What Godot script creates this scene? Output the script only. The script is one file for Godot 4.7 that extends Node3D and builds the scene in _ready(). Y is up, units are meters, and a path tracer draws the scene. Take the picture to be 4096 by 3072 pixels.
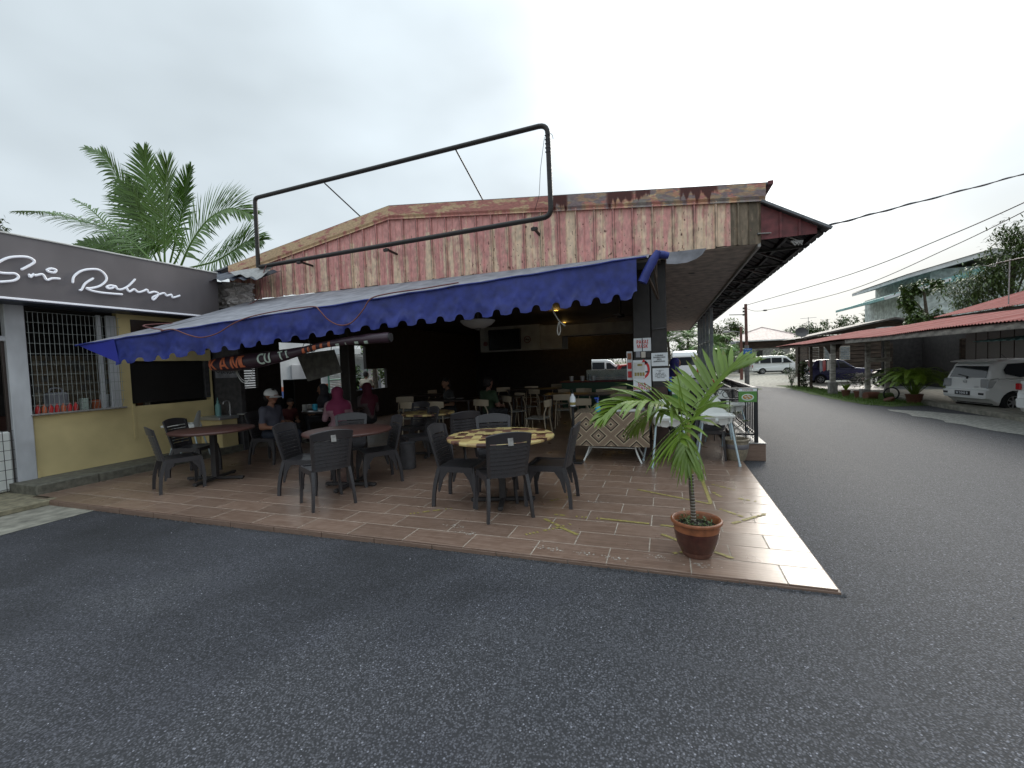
extends Node3D

# ---------------------------------------------------------------- mesh builder
class MB:
	var v := PackedVector3Array()
	var n := PackedVector3Array()
	var uv := PackedVector2Array()
	var cl := PackedColorArray()
	var ix := PackedInt32Array()
	var col := Color.WHITE
	var tip := Color(0, 0, 0, 0)

	func vert(p: Vector3, nn: Vector3, u := Vector2.ZERO) -> int:
		v.append(p); n.append(nn); uv.append(u); cl.append(col)
		return v.size() - 1

	# corners anticlockwise seen from the front
	func tri(a: Vector3, b: Vector3, c: Vector3) -> void:
		var nn := (b - a).cross(c - a).normalized()
		var i := vert(a, nn); vert(b, nn); vert(c, nn)
		ix.append_array([i, i + 2, i + 1])

	func quad(a: Vector3, b: Vector3, c: Vector3, d: Vector3, u0 := Vector2(0, 0), u1 := Vector2(1, 1)) -> void:
		var nn := (c - a).cross(d - b).normalized()
		var i := vert(a, nn, Vector2(u0.x, u1.y)); vert(b, nn, u1); vert(c, nn, Vector2(u1.x, u0.y)); vert(d, nn, u0)
		ix.append_array([i, i + 2, i + 1, i, i + 3, i + 2])

	func box(c: Vector3, s: Vector3, b := Basis()) -> void:
		var x := b.x * s.x * 0.5; var y := b.y * s.y * 0.5; var z := b.z * s.z * 0.5
		quad(c - x - y + z, c + x - y + z, c + x + y + z, c - x + y + z)
		quad(c + x - y - z, c - x - y - z, c - x + y - z, c + x + y - z)
		quad(c + x - y + z, c + x - y - z, c + x + y - z, c + x + y + z)
		quad(c - x - y - z, c - x - y + z, c - x + y + z, c - x + y - z)
		quad(c - x + y + z, c + x + y + z, c + x + y - z, c - x + y - z)
		quad(c - x - y - z, c + x - y - z, c + x - y + z, c - x - y + z)

	# box between two corners
	func bx(a: Vector3, b: Vector3) -> void:
		box((a + b) * 0.5, (b - a).abs())

	# box with chamfered edges
	func cbox(c: Vector3, s: Vector3, ch: float, b := Basis()) -> void:
		var h := s * 0.5
		var ax := [b.x, b.y, b.z]
		var hh := [h.x, h.y, h.z]
		for i in 3:
			var j := (i + 1) % 3; var k := (i + 2) % 3
			for sg in [-1.0, 1.0]:
				var o: Vector3 = c + ax[i] * hh[i] * sg
				var p: Vector3 = ax[j] * (hh[j] - ch) * sg; var q: Vector3 = ax[k] * (hh[k] - ch)
				quad(o - p - q, o + p - q, o + p + q, o - p + q)
			for sj in [-1.0, 1.0]:
				for sk in [-1.0, 1.0]:
					var e: Vector3 = ax[i] * (hh[i] - ch)
					var a1: Vector3 = c + ax[j] * hh[j] * sj + ax[k] * (hh[k] - ch) * sk
					var a2: Vector3 = c + ax[j] * (hh[j] - ch) * sj + ax[k] * hh[k] * sk
					if sj * sk > 0:
						quad(a1 - e, a2 - e, a2 + e, a1 + e)
					else:
						quad(a1 + e, a2 + e, a2 - e, a1 - e)
		for sx in [-1.0, 1.0]:
			for sy in [-1.0, 1.0]:
				for sz in [-1.0, 1.0]:
					var px: Vector3 = c + ax[0] * hh[0] * sx + ax[1] * (hh[1] - ch) * sy + ax[2] * (hh[2] - ch) * sz
					var py: Vector3 = c + ax[0] * (hh[0] - ch) * sx + ax[1] * hh[1] * sy + ax[2] * (hh[2] - ch) * sz
					var pz: Vector3 = c + ax[0] * (hh[0] - ch) * sx + ax[1] * (hh[1] - ch) * sy + ax[2] * hh[2] * sz
					if sx * sy * sz > 0: tri(px, py, pz)
					else: tri(px, pz, py)

	func bar(p: Vector3, q: Vector3, w: float, h: float, up := Vector3.UP) -> void:
		var z := (q - p).normalized()
		if absf(z.dot(up)) > 0.98: up = Vector3.RIGHT
		var x := up.cross(z).normalized()
		box((p + q) * 0.5, Vector3(w, h, p.distance_to(q)), Basis(x, z.cross(x), z))

	# tube along points; r a number or one radius per point
	func tube(pts: Array, r, sides := 8, caps := true) -> void:
		var m := pts.size()
		var up := Vector3.UP
		var prev := Vector3.ZERO
		var base := v.size()
		var len := 0.0
		for i in m:
			var d: Vector3 = (pts[mini(i + 1, m - 1)] - pts[maxi(i - 1, 0)]).normalized()
			var x := prev
			if i == 0:
				x = d.cross(Vector3.UP if absf(d.y) < 0.9 else Vector3.RIGHT).normalized()
			else:
				x = (prev - d * prev.dot(d)).normalized()
				len += pts[i].distance_to(pts[i - 1])
			prev = x
			var y := d.cross(x)
			var rr: float = r[i] if r is Array or r is PackedFloat32Array else r
			for k in sides + 1:
				var a := TAU * k / sides
				var nn := x * cos(a) + y * sin(a)
				vert(pts[i] + nn * rr, nn, Vector2(float(k) / sides, len))
		for i in m - 1:
			for k in sides:
				var a := base + i * (sides + 1) + k
				var b := a + sides + 1
				ix.append_array([a, b, a + 1, b, b + 1, a + 1])
		if caps:
			for e in [0, m - 1]:
				var d: Vector3 = (pts[0] - pts[1]).normalized() if e == 0 else (pts[m - 1] - pts[m - 2]).normalized()
				var c0 := vert(pts[e], d)
				for k in sides + 1:
					vert(v[base + e * (sides + 1) + k], d)
				for k in sides:
					if e == 0: ix.append_array([c0, c0 + 1 + k, c0 + 2 + k])
					else: ix.append_array([c0, c0 + 2 + k, c0 + 1 + k])

	# profile of Vector2(radius, height), from the bottom up along the outside
	func lathe(pr: Array, at: Vector3, sides := 24, b := Basis(), crease := 0.7) -> void:
		for i in pr.size() - 1:
			var p: Vector2 = pr[i]; var q: Vector2 = pr[i + 1]
			if p.is_equal_approx(q): continue
			var t := (q - p).normalized()
			var nn := Vector2(t.y, -t.x)
			var n0 := nn; var n1 := nn
			if i > 0:
				var t0: Vector2 = (p - pr[i - 1]).normalized()
				var m0 := Vector2(t0.y, -t0.x)
				if m0.dot(nn) > crease: n0 = (m0 + nn).normalized()
			if i < pr.size() - 2:
				var t1: Vector2 = (pr[i + 2] - q).normalized()
				var m1 := Vector2(t1.y, -t1.x)
				if m1.dot(nn) > crease: n1 = (m1 + nn).normalized()
			var base := v.size()
			for k in sides + 1:
				var a := TAU * k / sides
				var d := b * Vector3(cos(a), 0, sin(a))
				vert(at + d * p.x + b.y * p.y, (d * n0.x + b.y * n0.y).normalized(), Vector2(float(k) / sides, p.y))
				vert(at + d * q.x + b.y * q.y, (d * n1.x + b.y * n1.y).normalized(), Vector2(float(k) / sides, q.y))
			for k in sides:
				var a := base + k * 2
				ix.append_array([a, a + 2, a + 1, a + 2, a + 3, a + 1])

	# a polygon in the xy plane of xf, pushed out to +z by depth (two faces and sides)
	func prism(pts: PackedVector2Array, xf: Transform3D, depth: float, sides := true) -> void:
		var area := 0.0
		for i in pts.size():
			area += pts[i].cross(pts[(i + 1) % pts.size()])
		if area < 0: pts.reverse()
		var t := Geometry2D.triangulate_polygon(pts)
		for i in range(0, t.size(), 3):
			var a := pts[t[i]]; var b := pts[t[i + 1]]; var c := pts[t[i + 2]]
			if (b - a).cross(c - a) < 0:
				var s := b; b = c; c = s
			tri(xf * Vector3(a.x, a.y, depth), xf * Vector3(b.x, b.y, depth), xf * Vector3(c.x, c.y, depth))
			if sides: tri(xf * Vector3(a.x, a.y, 0), xf * Vector3(c.x, c.y, 0), xf * Vector3(b.x, b.y, 0))
		if sides:
			for i in pts.size():
				var a := pts[i]; var b := pts[(i + 1) % pts.size()]
				quad(xf * Vector3(a.x, a.y, 0), xf * Vector3(b.x, b.y, 0), xf * Vector3(b.x, b.y, depth), xf * Vector3(a.x, a.y, depth))

	# smooth sheet: f(u, w) for u, w in 0..1; anticlockwise with u to the right and w up
	func sheet(f: Callable, nu: int, nw: int, us := 1.0, ws := 1.0) -> void:
		var base := v.size()
		var e := 0.01
		for j in nw + 1:
			for i in nu + 1:
				var u := float(i) / nu; var w := float(j) / nw
				var p: Vector3 = f.call(u, w)
				var du: Vector3 = f.call(minf(u + e, 1), w) - f.call(maxf(u - e, 0), w)
				var dw: Vector3 = f.call(u, minf(w + e, 1)) - f.call(u, maxf(w - e, 0))
				vert(p, du.cross(dw).normalized(), Vector2(u * us, (1 - w) * ws))
		for j in nw:
			for i in nu:
				var a := base + j * (nu + 1) + i
				var b := a + nu + 1
				ix.append_array([a, b + 1, a + 1, a, b, b + 1])

	# leaf blade: folded strip from p along d, drooping; nrm is its upper side
	func blade(p: Vector3, d: Vector3, nrm: Vector3, len: float, wid: float, droop := 0.3, segs := 3, fold := 0.25) -> void:
		var s := d.cross(nrm).normalized()
		var prev := []
		var q := p
		var dir := d.normalized()
		for i in segs + 1:
			var t := float(i) / segs
			var w := wid * sin(PI * clampf(0.12 + 0.88 * t, 0, 1)) ** 0.7 * 0.5 if i < segs else 0.0
			var up := s.cross(dir).normalized()
			var row := [q - s * w + up * fold * w, q, q + s * w + up * fold * w]
			var keep := col
			if i == segs and tip.a > 0.0: col = tip
			if i > 0:
				var n1 := (up + s * fold).normalized(); var n2 := (up - s * fold).normalized()
				var a := vert(prev[0], n1); vert(prev[1], up); vert(row[1], up); vert(row[0], n1)
				ix.append_array([a, a + 2, a + 1, a, a + 3, a + 2])
				a = vert(prev[1], up); vert(prev[2], n2); vert(row[2], n2); vert(row[1], up)
				ix.append_array([a, a + 2, a + 1, a, a + 3, a + 2])
			prev = row
			col = keep
			dir = (dir + Vector3.DOWN * droop / segs * (0.5 + t)).normalized()
			q += dir * len / segs

	func mesh() -> ArrayMesh:
		var m := ArrayMesh.new()
		if v.is_empty(): return m
		var a := []
		a.resize(Mesh.ARRAY_MAX)
		a[Mesh.ARRAY_VERTEX] = v; a[Mesh.ARRAY_NORMAL] = n; a[Mesh.ARRAY_TEX_UV] = uv; a[Mesh.ARRAY_COLOR] = cl; a[Mesh.ARRAY_INDEX] = ix
		m.add_surface_from_arrays(Mesh.PRIMITIVE_TRIANGLES, a)
		return m

# ---------------------------------------------------------------- names and tags
var used := {}
var rng := RandomNumberGenerator.new()

func numbered(s: String) -> String:
	used[s] = used.get(s, -1) + 1
	return s if used[s] == 0 else "%s_%03d" % [s, used[s]]

func tag(o: Node3D, label: String, category: String, group := "") -> Node3D:
	o.set_meta("label", label); o.set_meta("category", category)
	if group: o.set_meta("group", group)
	return o

func thing(called: String, label: String, category: String, at := Vector3.ZERO, turn := 0.0, group := "") -> Node3D:
	var o := Node3D.new()
	o.name = numbered(called); add_child(o)
	o.position = at; o.rotation.y = turn
	return tag(o, label, category, group)

func part(called: String, mb, mat: Material, parent: Node = null, label := "") -> MeshInstance3D:
	var o := MeshInstance3D.new()
	o.mesh = mb.mesh() if mb is MB else mb
	o.material_override = mat
	if parent == null:
		o.name = numbered(called); add_child(o)
	else:
		o.name = called; parent.add_child(o, true)
	if label: o.set_meta("label", label)
	return o

func single(called: String, mb, mat: Material, label: String, category: String, group := "") -> MeshInstance3D:
	var o := part(called, mb, mat)
	tag(o, label, category, group)
	return o

func setting(called: String, mb, mat: Material) -> MeshInstance3D:
	var o := part(called, mb, mat)
	o.set_meta("kind", "structure")
	return o

func dup(root: Node3D, at: Vector3, turn: float, label: String, group := "") -> Node3D:
	var r: Node3D = root.duplicate()
	r.name = numbered(str(root.name).rstrip("0123456789").rstrip("_")); add_child(r)
	r.position = at; r.rotation.y = turn
	r.set_meta("label", label)
	if group: r.set_meta("group", group)
	return r

# ---------------------------------------------------------------- materials
var T := {}
var M := {}

func L(r: float, g: float, b: float) -> Color:
	return Color(r, g, b).linear_to_srgb()

func noise(sd: int, freq: float, type := FastNoiseLite.TYPE_SIMPLEX_SMOOTH, oct := 4) -> FastNoiseLite:
	var f := FastNoiseLite.new()
	f.seed = sd; f.frequency = freq; f.noise_type = type
	f.fractal_octaves = oct
	f.fractal_type = FastNoiseLite.FRACTAL_FBM if oct > 1 else FastNoiseLite.FRACTAL_NONE
	return f

func tex(im: Image) -> ImageTexture:
	im.generate_mipmaps()
	return ImageTexture.create_from_image(im)

# grey image from noise, remapped to lo..hi
func grey(f: FastNoiseLite, w: int, h: int, lo: float, hi: float, gamma := 1.0) -> Image:
	var im := f.get_seamless_image(w, h)
	im.convert(Image.FORMAT_L8)
	var d := im.get_data()
	var lut := PackedByteArray()
	lut.resize(256)
	for i in 256: lut[i] = int(clampf(lo + (hi - lo) * pow(i / 255.0, gamma), 0, 1) * 255)
	for i in d.size(): d[i] = lut[d[i]]
	return Image.create_from_data(w, h, false, Image.FORMAT_L8, d)

func mat(c: Color, rough := 0.7, t := "", sc := Vector3.ONE, world := false) -> StandardMaterial3D:
	var m := StandardMaterial3D.new()
	m.albedo_color = c; m.roughness = rough
	m.cull_mode = BaseMaterial3D.CULL_DISABLED
	if t:
		m.albedo_texture = T[t]
		m.uv1_triplanar = true; m.uv1_world_triplanar = world
		m.uv1_scale = sc
	return m

func relief(m: StandardMaterial3D, t: String, cm: float) -> StandardMaterial3D:
	m.heightmap_enabled = true; m.heightmap_texture = T[t]; m.heightmap_scale = cm
	return m

func glass(c: Color, a := 0.25) -> StandardMaterial3D:
	var m := StandardMaterial3D.new()
	m.albedo_color = Color(c, a); m.transparency = BaseMaterial3D.TRANSPARENCY_ALPHA; m.roughness = 0.05
	m.cull_mode = BaseMaterial3D.CULL_DISABLED
	return m

func leafmat(c: Color, back: Color, rough := 0.45) -> StandardMaterial3D:
	var m := mat(c, rough)
	m.backlight_enabled = true; m.backlight = back
	m.vertex_color_use_as_albedo = true
	return m

func textures() -> void:
	T.grime = tex(grey(noise(3, 0.012, FastNoiseLite.TYPE_SIMPLEX_SMOOTH, 5), 512, 512, 0.62, 1.0, 0.8))
	T.soft = tex(grey(noise(5, 0.006, FastNoiseLite.TYPE_SIMPLEX_SMOOTH, 4), 256, 256, 0.82, 1.0))
	T.fine = tex(grey(noise(7, 0.2, FastNoiseLite.TYPE_SIMPLEX_SMOOTH, 2), 256, 256, 0.75, 1.0))
	T.bump = tex(grey(noise(9, 0.05, FastNoiseLite.TYPE_SIMPLEX_SMOOTH, 5), 512, 512, 0.0, 1.0))
	# streaky rust: tall stretched noise
	var st := grey(noise(11, 0.02, FastNoiseLite.TYPE_SIMPLEX_SMOOTH, 5), 64, 512, 0.5, 1.0)
	st.resize(512, 512, Image.INTERPOLATE_CUBIC)
	T.streak = tex(st)
	# wood print of the floor tiles: grain along u
	var n1 := noise(21, 0.06, FastNoiseLite.TYPE_SIMPLEX_SMOOTH, 4).get_seamless_image(24, 1024)
	n1.resize(1024, 1024, Image.INTERPOLATE_CUBIC)
	var n2 := grey(noise(22, 0.008, FastNoiseLite.TYPE_SIMPLEX_SMOOTH, 3), 1024, 1024, 0.0, 1.0)
	n1.convert(Image.FORMAT_L8)
	var a := n1.get_data(); var b := n2.get_data()
	var o := PackedByteArray(); o.resize(a.size() * 3)
	for i in a.size():
		var g := a[i] / 255.0 * 0.75 + b[i] / 255.0 * 0.25
		g = smoothstep(0.22, 0.8, g)
		o[i * 3] = int(255 * (0.80 + 0.17 * g)); o[i * 3 + 1] = int(255 * (0.76 + 0.20 * g)); o[i * 3 + 2] = int(255 * (0.73 + 0.22 * g))
	T.wood = tex(Image.create_from_data(1024, 1024, false, Image.FORMAT_RGB8, o))
	asphalt_textures()
	paint_textures()
	cloth_textures()

func asphalt_textures() -> void:
	var w := 1024
	var fd := noise(31, 0.17, FastNoiseLite.TYPE_CELLULAR, 1)
	fd.cellular_return_type = FastNoiseLite.RETURN_DISTANCE
	fd.cellular_jitter = 0.9
	var fv := noise(31, 0.17, FastNoiseLite.TYPE_CELLULAR, 1)
	fv.cellular_return_type = FastNoiseLite.RETURN_CELL_VALUE
	fv.cellular_jitter = 0.9
	var di := fd.get_seamless_image(w, w); di.convert(Image.FORMAT_L8)
	var ci := fv.get_seamless_image(w, w); ci.convert(Image.FORMAT_L8)
	var fi := noise(33, 0.11, FastNoiseLite.TYPE_SIMPLEX_SMOOTH, 3).get_seamless_image(w, w); fi.convert(Image.FORMAT_L8)
	var d := di.get_data(); var c := ci.get_data(); var f := fi.get_data()
	var col := PackedByteArray(); col.resize(w * w * 3)
	var hgt := PackedByteArray(); hgt.resize(w * w)
	for i in w * w:
		var dd := d[i] / 255.0; var cv := c[i] / 255.0; var ff := f[i] / 255.0
		var stone := 1.0 - smoothstep(0.35, 0.62, dd + (ff - 0.5) * 0.35)
		var tone := 0.28 + 0.21 * cv * cv + 0.12 * (ff - 0.5)
		if cv > 0.985: tone += 0.16
		var g := 0.215 + (tone - 0.215) * stone * smoothstep(0.15, 0.45, cv)
		col[i * 3] = int(255 * clampf(g, 0, 1)); col[i * 3 + 1] = int(255 * clampf(g * 1.0, 0, 1)); col[i * 3 + 2] = int(255 * clampf(g * 1.035, 0, 1))
		hgt[i] = int(255 * clampf((1.0 - dd) * (0.35 + 0.65 * cv) * 0.8 + 0.2 * ff, 0, 1))
	T.asphalt = tex(Image.create_from_data(w, w, false, Image.FORMAT_RGB8, col))
	T.asphalt_h = tex(Image.create_from_data(w, w, false, Image.FORMAT_L8, hgt))

# weathered paint of the metal fascia (x -8.56..1.30, y 3.10..4.55) and of its cap
func paint_textures() -> void:
	var w := 2048; var h := 224
	var na := noise(41, 0.012, FastNoiseLite.TYPE_SIMPLEX_SMOOTH, 5)
	var nb := noise(42, 0.05, FastNoiseLite.TYPE_SIMPLEX_SMOOTH, 4)
	var nc := noise(43, 0.004, FastNoiseLite.TYPE_SIMPLEX_SMOOTH, 2)
	var nd := noise(44, 0.09, FastNoiseLite.TYPE_SIMPLEX_SMOOTH, 3)
	var o := PackedByteArray(); o.resize(w * h * 3)
	for y in h:
		var v := 1.0 - float(y) / h
		for x in w:
			var u := float(x) / w
			var k := floorf(u * 9.86 / 0.28)
			var pan := fposmod(sin(k * 91.7) * 437.5, 1.0)
			# long vertical streaks, more worn low down and to the right
			var s := na.get_noise_2d(x * 2.2, y * 0.10) * 0.9 + nb.get_noise_2d(x * 1.1, y * 0.12) * 0.5 + nb.get_noise_2d(x * 0.8, y * 0.7) * 0.28 + (pan - 0.5) * 0.16
			var worn := 0.50 * (0.42 - v) + 0.10 * smoothstep(0.5, 0.75, u) + nc.get_noise_2d(x, y) * 0.30 - 0.13
			if v > 0.60 - 0.22 * absf(u - 0.4) and u > 0.10 and u < 0.66: worn -= 0.5
			var cream := 0.06 + 0.90 * smoothstep(-0.25, 0.36, s + worn)
			var pale := nd.get_noise_2d(x, y * 0.6)
			var r := lerpf(0.835, 0.90, cream); var g := lerpf(0.585, 0.795, cream); var b := lerpf(0.565, 0.685, cream)
			var tv := 1.0 + pale * 0.10 + nb.get_noise_2d(x * 0.6 + 900, y * 0.6) * 0.10
			if absf(s + worn - 0.02) < 0.05: tv *= 0.93
			# worn seams, darkened to paint in the shading of the ribs
			var sx := fposmod(u * 9.86, 0.28)
			if sx < 0.012 or sx > 0.270: tv *= 0.70 + 0.15 * pale
			elif sx < 0.034 and sx > 0.022: tv *= 0.84
			r *= tv; g *= tv; b *= tv
			# bare flakes
			var fl := smoothstep(0.72, 0.80, nb.get_noise_2d(x * 1.7 + 300, y * 0.7 + 500) * 1.2 + 0.16 * (1.0 - v) - 0.10)
			if u > 0.55 and u < 0.9: fl = maxf(fl, smoothstep(0.66, 0.74, nd.get_noise_2d(x * 0.8, y * 0.5) * 1.2 + 0.40 * (0.25 - v)))
			r = lerpf(r, 0.36, fl); g = lerpf(g, 0.22, fl); b = lerpf(b, 0.19, fl)
			if u > 0.957 and fl < 0.3:
				var q := 0.36 + 0.06 * pale
				var e := smoothstep(0.1, 0.4, s + 0.05)
				r = lerpf(q * 1.06, r, e * 0.25); g = lerpf(q * 0.93, g, e * 0.25); b = lerpf(q * 0.76, b, e * 0.25)
			var i := (y * w + x) * 3
			o[i] = int(255 * clampf(r, 0, 1)); o[i + 1] = int(255 * clampf(g, 0, 1)); o[i + 2] = int(255 * clampf(b, 0, 1))
	T.paint = tex(Image.create_from_data(w, h, false, Image.FORMAT_RGB8, o))
	w = 1536; h = 64
	o = PackedByteArray(); o.resize(w * h * 3)
	for y in h:
		var v := 1.0 - float(y) / h
		for x in w:
			var u := float(x) / w
			var s := na.get_noise_2d(x * 1.2 + 700, y * 2.0) + 0.5 * nb.get_noise_2d(x, y * 2.0)
			var c := Color(0.70, 0.46, 0.42)
			var och := smoothstep(-0.05, 0.25, s + (0.35 if u < 0.40 else -0.1))
			c = c.lerp(Color(0.80, 0.70, 0.54), och * 0.85)
			if u > 0.70:
				var bl := smoothstep(-0.12, 0.02, na.get_noise_2d(x * 1.4 + 99, y * 1.2 + 31) + 0.12)
				c = c.lerp(Color(0.44, 0.44, 0.46), bl * 0.7)
				var oc2 := smoothstep(0.05, 0.2, nb.get_noise_2d(x * 0.5 + 40, y * 1.0) + 0.04)
				c = c.lerp(Color(0.72, 0.57, 0.42), oc2 * 0.6)
				# runs of dark red rust from the top
				var bank := 0.0
				for spot in [Vector3(0.715, 0.014, 0.2), Vector3(0.807, 0.022, 0.35), Vector3(0.84, 0.012, 0.6), Vector3(0.905, 0.016, 0.3), Vector3(0.928, 0.014, 0.45)]:
					bank = maxf(bank, (1.0 - smoothstep(spot.y * 0.7, spot.y, absf(u - spot.x))) * smoothstep(spot.z - 0.15, spot.z + 0.1, v + 0.7 * na.get_noise_2d(x * 5.0, 3.0)))
				c = c.lerp(Color(0.30, 0.11, 0.08), bank)
			var tv := 1.0 + 0.12 * nd.get_noise_2d(x, y)
			var i := (y * w + x) * 3
			o[i] = int(255 * clampf(c.r * tv, 0, 1)); o[i + 1] = int(255 * clampf(c.g * tv, 0, 1)); o[i + 2] = int(255 * clampf(c.b * tv, 0, 1))
	T.cap = tex(Image.create_from_data(w, h, false, Image.FORMAT_RGB8, o))

func cloth_textures() -> void:
	# woven zigzag-and-diamond cloth
	var w := 256
	var im := Image.create(w, w, false, Image.FORMAT_RGB8)
	var nf := noise(51, 0.3, FastNoiseLite.TYPE_SIMPLEX_SMOOTH, 2)
	for y in w:
		for x in w:
			var p := Vector2(float(x) / w, float(y) / w)
			var d := absf(p.x - 0.5) + absf(p.y - 0.5)
			if d > 0.5: d = 1.0 - d
			var step := fposmod(d * 10.0, 2.5)
			var c := Color(0.52, 0.45, 0.38)
			var wv := 0.05 if (x / 3 + y / 3) % 2 == 0 else 0.0
			if step < 0.62: c = Color(0.17, 0.13, 0.11)
			elif step < 1.15: c = Color(0.74, 0.68, 0.58) - Color(wv, wv, wv) * 2.0
			c = c * (1.0 + 0.12 * nf.get_noise_2d(x, y))
			im.set_pixel(x, y, c)
	T.zigzag = tex(im)
	# mottled table cover: brown and cream patches
	im = Image.create(w, w, false, Image.FORMAT_RGB8)
	var n2 := noise(52, 0.018, FastNoiseLite.TYPE_CELLULAR, 1)
	n2.cellular_return_type = FastNoiseLite.RETURN_CELL_VALUE
	n2.cellular_jitter = 0.7
	var wob := noise(53, 0.02)
	for y in w:
		for x in w:
			var q := Vector2(x, y * 1.0)
			var cx := floori(q.x / 21.3 + 0.12 * wob.get_noise_2d(x, y)); var cy := floori(q.y / 21.3 + 0.12 * wob.get_noise_2d(x + 50, y))
			var k := posmod(cx * 5 + cy * 3 + (cx * cy) % 4, 5)
			var c := Color(0.74, 0.66, 0.44)
			if k == 1 or k == 3: c = Color(0.45, 0.32, 0.26)
			elif k == 4: c = Color(0.64, 0.54, 0.36)
			if Vector2(fposmod(q.x, 64.0) - 32, fposmod(q.y + 64.0 * (int(q.x / 64) % 2) * 0.5, 64.0) - 32).length() < 13: c = Color(0.25, 0.14, 0.10)
			im.set_pixel(x, y, c)
	T.mottle = tex(im)

func materials() -> void:
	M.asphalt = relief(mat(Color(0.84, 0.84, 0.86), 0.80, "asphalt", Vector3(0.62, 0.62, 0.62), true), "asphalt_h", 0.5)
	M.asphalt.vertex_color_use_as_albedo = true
	M.chip = mat(L(0.10, 0.10, 0.11), 0.6)
	M.chip.vertex_color_use_as_albedo = true
	M.concrete = relief(mat(L(0.36, 0.34, 0.28), 0.85, "grime", Vector3(0.7, 0.7, 0.7), true), "bump", 0.3)
	M.step = relief(mat(L(0.20, 0.19, 0.15), 0.8, "grime", Vector3(1.2, 1.2, 1.2), true), "bump", 0.3)
	M.slab = relief(mat(L(0.34, 0.30, 0.20), 0.85, "grime", Vector3(1.2, 1.2, 1.2), true), "bump", 0.4)
	M.grout = mat(L(0.58, 0.50, 0.41), 0.8, "grime", Vector3(2, 2, 2), true)
	for i in 5:
		var k: float = [1.0, 0.88, 1.1, 0.95, 1.04][i]
		var m := mat(L(0.285 * k, 0.198 * k, 0.155 * k), 0.30, "wood", Vector3(1.1, 1.1, 0.9), true)
		m.uv1_offset = Vector3(i * 0.37, 0, i * 0.61)
		m.roughness_texture = T.soft; m.roughness = 0.33; m.metallic_specular = 0.5
		M["tile%d" % i] = m
	M.riser = mat(L(0.26, 0.18, 0.14), 0.5, "wood", Vector3(1.1, 4.0, 0.9), true)
	M.paint = StandardMaterial3D.new(); M.paint.albedo_texture = T.paint; M.paint.roughness = 0.6; M.paint.cull_mode = BaseMaterial3D.CULL_DISABLED
	M.cap = StandardMaterial3D.new(); M.cap.albedo_texture = T.cap; M.cap.roughness = 0.55; M.cap.cull_mode = BaseMaterial3D.CULL_DISABLED
	M.redmetal = mat(L(0.24, 0.055, 0.06), 0.5, "grime", Vector3(1, 1, 1))
	M.roof = mat(L(0.22, 0.23, 0.25), 0.5, "grime", Vector3(1, 1, 1))
	M.darkmetal = mat(L(0.035, 0.033, 0.04), 0.5, "grime", Vector3(1, 1, 1))
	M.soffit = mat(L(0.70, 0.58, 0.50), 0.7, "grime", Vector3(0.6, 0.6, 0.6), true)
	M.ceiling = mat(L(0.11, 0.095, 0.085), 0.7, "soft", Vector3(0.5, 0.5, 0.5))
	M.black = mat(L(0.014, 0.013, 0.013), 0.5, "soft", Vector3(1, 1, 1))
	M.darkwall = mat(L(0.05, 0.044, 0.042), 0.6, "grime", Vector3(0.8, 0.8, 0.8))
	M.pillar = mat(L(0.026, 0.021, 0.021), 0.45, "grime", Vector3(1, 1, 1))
	M.brownpillar = mat(L(0.06, 0.028, 0.022), 0.45, "grime", Vector3(1, 1, 1))
	M.greywall = mat(L(0.09, 0.085, 0.09), 0.6, "grime", Vector3(1, 1, 1))
	M.trim = mat(L(0.42, 0.40, 0.38), 0.5, "grime", Vector3(2, 2, 2))
	M.bulkhead = mat(L(0.40, 0.39, 0.37), 0.7, "soft", Vector3.ONE)
	M.white = mat(L(0.74, 0.74, 0.72), 0.45, "soft", Vector3(2, 2, 2))
	M.whiteplastic = mat(L(0.72, 0.73, 0.70), 0.3)
	M.paper = mat(L(0.72, 0.75, 0.78), 0.8)
	M.yellow = relief(mat(L(0.80, 0.65, 0.33), 0.75, "soft", Vector3(0.45, 0.45, 0.45), true), "bump", 0.15)
	M.postwhite = mat(L(0.62, 0.63, 0.66), 0.5, "soft", Vector3(1.5, 0.6, 1.5), true)
	M.signboard = mat(L(0.165, 0.150, 0.158), 0.42, "soft", Vector3(0.6, 0.3, 0.6))
	M.signwhite = mat(L(0.85, 0.86, 0.9), 0.4)
	M.signwhite.emission_enabled = true; M.signwhite.emission = Color(0.9, 0.92, 1.0); M.signwhite.emission_energy_multiplier = 0.12
	M.blue = mat(L(0.028, 0.046, 0.29), 0.55, "grime", Vector3(0.8, 0.8, 0.8), true)
	M.bluelit = mat(L(0.030, 0.040, 0.36), 0.5, "soft", Vector3.ONE)  # valance cloth again, its brighter lighting put into the colour
	M.greyfabric = mat(L(0.36, 0.36, 0.40), 0.8, "grime", Vector3(0.5, 0.5, 0.5), true)
	M.pipe = mat(L(0.03, 0.022, 0.02), 0.5, "streak", Vector3(3, 3, 3), true)
	M.rope = mat(L(0.17, 0.06, 0.055), 0.7)
	M.whiterope = mat(L(0.6, 0.6, 0.58), 0.8)
	M.plum = mat(L(0.055, 0.03, 0.045), 0.35, "soft", Vector3(3, 3, 3))
	M.orange = mat(L(0.60, 0.16, 0.07), 0.5)
	M.mint = mat(L(0.55, 0.66, 0.58), 0.5)
	M.chair = relief(mat(L(0.052, 0.048, 0.052), 0.34, "fine", Vector3(4, 4, 4)), "bump", 0.05)
	M.chairb = mat(L(0.05, 0.042, 0.040), 0.38, "fine", Vector3(4, 4, 4))
	M.beige = mat(L(0.46, 0.38, 0.27), 0.4)
	M.paleseat = mat(L(0.30, 0.30, 0.28), 0.4)
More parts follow.
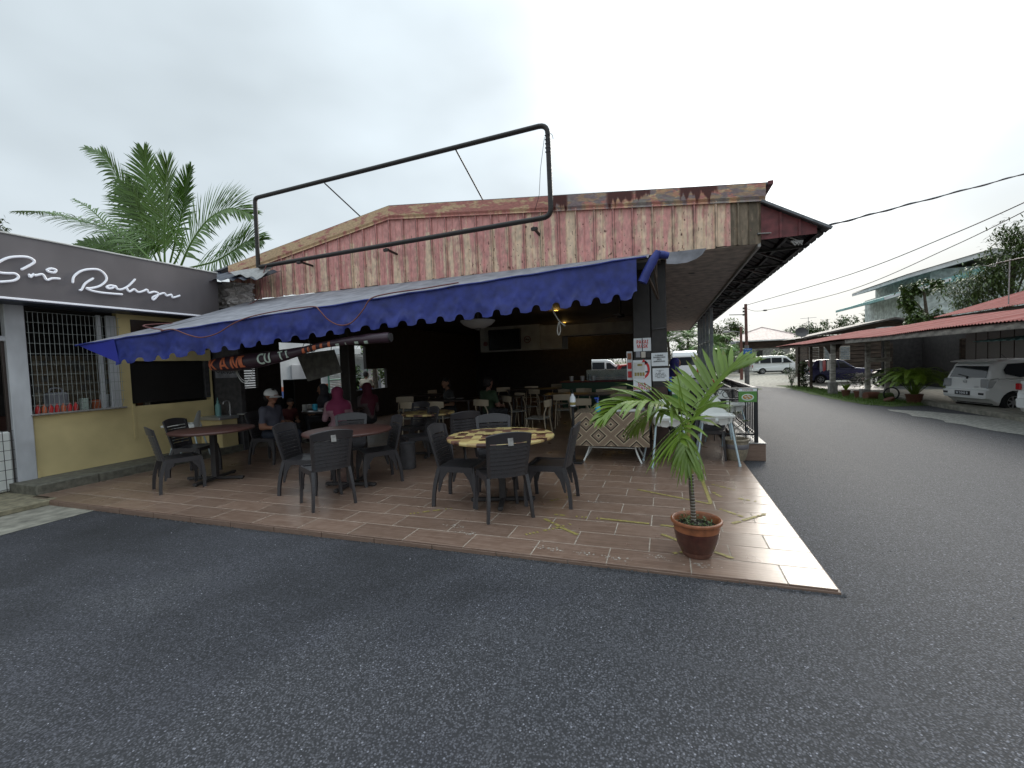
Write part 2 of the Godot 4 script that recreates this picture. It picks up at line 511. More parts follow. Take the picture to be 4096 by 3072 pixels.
	M.tablewood = mat(L(0.105, 0.05, 0.043), 0.36, "wood", Vector3(1.4, 1.4, 1.4))
	M.tabledark = mat(L(0.055, 0.04, 0.036), 0.3, "wood", Vector3(1.4, 1.4, 1.4))
	M.mottle = StandardMaterial3D.new(); M.mottle.albedo_texture = T.mottle; M.mottle.roughness = 0.35; M.mottle.cull_mode = BaseMaterial3D.CULL_DISABLED
	M.iron = mat(L(0.045, 0.04, 0.04), 0.45, "fine", Vector3(3, 3, 3))
	M.zigzag = StandardMaterial3D.new(); M.zigzag.albedo_texture = T.zigzag; M.zigzag.roughness = 0.85; M.zigzag.cull_mode = BaseMaterial3D.CULL_DISABLED
	M.steel = mat(L(0.55, 0.56, 0.58), 0.3); M.steel.metallic = 0.7
	M.legblue = mat(L(0.42, 0.52, 0.56), 0.35); M.legblue.metallic = 0.2
	M.rail = mat(L(0.012, 0.012, 0.014), 0.4)
	M.windowpost = mat(L(0.34, 0.38, 0.40), 0.4, "grime", Vector3(1.5, 0.8, 1.5))
	M.glass = glass(Color(0.75, 0.85, 0.88), 0.22)
	M.darkglass = mat(L(0.03, 0.033, 0.038), 0.06)
	M.tyre = mat(L(0.014, 0.014, 0.015), 0.75)
	M.rim = mat(L(0.55, 0.56, 0.58), 0.3); M.rim.metallic = 0.8
	M.carwhite = mat(L(0.84, 0.85, 0.84), 0.25); M.carwhite.clearcoat_enabled = true; M.carwhite.clearcoat = 0.6
	M.carblue = mat(L(0.022, 0.022, 0.10), 0.25); M.carblue.clearcoat_enabled = true; M.carblue.clearcoat = 0.8
	M.carred = mat(L(0.35, 0.02, 0.02), 0.3)
	M.blackplastic = mat(L(0.015, 0.015, 0.017), 0.5)
	M.taillight = mat(L(0.45, 0.02, 0.025), 0.15)
	M.clearlight = mat(L(0.40, 0.43, 0.45), 0.1); M.clearlight.metallic = 0.3
	M.red = mat(L(0.55, 0.03, 0.03), 0.5)
	M.tape = mat(L(0.42, 0.34, 0.10), 0.6, "grime", Vector3(4, 4, 4), true)
	M.chalk = mat(L(0.55, 0.50, 0.44), 0.9)
	M.potglaze = mat(L(0.10, 0.027, 0.017), 0.22, "grime", Vector3(2.5, 2.5, 2.5)); M.potglaze.clearcoat_enabled = true; M.potglaze.clearcoat = 0.5
	M.potrim = mat(L(0.42, 0.15, 0.065), 0.35, "grime", Vector3(2.5, 2.5, 2.5))
	M.potbase = mat(L(0.22, 0.10, 0.07), 0.7, "grime", Vector3(5, 5, 5))
	M.terracotta = mat(L(0.20, 0.075, 0.045), 0.7, "grime", Vector3(3, 3, 3))
	M.stonepot = mat(L(0.34, 0.28, 0.20), 0.6, "grime", Vector3(3, 3, 3))
	M.soil = relief(mat(L(0.035, 0.024, 0.016), 0.95, "fine", Vector3(6, 6, 6)), "bump", 1.0)
	M.bark = relief(mat(L(0.16, 0.125, 0.09), 0.85, "streak", Vector3(2, 2, 2)), "bump", 0.4)
	M.crownshaft = mat(L(0.30, 0.27, 0.06), 0.5, "grime", Vector3(4, 2, 4))
	M.palm = leafmat(L(0.13, 0.21, 0.018), L(0.12, 0.19, 0.012))
	M.coco = leafmat(L(0.085, 0.165, 0.022), L(0.075, 0.14, 0.012))
	M.leaf = leafmat(L(0.085, 0.13, 0.035), L(0.05, 0.08, 0.015))
	M.grass = leafmat(L(0.10, 0.17, 0.03), L(0.05, 0.09, 0.01), 0.7)
	M.turf = relief(mat(L(0.10, 0.15, 0.035), 0.95, "grime", Vector3(2, 2, 2), true), "bump", 1.0)
	M.earth = mat(L(0.20, 0.19, 0.12), 0.95, "grime", Vector3(0.15, 0.15, 0.15), true)
	M.sand = relief(mat(L(0.50, 0.47, 0.40), 0.95, "grime", Vector3(0.6, 0.6, 0.6), true), "bump", 0.6)
	M.rubble = relief(mat(L(0.42, 0.41, 0.37), 0.9, "grime", Vector3(1.6, 1.6, 1.6), true), "bump", 1.2)
	M.wetslab = mat(L(0.26, 0.26, 0.25), 0.45, "grime", Vector3(0.6, 0.6, 0.6), true)
	M.redroof = mat(L(0.30, 0.068, 0.058), 0.9, "grime", Vector3(0.6, 0.6, 0.6), true)
	M.pinkroof = mat(L(0.58, 0.45, 0.42), 0.6, "grime", Vector3(0.4, 0.4, 0.4), true)
	M.greyroof = mat(L(0.13, 0.11, 0.10), 0.7, "grime", Vector3(0.6, 0.6, 0.6), true)
	M.oldwood = relief(mat(L(0.11, 0.075, 0.055), 0.85, "streak", Vector3(0.8, 0.8, 0.8), true), "bump", 0.4)
	M.greywood = relief(mat(L(0.62, 0.57, 0.50), 0.85, "streak", Vector3(1.5, 0.6, 1.5), true), "bump", 0.3)
	M.plaster = mat(L(0.42, 0.41, 0.38), 0.85, "grime", Vector3(0.5, 0.5, 0.5), true)
	M.palegreen = mat(L(0.74, 0.81, 0.79), 0.8, "grime", Vector3(0.3, 0.3, 0.3), true)
	M.teal = mat(L(0.25, 0.50, 0.48), 0.6, "grime", Vector3(0.5, 0.5, 0.5), true)
	M.housewhite = mat(L(0.72, 0.73, 0.74), 0.8, "soft", Vector3(0.4, 0.4, 0.4), true)
	M.housegrey = mat(L(0.48, 0.48, 0.50), 0.8, "soft", Vector3(0.4, 0.4, 0.4), true)
	M.bandblue = mat(L(0.07, 0.14, 0.42), 0.7, "soft", Vector3.ONE)
	M.bandorange = mat(L(0.55, 0.15, 0.07), 0.7, "soft", Vector3.ONE)
	M.greenpaint = mat(L(0.09, 0.22, 0.16), 0.5)
	M.concretepole = mat(L(0.30, 0.28, 0.26), 0.85, "grime", Vector3(1, 1, 1))
	M.rustpole = mat(L(0.20, 0.085, 0.065), 0.8, "grime", Vector3(1, 1, 1))
	M.cable = mat(L(0.03, 0.03, 0.035), 0.6)
	M.signblue = mat(L(0.02, 0.14, 0.45), 0.4)
	M.foil = relief(mat(L(0.55, 0.51, 0.50), 0.22), "bump", 2.0); M.foil.metallic = 0.35
	M.bluesheet = mat(L(0.035, 0.045, 0.075), 0.5, "grime", Vector3(1.5, 1.5, 1.5))
	M.galv = mat(L(0.40, 0.39, 0.38), 0.5, "grime", Vector3(2, 2, 2)); M.galv.metallic = 0.25
	M.sign_print = mat(L(0.02, 0.02, 0.022), 0.8)
	M.person = mat(Color.WHITE, 0.75); M.person.vertex_color_use_as_albedo = true
	M.cyan = mat(L(0.05, 0.42, 0.62), 0.25)
	M.deepblue = mat(L(0.02, 0.07, 0.36), 0.35)
	M.lamp = mat(L(0.9, 0.7, 0.3), 0.4)
	M.lamp.emission_enabled = true; M.lamp.emission = Color(1.0, 0.78, 0.32); M.lamp.emission_energy_multiplier = 2.5
	M.screen = mat(L(0.01, 0.012, 0.014), 0.15)
	M.grille = mat(L(0.30, 0.32, 0.31), 0.5)
	M.tilewall = mat(L(0.34, 0.27, 0.19), 0.5)
	M.tilewall2 = mat(L(0.48, 0.42, 0.33), 0.5)
	M.greencounter = mat(L(0.02, 0.07, 0.04), 0.5)
	M.menugreen = mat(L(0.13, 0.36, 0.07), 0.4, "grime", Vector3(14, 14, 14))
	M.soup = mat(L(0.60, 0.30, 0.03), 0.4, "grime", Vector3(20, 20, 20))
	M.greyboard = mat(L(0.16, 0.155, 0.14), 0.7, "grime", Vector3(1, 1, 1))

# ---------------------------------------------------------------- camera, sky, sun
func view() -> Basis:
	return Basis(Vector3.UP, deg_to_rad(19.4)) * Basis(Vector3.RIGHT, deg_to_rad(-2.55)) * Basis(Vector3.BACK, deg_to_rad(-2.1))

func camera_and_light() -> void:
	var cam := Camera3D.new()
	cam.name = "camera"
	cam.transform = Transform3D(view(), Vector3(0, 1.6, 0))
	cam.fov = 82.25
	cam.near = 0.05; cam.far = 900.0
	add_child(cam)
	cam.current = true
	var env := Environment.new()
	env.background_mode = Environment.BG_SKY
	env.tonemap_mode = Environment.TONE_MAPPER_LINEAR
	env.tonemap_exposure = 1.55
	env.sdfgi_enabled = true; env.ssao_enabled = true; env.ssil_enabled = true
	var sky := Sky.new()
	var ps := PanoramaSkyMaterial.new()
	ps.panorama = overcast()
	sky.sky_material = ps
	env.sky = sky
	var we := WorldEnvironment.new()
	we.name = "world_environment"
	we.environment = env
	add_child(we)
	var sun := DirectionalLight3D.new()
	sun.name = "sun"
	sun.light_color = Color(1.0, 0.97, 0.92)
	sun.light_energy = 0.5
	sun.light_angular_distance = 24.0
	sun.shadow_enabled = true
	sun.basis = Basis.looking_at(-bright())
	add_child(sun)

func bright() -> Vector3:
	return Vector3(0.152, 0.485, -0.861).normalized()

# an overcast sky, brightest where the sun stands behind the cloud
func overcast() -> ImageTexture:
	var w := 1024; var h := 512
	var im := Image.create(w, h, false, Image.FORMAT_RGBF)
	var f := noise(61, 0.9, FastNoiseLite.TYPE_SIMPLEX_SMOOTH, 4)
	var s := bright()
	for y in h:
		var el := PI * (0.5 - (y + 0.5) / h)
		for x in w:
			var az := TAU * (x + 0.5) / w
			var d := Vector3(sin(az) * cos(el), sin(el), -cos(az) * cos(el))
			var c := Color(0.475, 0.54, 0.585)
			var n := f.get_noise_3d(d.x * 1.4, d.y * 3.0, d.z * 1.4) + 0.5 * f.get_noise_3d(d.x * 4.0 + 7, d.y * 9.0, d.z * 4.0)
			var a := s.angle_to(d)
			var g := exp(-a * a / 0.040) * 2.7 + exp(-a * a / 0.13) * 0.24 + exp(-a * a / 0.9) * 0.05
			g *= 1.0 + 0.35 * n
			var low := exp(-maxf(d.y, 0) * maxf(d.y, 0) / 0.035)
			var warm := exp(-(pow(angle_difference(az, 0.42), 2)) / 0.30)
			c = c.lerp(Color(0.60, 0.615, 0.61), low * 0.5)
			c = c.lerp(Color(0.68, 0.645, 0.565), low * warm * 0.8)
			c = c * (1.0 + 0.17 * n) * (1.0 + 1.3 * smoothstep(0.52, 1.0, d.y))
			c += Color(1.0, 0.99, 0.965) * g
			if d.y < 0: c = Color(0.25, 0.25, 0.24)
			im.set_pixel(x, y, c * 0.90)
	return ImageTexture.create_from_image(im)

# ---------------------------------------------------------------- ground
func ground() -> void:
	var g := MB.new()
	g.quad(Vector3(-300, -0.03, 300), Vector3(300, -0.03, 300), Vector3(300, -0.03, -500), Vector3(-300, -0.03, -500))
	setting("ground", g, M.earth)
	# asphalt, with slow changes of tone
	var a := MB.new()
	var f1 := noise(71, 0.22, FastNoiseLite.TYPE_SIMPLEX_SMOOTH, 4)
	var f2 := noise(72, 1.3, FastNoiseLite.TYPE_SIMPLEX_SMOOTH, 3)
	var xs := []; var zs := []
	var x := -14.0
	while x < 24.0:
		xs.append(x); x += 0.22 if x > -9 and x < 6 else 0.8
	var z := 4.0
	while z > -64.0:
		zs.append(z); z -= 0.22 if z > -8 else 0.8
	for zz in zs:
		for xx in xs:
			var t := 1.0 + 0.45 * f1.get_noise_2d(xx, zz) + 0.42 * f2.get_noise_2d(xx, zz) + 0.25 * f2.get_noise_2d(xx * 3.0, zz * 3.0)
			# sky glare painted into the colour: paler to the right and near the camera
			var old := smoothstep(-2.2, 2.2, xx + 0.30 * (zz + 3.0) + 1.6 * f1.get_noise_2d(xx * 2, zz * 2))  # weight of the painted glare, rising to the right
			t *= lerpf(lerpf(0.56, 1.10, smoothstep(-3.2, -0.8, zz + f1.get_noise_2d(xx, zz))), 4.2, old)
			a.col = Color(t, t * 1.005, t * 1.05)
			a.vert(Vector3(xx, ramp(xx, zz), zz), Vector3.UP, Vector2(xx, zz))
	var nx := xs.size()
	for j in zs.size() - 1:
		for i in nx - 1:
			var k := j * nx + i
			a.ix.append_array([k, k + nx, k + nx + 1, k, k + nx + 1, k + 1])
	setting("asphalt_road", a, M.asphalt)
	# loose chippings
	var mm := MultiMesh.new()
	mm.transform_format = MultiMesh.TRANSFORM_3D
	mm.use_colors = true
	var chip := MB.new()
	var pts := [Vector3(1, 0, 0), Vector3(0.1, 0, 0.9), Vector3(-0.9, 0, 0.15), Vector3(-0.1, 0, -0.8)]
	for i in 4:
		chip.tri(pts[i], Vector3(0.1, 0.75, 0.05), pts[(i + 1) % 4])
	mm.mesh = chip.mesh()
	var r := RandomNumberGenerator.new(); r.seed = 5
	var list := []
	while list.size() < 9000:
		var p := Vector3(r.randf_range(-8, 7), 0.0, r.randf_range(-12, -0.4))
		p.y = ramp(p.x, p.z)
		if p.z < -3.25 and p.x < 1.1: continue
		if p.x < -6.6 and p.z > -3.4: continue
		list.append(p)
	mm.instance_count = list.size()
	for i in list.size():
		var s := r.randf_range(0.0022, 0.0058) * (1.6 if r.randf() < 0.04 else 1.0)
		mm.set_instance_transform(i, Transform3D(Basis(Vector3.UP, r.randf() * TAU).scaled(Vector3(s, s * r.randf_range(0.6, 1.0), s)), list[i]))
		var k := r.randf_range(0.35, 1.5) if r.randf() < 0.94 else r.randf_range(2.5, 5.0)
		mm.set_instance_color(i, Color(k, k, k))
	var mi := MultiMeshInstance3D.new()
	mi.name = "loose_gravel"; mi.multimesh = mm; mi.material_override = M.chip
	add_child(mi)
	mi.set_meta("kind", "stuff")
	tag(mi, "small loose stone chippings scattered over the asphalt", "gravel")
	# crumbled edge of the asphalt against the tiled floor
	var crumb := MB.new()
	for i in 420:
		var px := r.randf_range(-6.6, 1.06)
		crumb.col = Color(1, 1, 1) * r.randf_range(0.2, 0.5)
		var c := Vector3(px, ramp(px, -3.28) + 0.002, -3.285 + r.randf_range(0.0, 0.03))
		var s := r.randf_range(0.006, 0.018)
		for k in 4:
			crumb.tri(c + pts[k] * s, c + Vector3(0, s * 0.8, 0), c + pts[(k + 1) % 4] * s)
	var cr := setting("asphalt_edge", crumb, M.chip)
	# concrete apron in front of the shop on the left, and its door slab
	var co := MB.new()
	co.quad(Vector3(-14, 0.004, 2), Vector3(-6.63, 0.004, 2), Vector3(-6.63, 0.004, -3.3), Vector3(-14, 0.004, -3.3))
	setting("concrete_apron", co, M.concrete)
	var ds := MB.new()
	ds.cbox(Vector3(-8.6, 0.035, -1.15), Vector3(2.1, 0.07, 4.5), 0.012)
	setting("door_slab", ds, M.slab)
	# grass verge, sand lot, broken concrete on the other side of the road
	sheet_poly("grass_verge", [[5.4, -26], [5.35, -19.8], [5.45, -16.7], [5.95, -15.3], [7.4, -15.6], [7.6, -17.5], [6.9, -19.5], [6.3, -26]], 0.008, M.turf)
	sheet_poly("sand_lot", [[1.6, -64], [3.5, -32], [4.3, -26], [5.4, -23.4], [6.2, -23.6], [22, -24], [40, -64]], 0.004, M.sand)
	sheet_poly("broken_concrete", [[5.55, -14.6], [5.75, -12.0], [5.95, -10.0], [6.3, -8.0], [9, -6.5], [9, -9.0], [7.2, -11.6], [6.9, -13.4], [6.1, -14.3]], 0.008, M.rubble)
	sheet_poly("yard_slab", [[6.1, -23.5], [6.3, -19.4], [7.6, -17.6], [7.4, -15.6], [16, -15.6], [18, -26], [6.2, -26]], 0.006, M.wetslab)
	sheet_poly("verge_strip", [[3.2, -23.9], [3.0, -23.0], [3.9, -22.8], [4.3, -23.8]], 0.010, M.turf)
	# grass blades along the verge
	var gb := MB.new()
	for i in 2600:
		var t := r.randf()
		var px := 5.55 + r.randf() * 0.9; var pz := lerpf(-25.0, -15.6, t)
		if i % 4 == 0: px = 6.6 + r.randf() * 0.9; pz = r.randf_range(-17.4, -15.7)
		var k := r.randf_range(0.6, 1.4)
		gb.col = Color(k, k, k * 0.8)
		gb.blade(Vector3(px, 0.0, pz), Vector3(r.randf_range(-0.5, 0.5), 1, r.randf_range(-0.5, 0.5)).normalized(), Vector3(0, 0.3, 1), r.randf_range(0.05, 0.13), 0.012, 0.6, 2)
	var gr := part("grass", gb, M.grass)
	gr.set_meta("kind", "stuff")
	tag(gr, "short green grass along the verge of the road", "grass")
	var bits := [[Vector3(-0.28, 0.006, -1.25), 0.012, "small orange leaf fragment on asphalt near the bottom edge"], [Vector3(0.32, 0.006, -1.62), 0.010, "small yellow leaf fragment lying on the asphalt right of centre"]]
	for b in bits:
		var lb := MB.new()
		lb.blade(b[0], Vector3(0.8, 0.15, 0.3).normalized(), Vector3.UP, b[1] * 2.4, b[1] * 1.5, 0.3, 3)
		single("fallen_leaf", lb, M.tape if b[2].contains("yellow") else M.orange, b[2], "leaf", "leaf fragments on the asphalt")

# the new asphalt was laid up against the floor's corner
func ramp(x: float, z: float) -> float:
	return 0.040 * smoothstep(-5.0, 0.8, x) * smoothstep(-7.4, -5.0, z) * (1.0 - smoothstep(-2.6, 0.5, z)) * (1.0 - smoothstep(1.5, 4.0, x))

func sheet_poly(called: String, pts: Array, y: float, m: Material) -> void:
	var g := MB.new()
	var p := PackedVector2Array()
	# break up straight edges
	var f := noise(called.length() * 7 + 3, 0.9)
	for i in pts.size():
		var a := Vector2(pts[i][0], pts[i][1]); var b := Vector2(pts[(i + 1) % pts.size()][0], pts[(i + 1) % pts.size()][1])
		var k := clampi(int(a.distance_to(b) / 0.35), 1, 60)
		for j in k:
			var q := a.lerp(b, float(j) / k)
			p.append(q + Vector2(f.get_noise_2d(q.x * 3, q.y * 3), f.get_noise_2d(q.x * 3 + 50, q.y * 3)) * 0.22)
	var t := Geometry2D.triangulate_polygon(p)
	for i in range(0, t.size(), 3):
		var a := p[t[i]]; var b := p[t[i + 1]]; var c := p[t[i + 2]]
		if (b - a).cross(c - a) > 0: var s := b; b = c; c = s
		g.tri(Vector3(a.x, y, a.y), Vector3(b.x, y, b.y), Vector3(c.x, y, c.y))
	setting(called, g, m)

# ---------------------------------------------------------------- tiled floor
const FY := 0.07
func patio() -> void:
	var st := MB.new()
	st.bx(Vector3(-8.05, 0, -25.4), Vector3(1.02, 0.0685, -3.308))
	st.bx(Vector3(-8.9, 0, -25.4), Vector3(-8.05, 0.0685, -6.45))
	var fl := setting("tiled_floor", st, M.grout)
	var tw := 0.594; var td := 0.284
	var tiles := []
	for q in 3:
		var m := MB.new()
		m.cbox(Vector3(0, 0, 0), Vector3(tw, 0.014, td), 0.0025)
		tiles.append(m.mesh())
	var r := RandomNumberGenerator.new(); r.seed = 11
	var row := 0
	var z := -3.3
	while row < 20:
		var off := 0.14 if row % 2 == 0 else -0.16
		var x := off - 15 * 0.6
		while x < 1.02:
			var x0 := maxf(x + 0.003, -8.04); var x1 := minf(x + 0.597, 1.02)
			if x1 - x0 > 0.03 and (row < 13 or (x > -7.5 and row < 20 and x < 1)):
				var o: MeshInstance3D
				var m: Material = M["tile%d" % (r.randi() % 5)]
				if x1 - x0 > 0.59:
					o = part("tile", tiles[0], m, fl)
					o.position = Vector3((x0 + x1) * 0.5, 0.063 + r.randf_range(-0.0006, 0.0006), z - 0.145)
				else:
					var cut := MB.new()
					cut.cbox(Vector3.ZERO, Vector3(x1 - x0, 0.014, td), 0.0025)
					o = part("tile", cut, m, fl)
					o.position = Vector3((x0 + x1) * 0.5, 0.063, z - 0.145)
			x += 0.6
		z -= 0.29
		row += 1
	var rest := MB.new()
	rest.quad(Vector3(-8.9, 0.07, z), Vector3(1.02, 0.07, z), Vector3(1.02, 0.07, -25.4), Vector3(-8.9, 0.07, -25.4))
	part("inner_floor", rest, M.tile1, fl)
	# face tiles along the front and right edges
	var xx := -7.95
	while xx < 1.02:
		var e := MB.new()
		var x1 := minf(xx + 0.592, 1.034)
		e.cbox(Vector3((xx + x1) * 0.5, 0.028, -3.302), Vector3(x1 - xx, 0.056, 0.014), 0.002)
		part("edge_tile", e, M.riser, fl)
		xx += 0.6
	var zz := -3.31
	while zz > -7.4:
		var e := MB.new()
		e.cbox(Vector3(1.028, 0.028, zz - 0.296), Vector3(0.014, 0.056, 0.592), 0.002)
		part("edge_tile", e, M.riser, fl)
		zz -= 0.6
	# worn yellow distancing tape
	tape(fl, Vector2(-1.22, -3.68), Vector2(-0.97, -3.92), 0.62); tape(fl, Vector2(-0.97, -3.93), Vector2(-0.82, -4.10), 0.3)
	tape(fl, Vector2(-1.16, -4.11), Vector2(-0.97, -3.95), 0.85); tape(fl, Vector2(-0.96, -3.93), Vector2(-0.77, -3.79), 0.85)
	tape(fl, Vector2(-1.15, -4.25), Vector2(-0.62, -4.24), 0.35); tape(fl, Vector2(-0.62, -4.24), Vector2(-0.18, -4.21), 0.97)
	tape(fl, Vector2(-0.08, -4.20), Vector2(0.12, -4.18), 0.95)
	tape(fl, Vector2(-0.35, -5.31), Vector2(0.41, -4.93), 0.96); tape(fl, Vector2(0.38, -6.6), Vector2(0.41, -4.95), 0.95)
	tape(fl, Vector2(0.54, -4.39), Vector2(0.87, -4.73), 0.8); tape(fl, Vector2(0.48, -4.79), Vector2(0.66, -4.60), 0.9)
	tape(fl, Vector2(-0.07, -3.98), Vector2(0.08, -3.86), 0.9); tape(fl, Vector2(0.22, -3.78), Vector2(0.45, -3.62), 0.95); tape(fl, Vector2(0.02, -3.60), Vector2(0.12, -3.66), 0.9)
	tape(fl, Vector2(0.45, -5.75), Vector2(0.72, -5.5), 0.5); tape(fl, Vector2(0.68, -5.2), Vector2(0.86, -5.12), 0.6); tape(fl, Vector2(0.46, -5.4), Vector2(0.56, -5.15), 0.6)
	tape(fl, Vector2(-2.6, -3.9), Vector2(-2.2, -4.2), 0.4); tape(fl, Vector2(-1.3, -4.6), Vector2(-1.0, -4.95), 0.3)
	# dried splashes
	for q in [Vector2(-1.95, -3.72), Vector2(-1.75, -3.58), Vector2(-0.62, -3.42), Vector2(-0.95, -3.45), Vector2(-0.40, -3.40), Vector2(0.2, -3.44), Vector2(-0.75, -4.75), Vector2(-0.1, -3.5)]:
		var m := MB.new()
		for k in 26:
			var p: Vector2 = q + Vector2(r.randfn(0, 0.07), r.randfn(0, 0.022))
			var s := r.randf_range(0.003, 0.010)
			m.tri(Vector3(p.x - s, FY + 0.0035, p.y), Vector3(p.x + s * 0.6, FY + 0.0035, p.y + s), Vector3(p.x + s, FY + 0.0035, p.y - s * r.randf()))
		part("dried_splash", m, M.chalk, fl)

func tape(fl: Node, a: Vector2, b: Vector2, whole: float) -> void:
	var m := MB.new()
	var d := (b - a).normalized(); var nn := Vector2(-d.y, d.x) * 0.021
	var k := int(a.distance_to(b) / 0.018)
	for i in k:
		if rng.randf() > whole: continue
		var p := a.lerp(b, float(i) / k); var q := a.lerp(b, float(i + 1) / k)
		var w0 := rng.randf_range(0.75, 1.0); var w1 := rng.randf_range(0.75, 1.0)
		m.quad(Vector3(p.x + nn.x * w0, FY + 0.004, p.y + nn.y * w0), Vector3(p.x - nn.x * w1, FY + 0.004, p.y - nn.y * w1), Vector3(q.x - nn.x * w1, FY + 0.004, q.y - nn.y * w1), Vector3(q.x + nn.x * w0, FY + 0.004, q.y + nn.y * w0))
	part("tape_strip", m, M.tape, fl)

# ---------------------------------------------------------------- the restaurant
const FZ := -6.85
func gable(x: float) -> float:
	return 4.49 + (x + 4.61) * (-0.159 if x < -4.61 else -0.1003) * (-1.0 if x < -4.61 else 1.0)

func restaurant() -> Node3D:
	var b := thing("restaurant_building", "open-sided restaurant with peeling pink and cream metal gable front", "building")
	# ribbed metal sheets of the gable front
	var x := -8.56
	var k := 0
	while x < 1.24:
		var w := minf(0.28, 1.25 - x)
		var m := MB.new()
		var pr := [Vector2(0, 0.034), Vector2(0.020, 0.034), Vector2(0.030, 0.0), Vector2(0.13, 0.0), Vector2(0.137, 0.009), Vector2(0.144, 0.0), Vector2(w - 0.010, 0.0), Vector2(w, 0.034)]
		var low := 3.125 + 0.008 * sin(k * 2.7)
		for i in pr.size() - 1:
			var p: Vector2 = pr[i]; var q: Vector2 = pr[i + 1]
			var xa := x + p.x; var xb := x + q.x
			var ta := minf(gable(xa), gable(xa)) - 0.06; var tb := gable(xb) - 0.06
			var y0 := low + 0.004 * sin(i * 3.0 + k)
			var s := m.v.size()
			m.quad(Vector3(xa, y0, FZ + p.y), Vector3(xb, y0, FZ + q.y), Vector3(xb, tb, FZ + q.y), Vector3(xa, ta, FZ + p.y))
			var us := [xa, xb, xb, xa]; var ys := [y0, y0, tb, ta]
			for j in 4:
				m.uv[s + j] = Vector2((us[j] + 8.56) / 9.86, 1.0 - (ys[j] - 3.1) / 1.45)
		part("metal_panel", m, M.paint, b)
		x += 0.28
		k += 1
	# folded cap along the two slopes, in lengths
	for seg in [[-8.56, -6.9], [-6.9, -4.61], [-4.61, -1.7], [-1.7, -0.6], [-0.6, 1.3]]:
		var m := MB.new()
		var y0 := gable(seg[0]); var y1 := gable(seg[1])
		for face in [[0.0, -0.17, 0.05, 0.05], [-0.17, -0.205, 0.05, 0.03], [-0.205, -0.235, 0.03, 0.045], [0.0, 0.012, 0.05, -0.15]]:
			var s := m.v.size()
			m.quad(Vector3(seg[0], y0 + face[1], FZ + face[3]), Vector3(seg[1], y1 + face[1], FZ + face[3]), Vector3(seg[1], y1 + face[0], FZ + face[2]), Vector3(seg[0], y0 + face[0], FZ + face[2]))
			var vv := [0.9, 0.9, 0.05, 0.05] if face[0] == 0.0 and face[1] < 0 else [0.98, 0.98, 0.9, 0.9]
			var uu := [seg[0], seg[1], seg[1], seg[0]]
			for j in 4: m.uv[s + j] = Vector2((uu[j] + 8.56) / 9.86, vv[j])
		part("cap_flashing", m, M.cap, b)
	# roof sheets over the hall
	var rf := MB.new()
	for side in [[-9.1, -4.61], [-4.61, 1.35]]:
		var y0 := gable(side[0]) + 0.02; var y1 := gable(side[1]) + 0.02
		rf.quad(Vector3(side[0], y0, -6.83), Vector3(side[1], y1, -6.83), Vector3(side[1], y1, -25.5), Vector3(side[0], y0, -25.5))
		rf.quad(Vector3(side[0], y0 - 0.03, -25.5), Vector3(side[1], y1 - 0.03, -25.5), Vector3(side[1], y1 - 0.03, -6.83), Vector3(side[0], y0 - 0.03, -6.83))
		rf.quad(Vector3(side[0], y0 - 0.03, -6.83), Vector3(side[1], y1 - 0.03, -6.83), Vector3(side[1], y1, -6.83), Vector3(side[0], y0, -6.83))
	part("roof", rf, M.roof, b)
	var edge := MB.new()
	edge.bar(Vector3(1.36, gable(1.3) + 0.0, -6.80), Vector3(1.36, gable(1.3) - 0.02, -25.5), 0.06, 0.05)
	edge.quad(Vector3(1.25, 3.12, -6.86), Vector3(1.25, 3.12, -25.5), Vector3(1.25, 3.86, -25.5), Vector3(1.25, 3.86, -6.86))
	part("side_fascia", edge, M.redmetal, b)
	# lean-to roof on the right: end panels, ribbed sheets, purlins and struts
	for i in 3:
		var m := MB.new()
		var xa := 1.262 + i * 0.22; var xb := minf(xa + 0.215, 1.90)
		var ya := 3.64 - (xa - 1.25) * 0.575; var yb := 3.64 - (xb - 1.25) * 0.575
		m.quad(Vector3(xa, 3.17, FZ - 0.02), Vector3(xb, 3.17, FZ - 0.02), Vector3(xb, maxf(yb, 3.175), FZ - 0.02), Vector3(xa, ya, FZ - 0.02))
		m.bar(Vector3(xa, 3.17, FZ - 0.012), Vector3(xa, ya, FZ - 0.012), 0.03, 0.02, Vector3.BACK)
		part("end_panel", m, M.redmetal, b)
	var lt := MB.new()
	for i in 62:
		var za := -6.78 - i * 0.30; var zb := za - 0.30
		for q in [[0.0, 0.22, 0.0, 0.0], [0.22, 0.25, 0.0, 0.02], [0.25, 0.28, 0.02, 0.02], [0.28, 0.30, 0.02, 0.0]]:
			var z0: float = za - q[0]; var z1: float = za - q[1]
			lt.quad(Vector3(2.03, 3.195 + q[2], z0), Vector3(2.03, 3.195 + q[3], z1), Vector3(1.24, 3.66 + q[3], z1), Vector3(1.24, 3.66 + q[2], z0))
	part("lean_to_roof", lt, M.darkmetal, b)
	var capedge := MB.new()
	capedge.bar(Vector3(1.24, 3.67, FZ + 0.06), Vector3(2.04, 3.20, FZ + 0.06), 0.05, 0.03)
	part("roof_edge", capedge, M.roof, b)
	for px in [1.45, 1.72, 1.94]:
		var m := MB.new()
		var y: float = 3.66 - (px - 1.24) * 0.59 - 0.045
		m.bar(Vector3(px, y, -6.95), Vector3(px, y, -25.4), 0.05, 0.05)
		part("purlin", m, M.black, b)
	for i in 14:
		var z := -7.6 - i * 1.3
		var m := MB.new()
		m.bar(Vector3(1.27, 3.16, z), Vector3(1.96, 3.17, z), 0.035, 0.035)
		m.bar(Vector3(1.27, 3.58, z), Vector3(1.98, 3.17, z), 0.035, 0.035)
		m.bar(Vector3(1.27, 3.18, z), Vector3(1.94, 3.19, z - 1.1), 0.025, 0.025)
		part("strut", m, M.black, b)
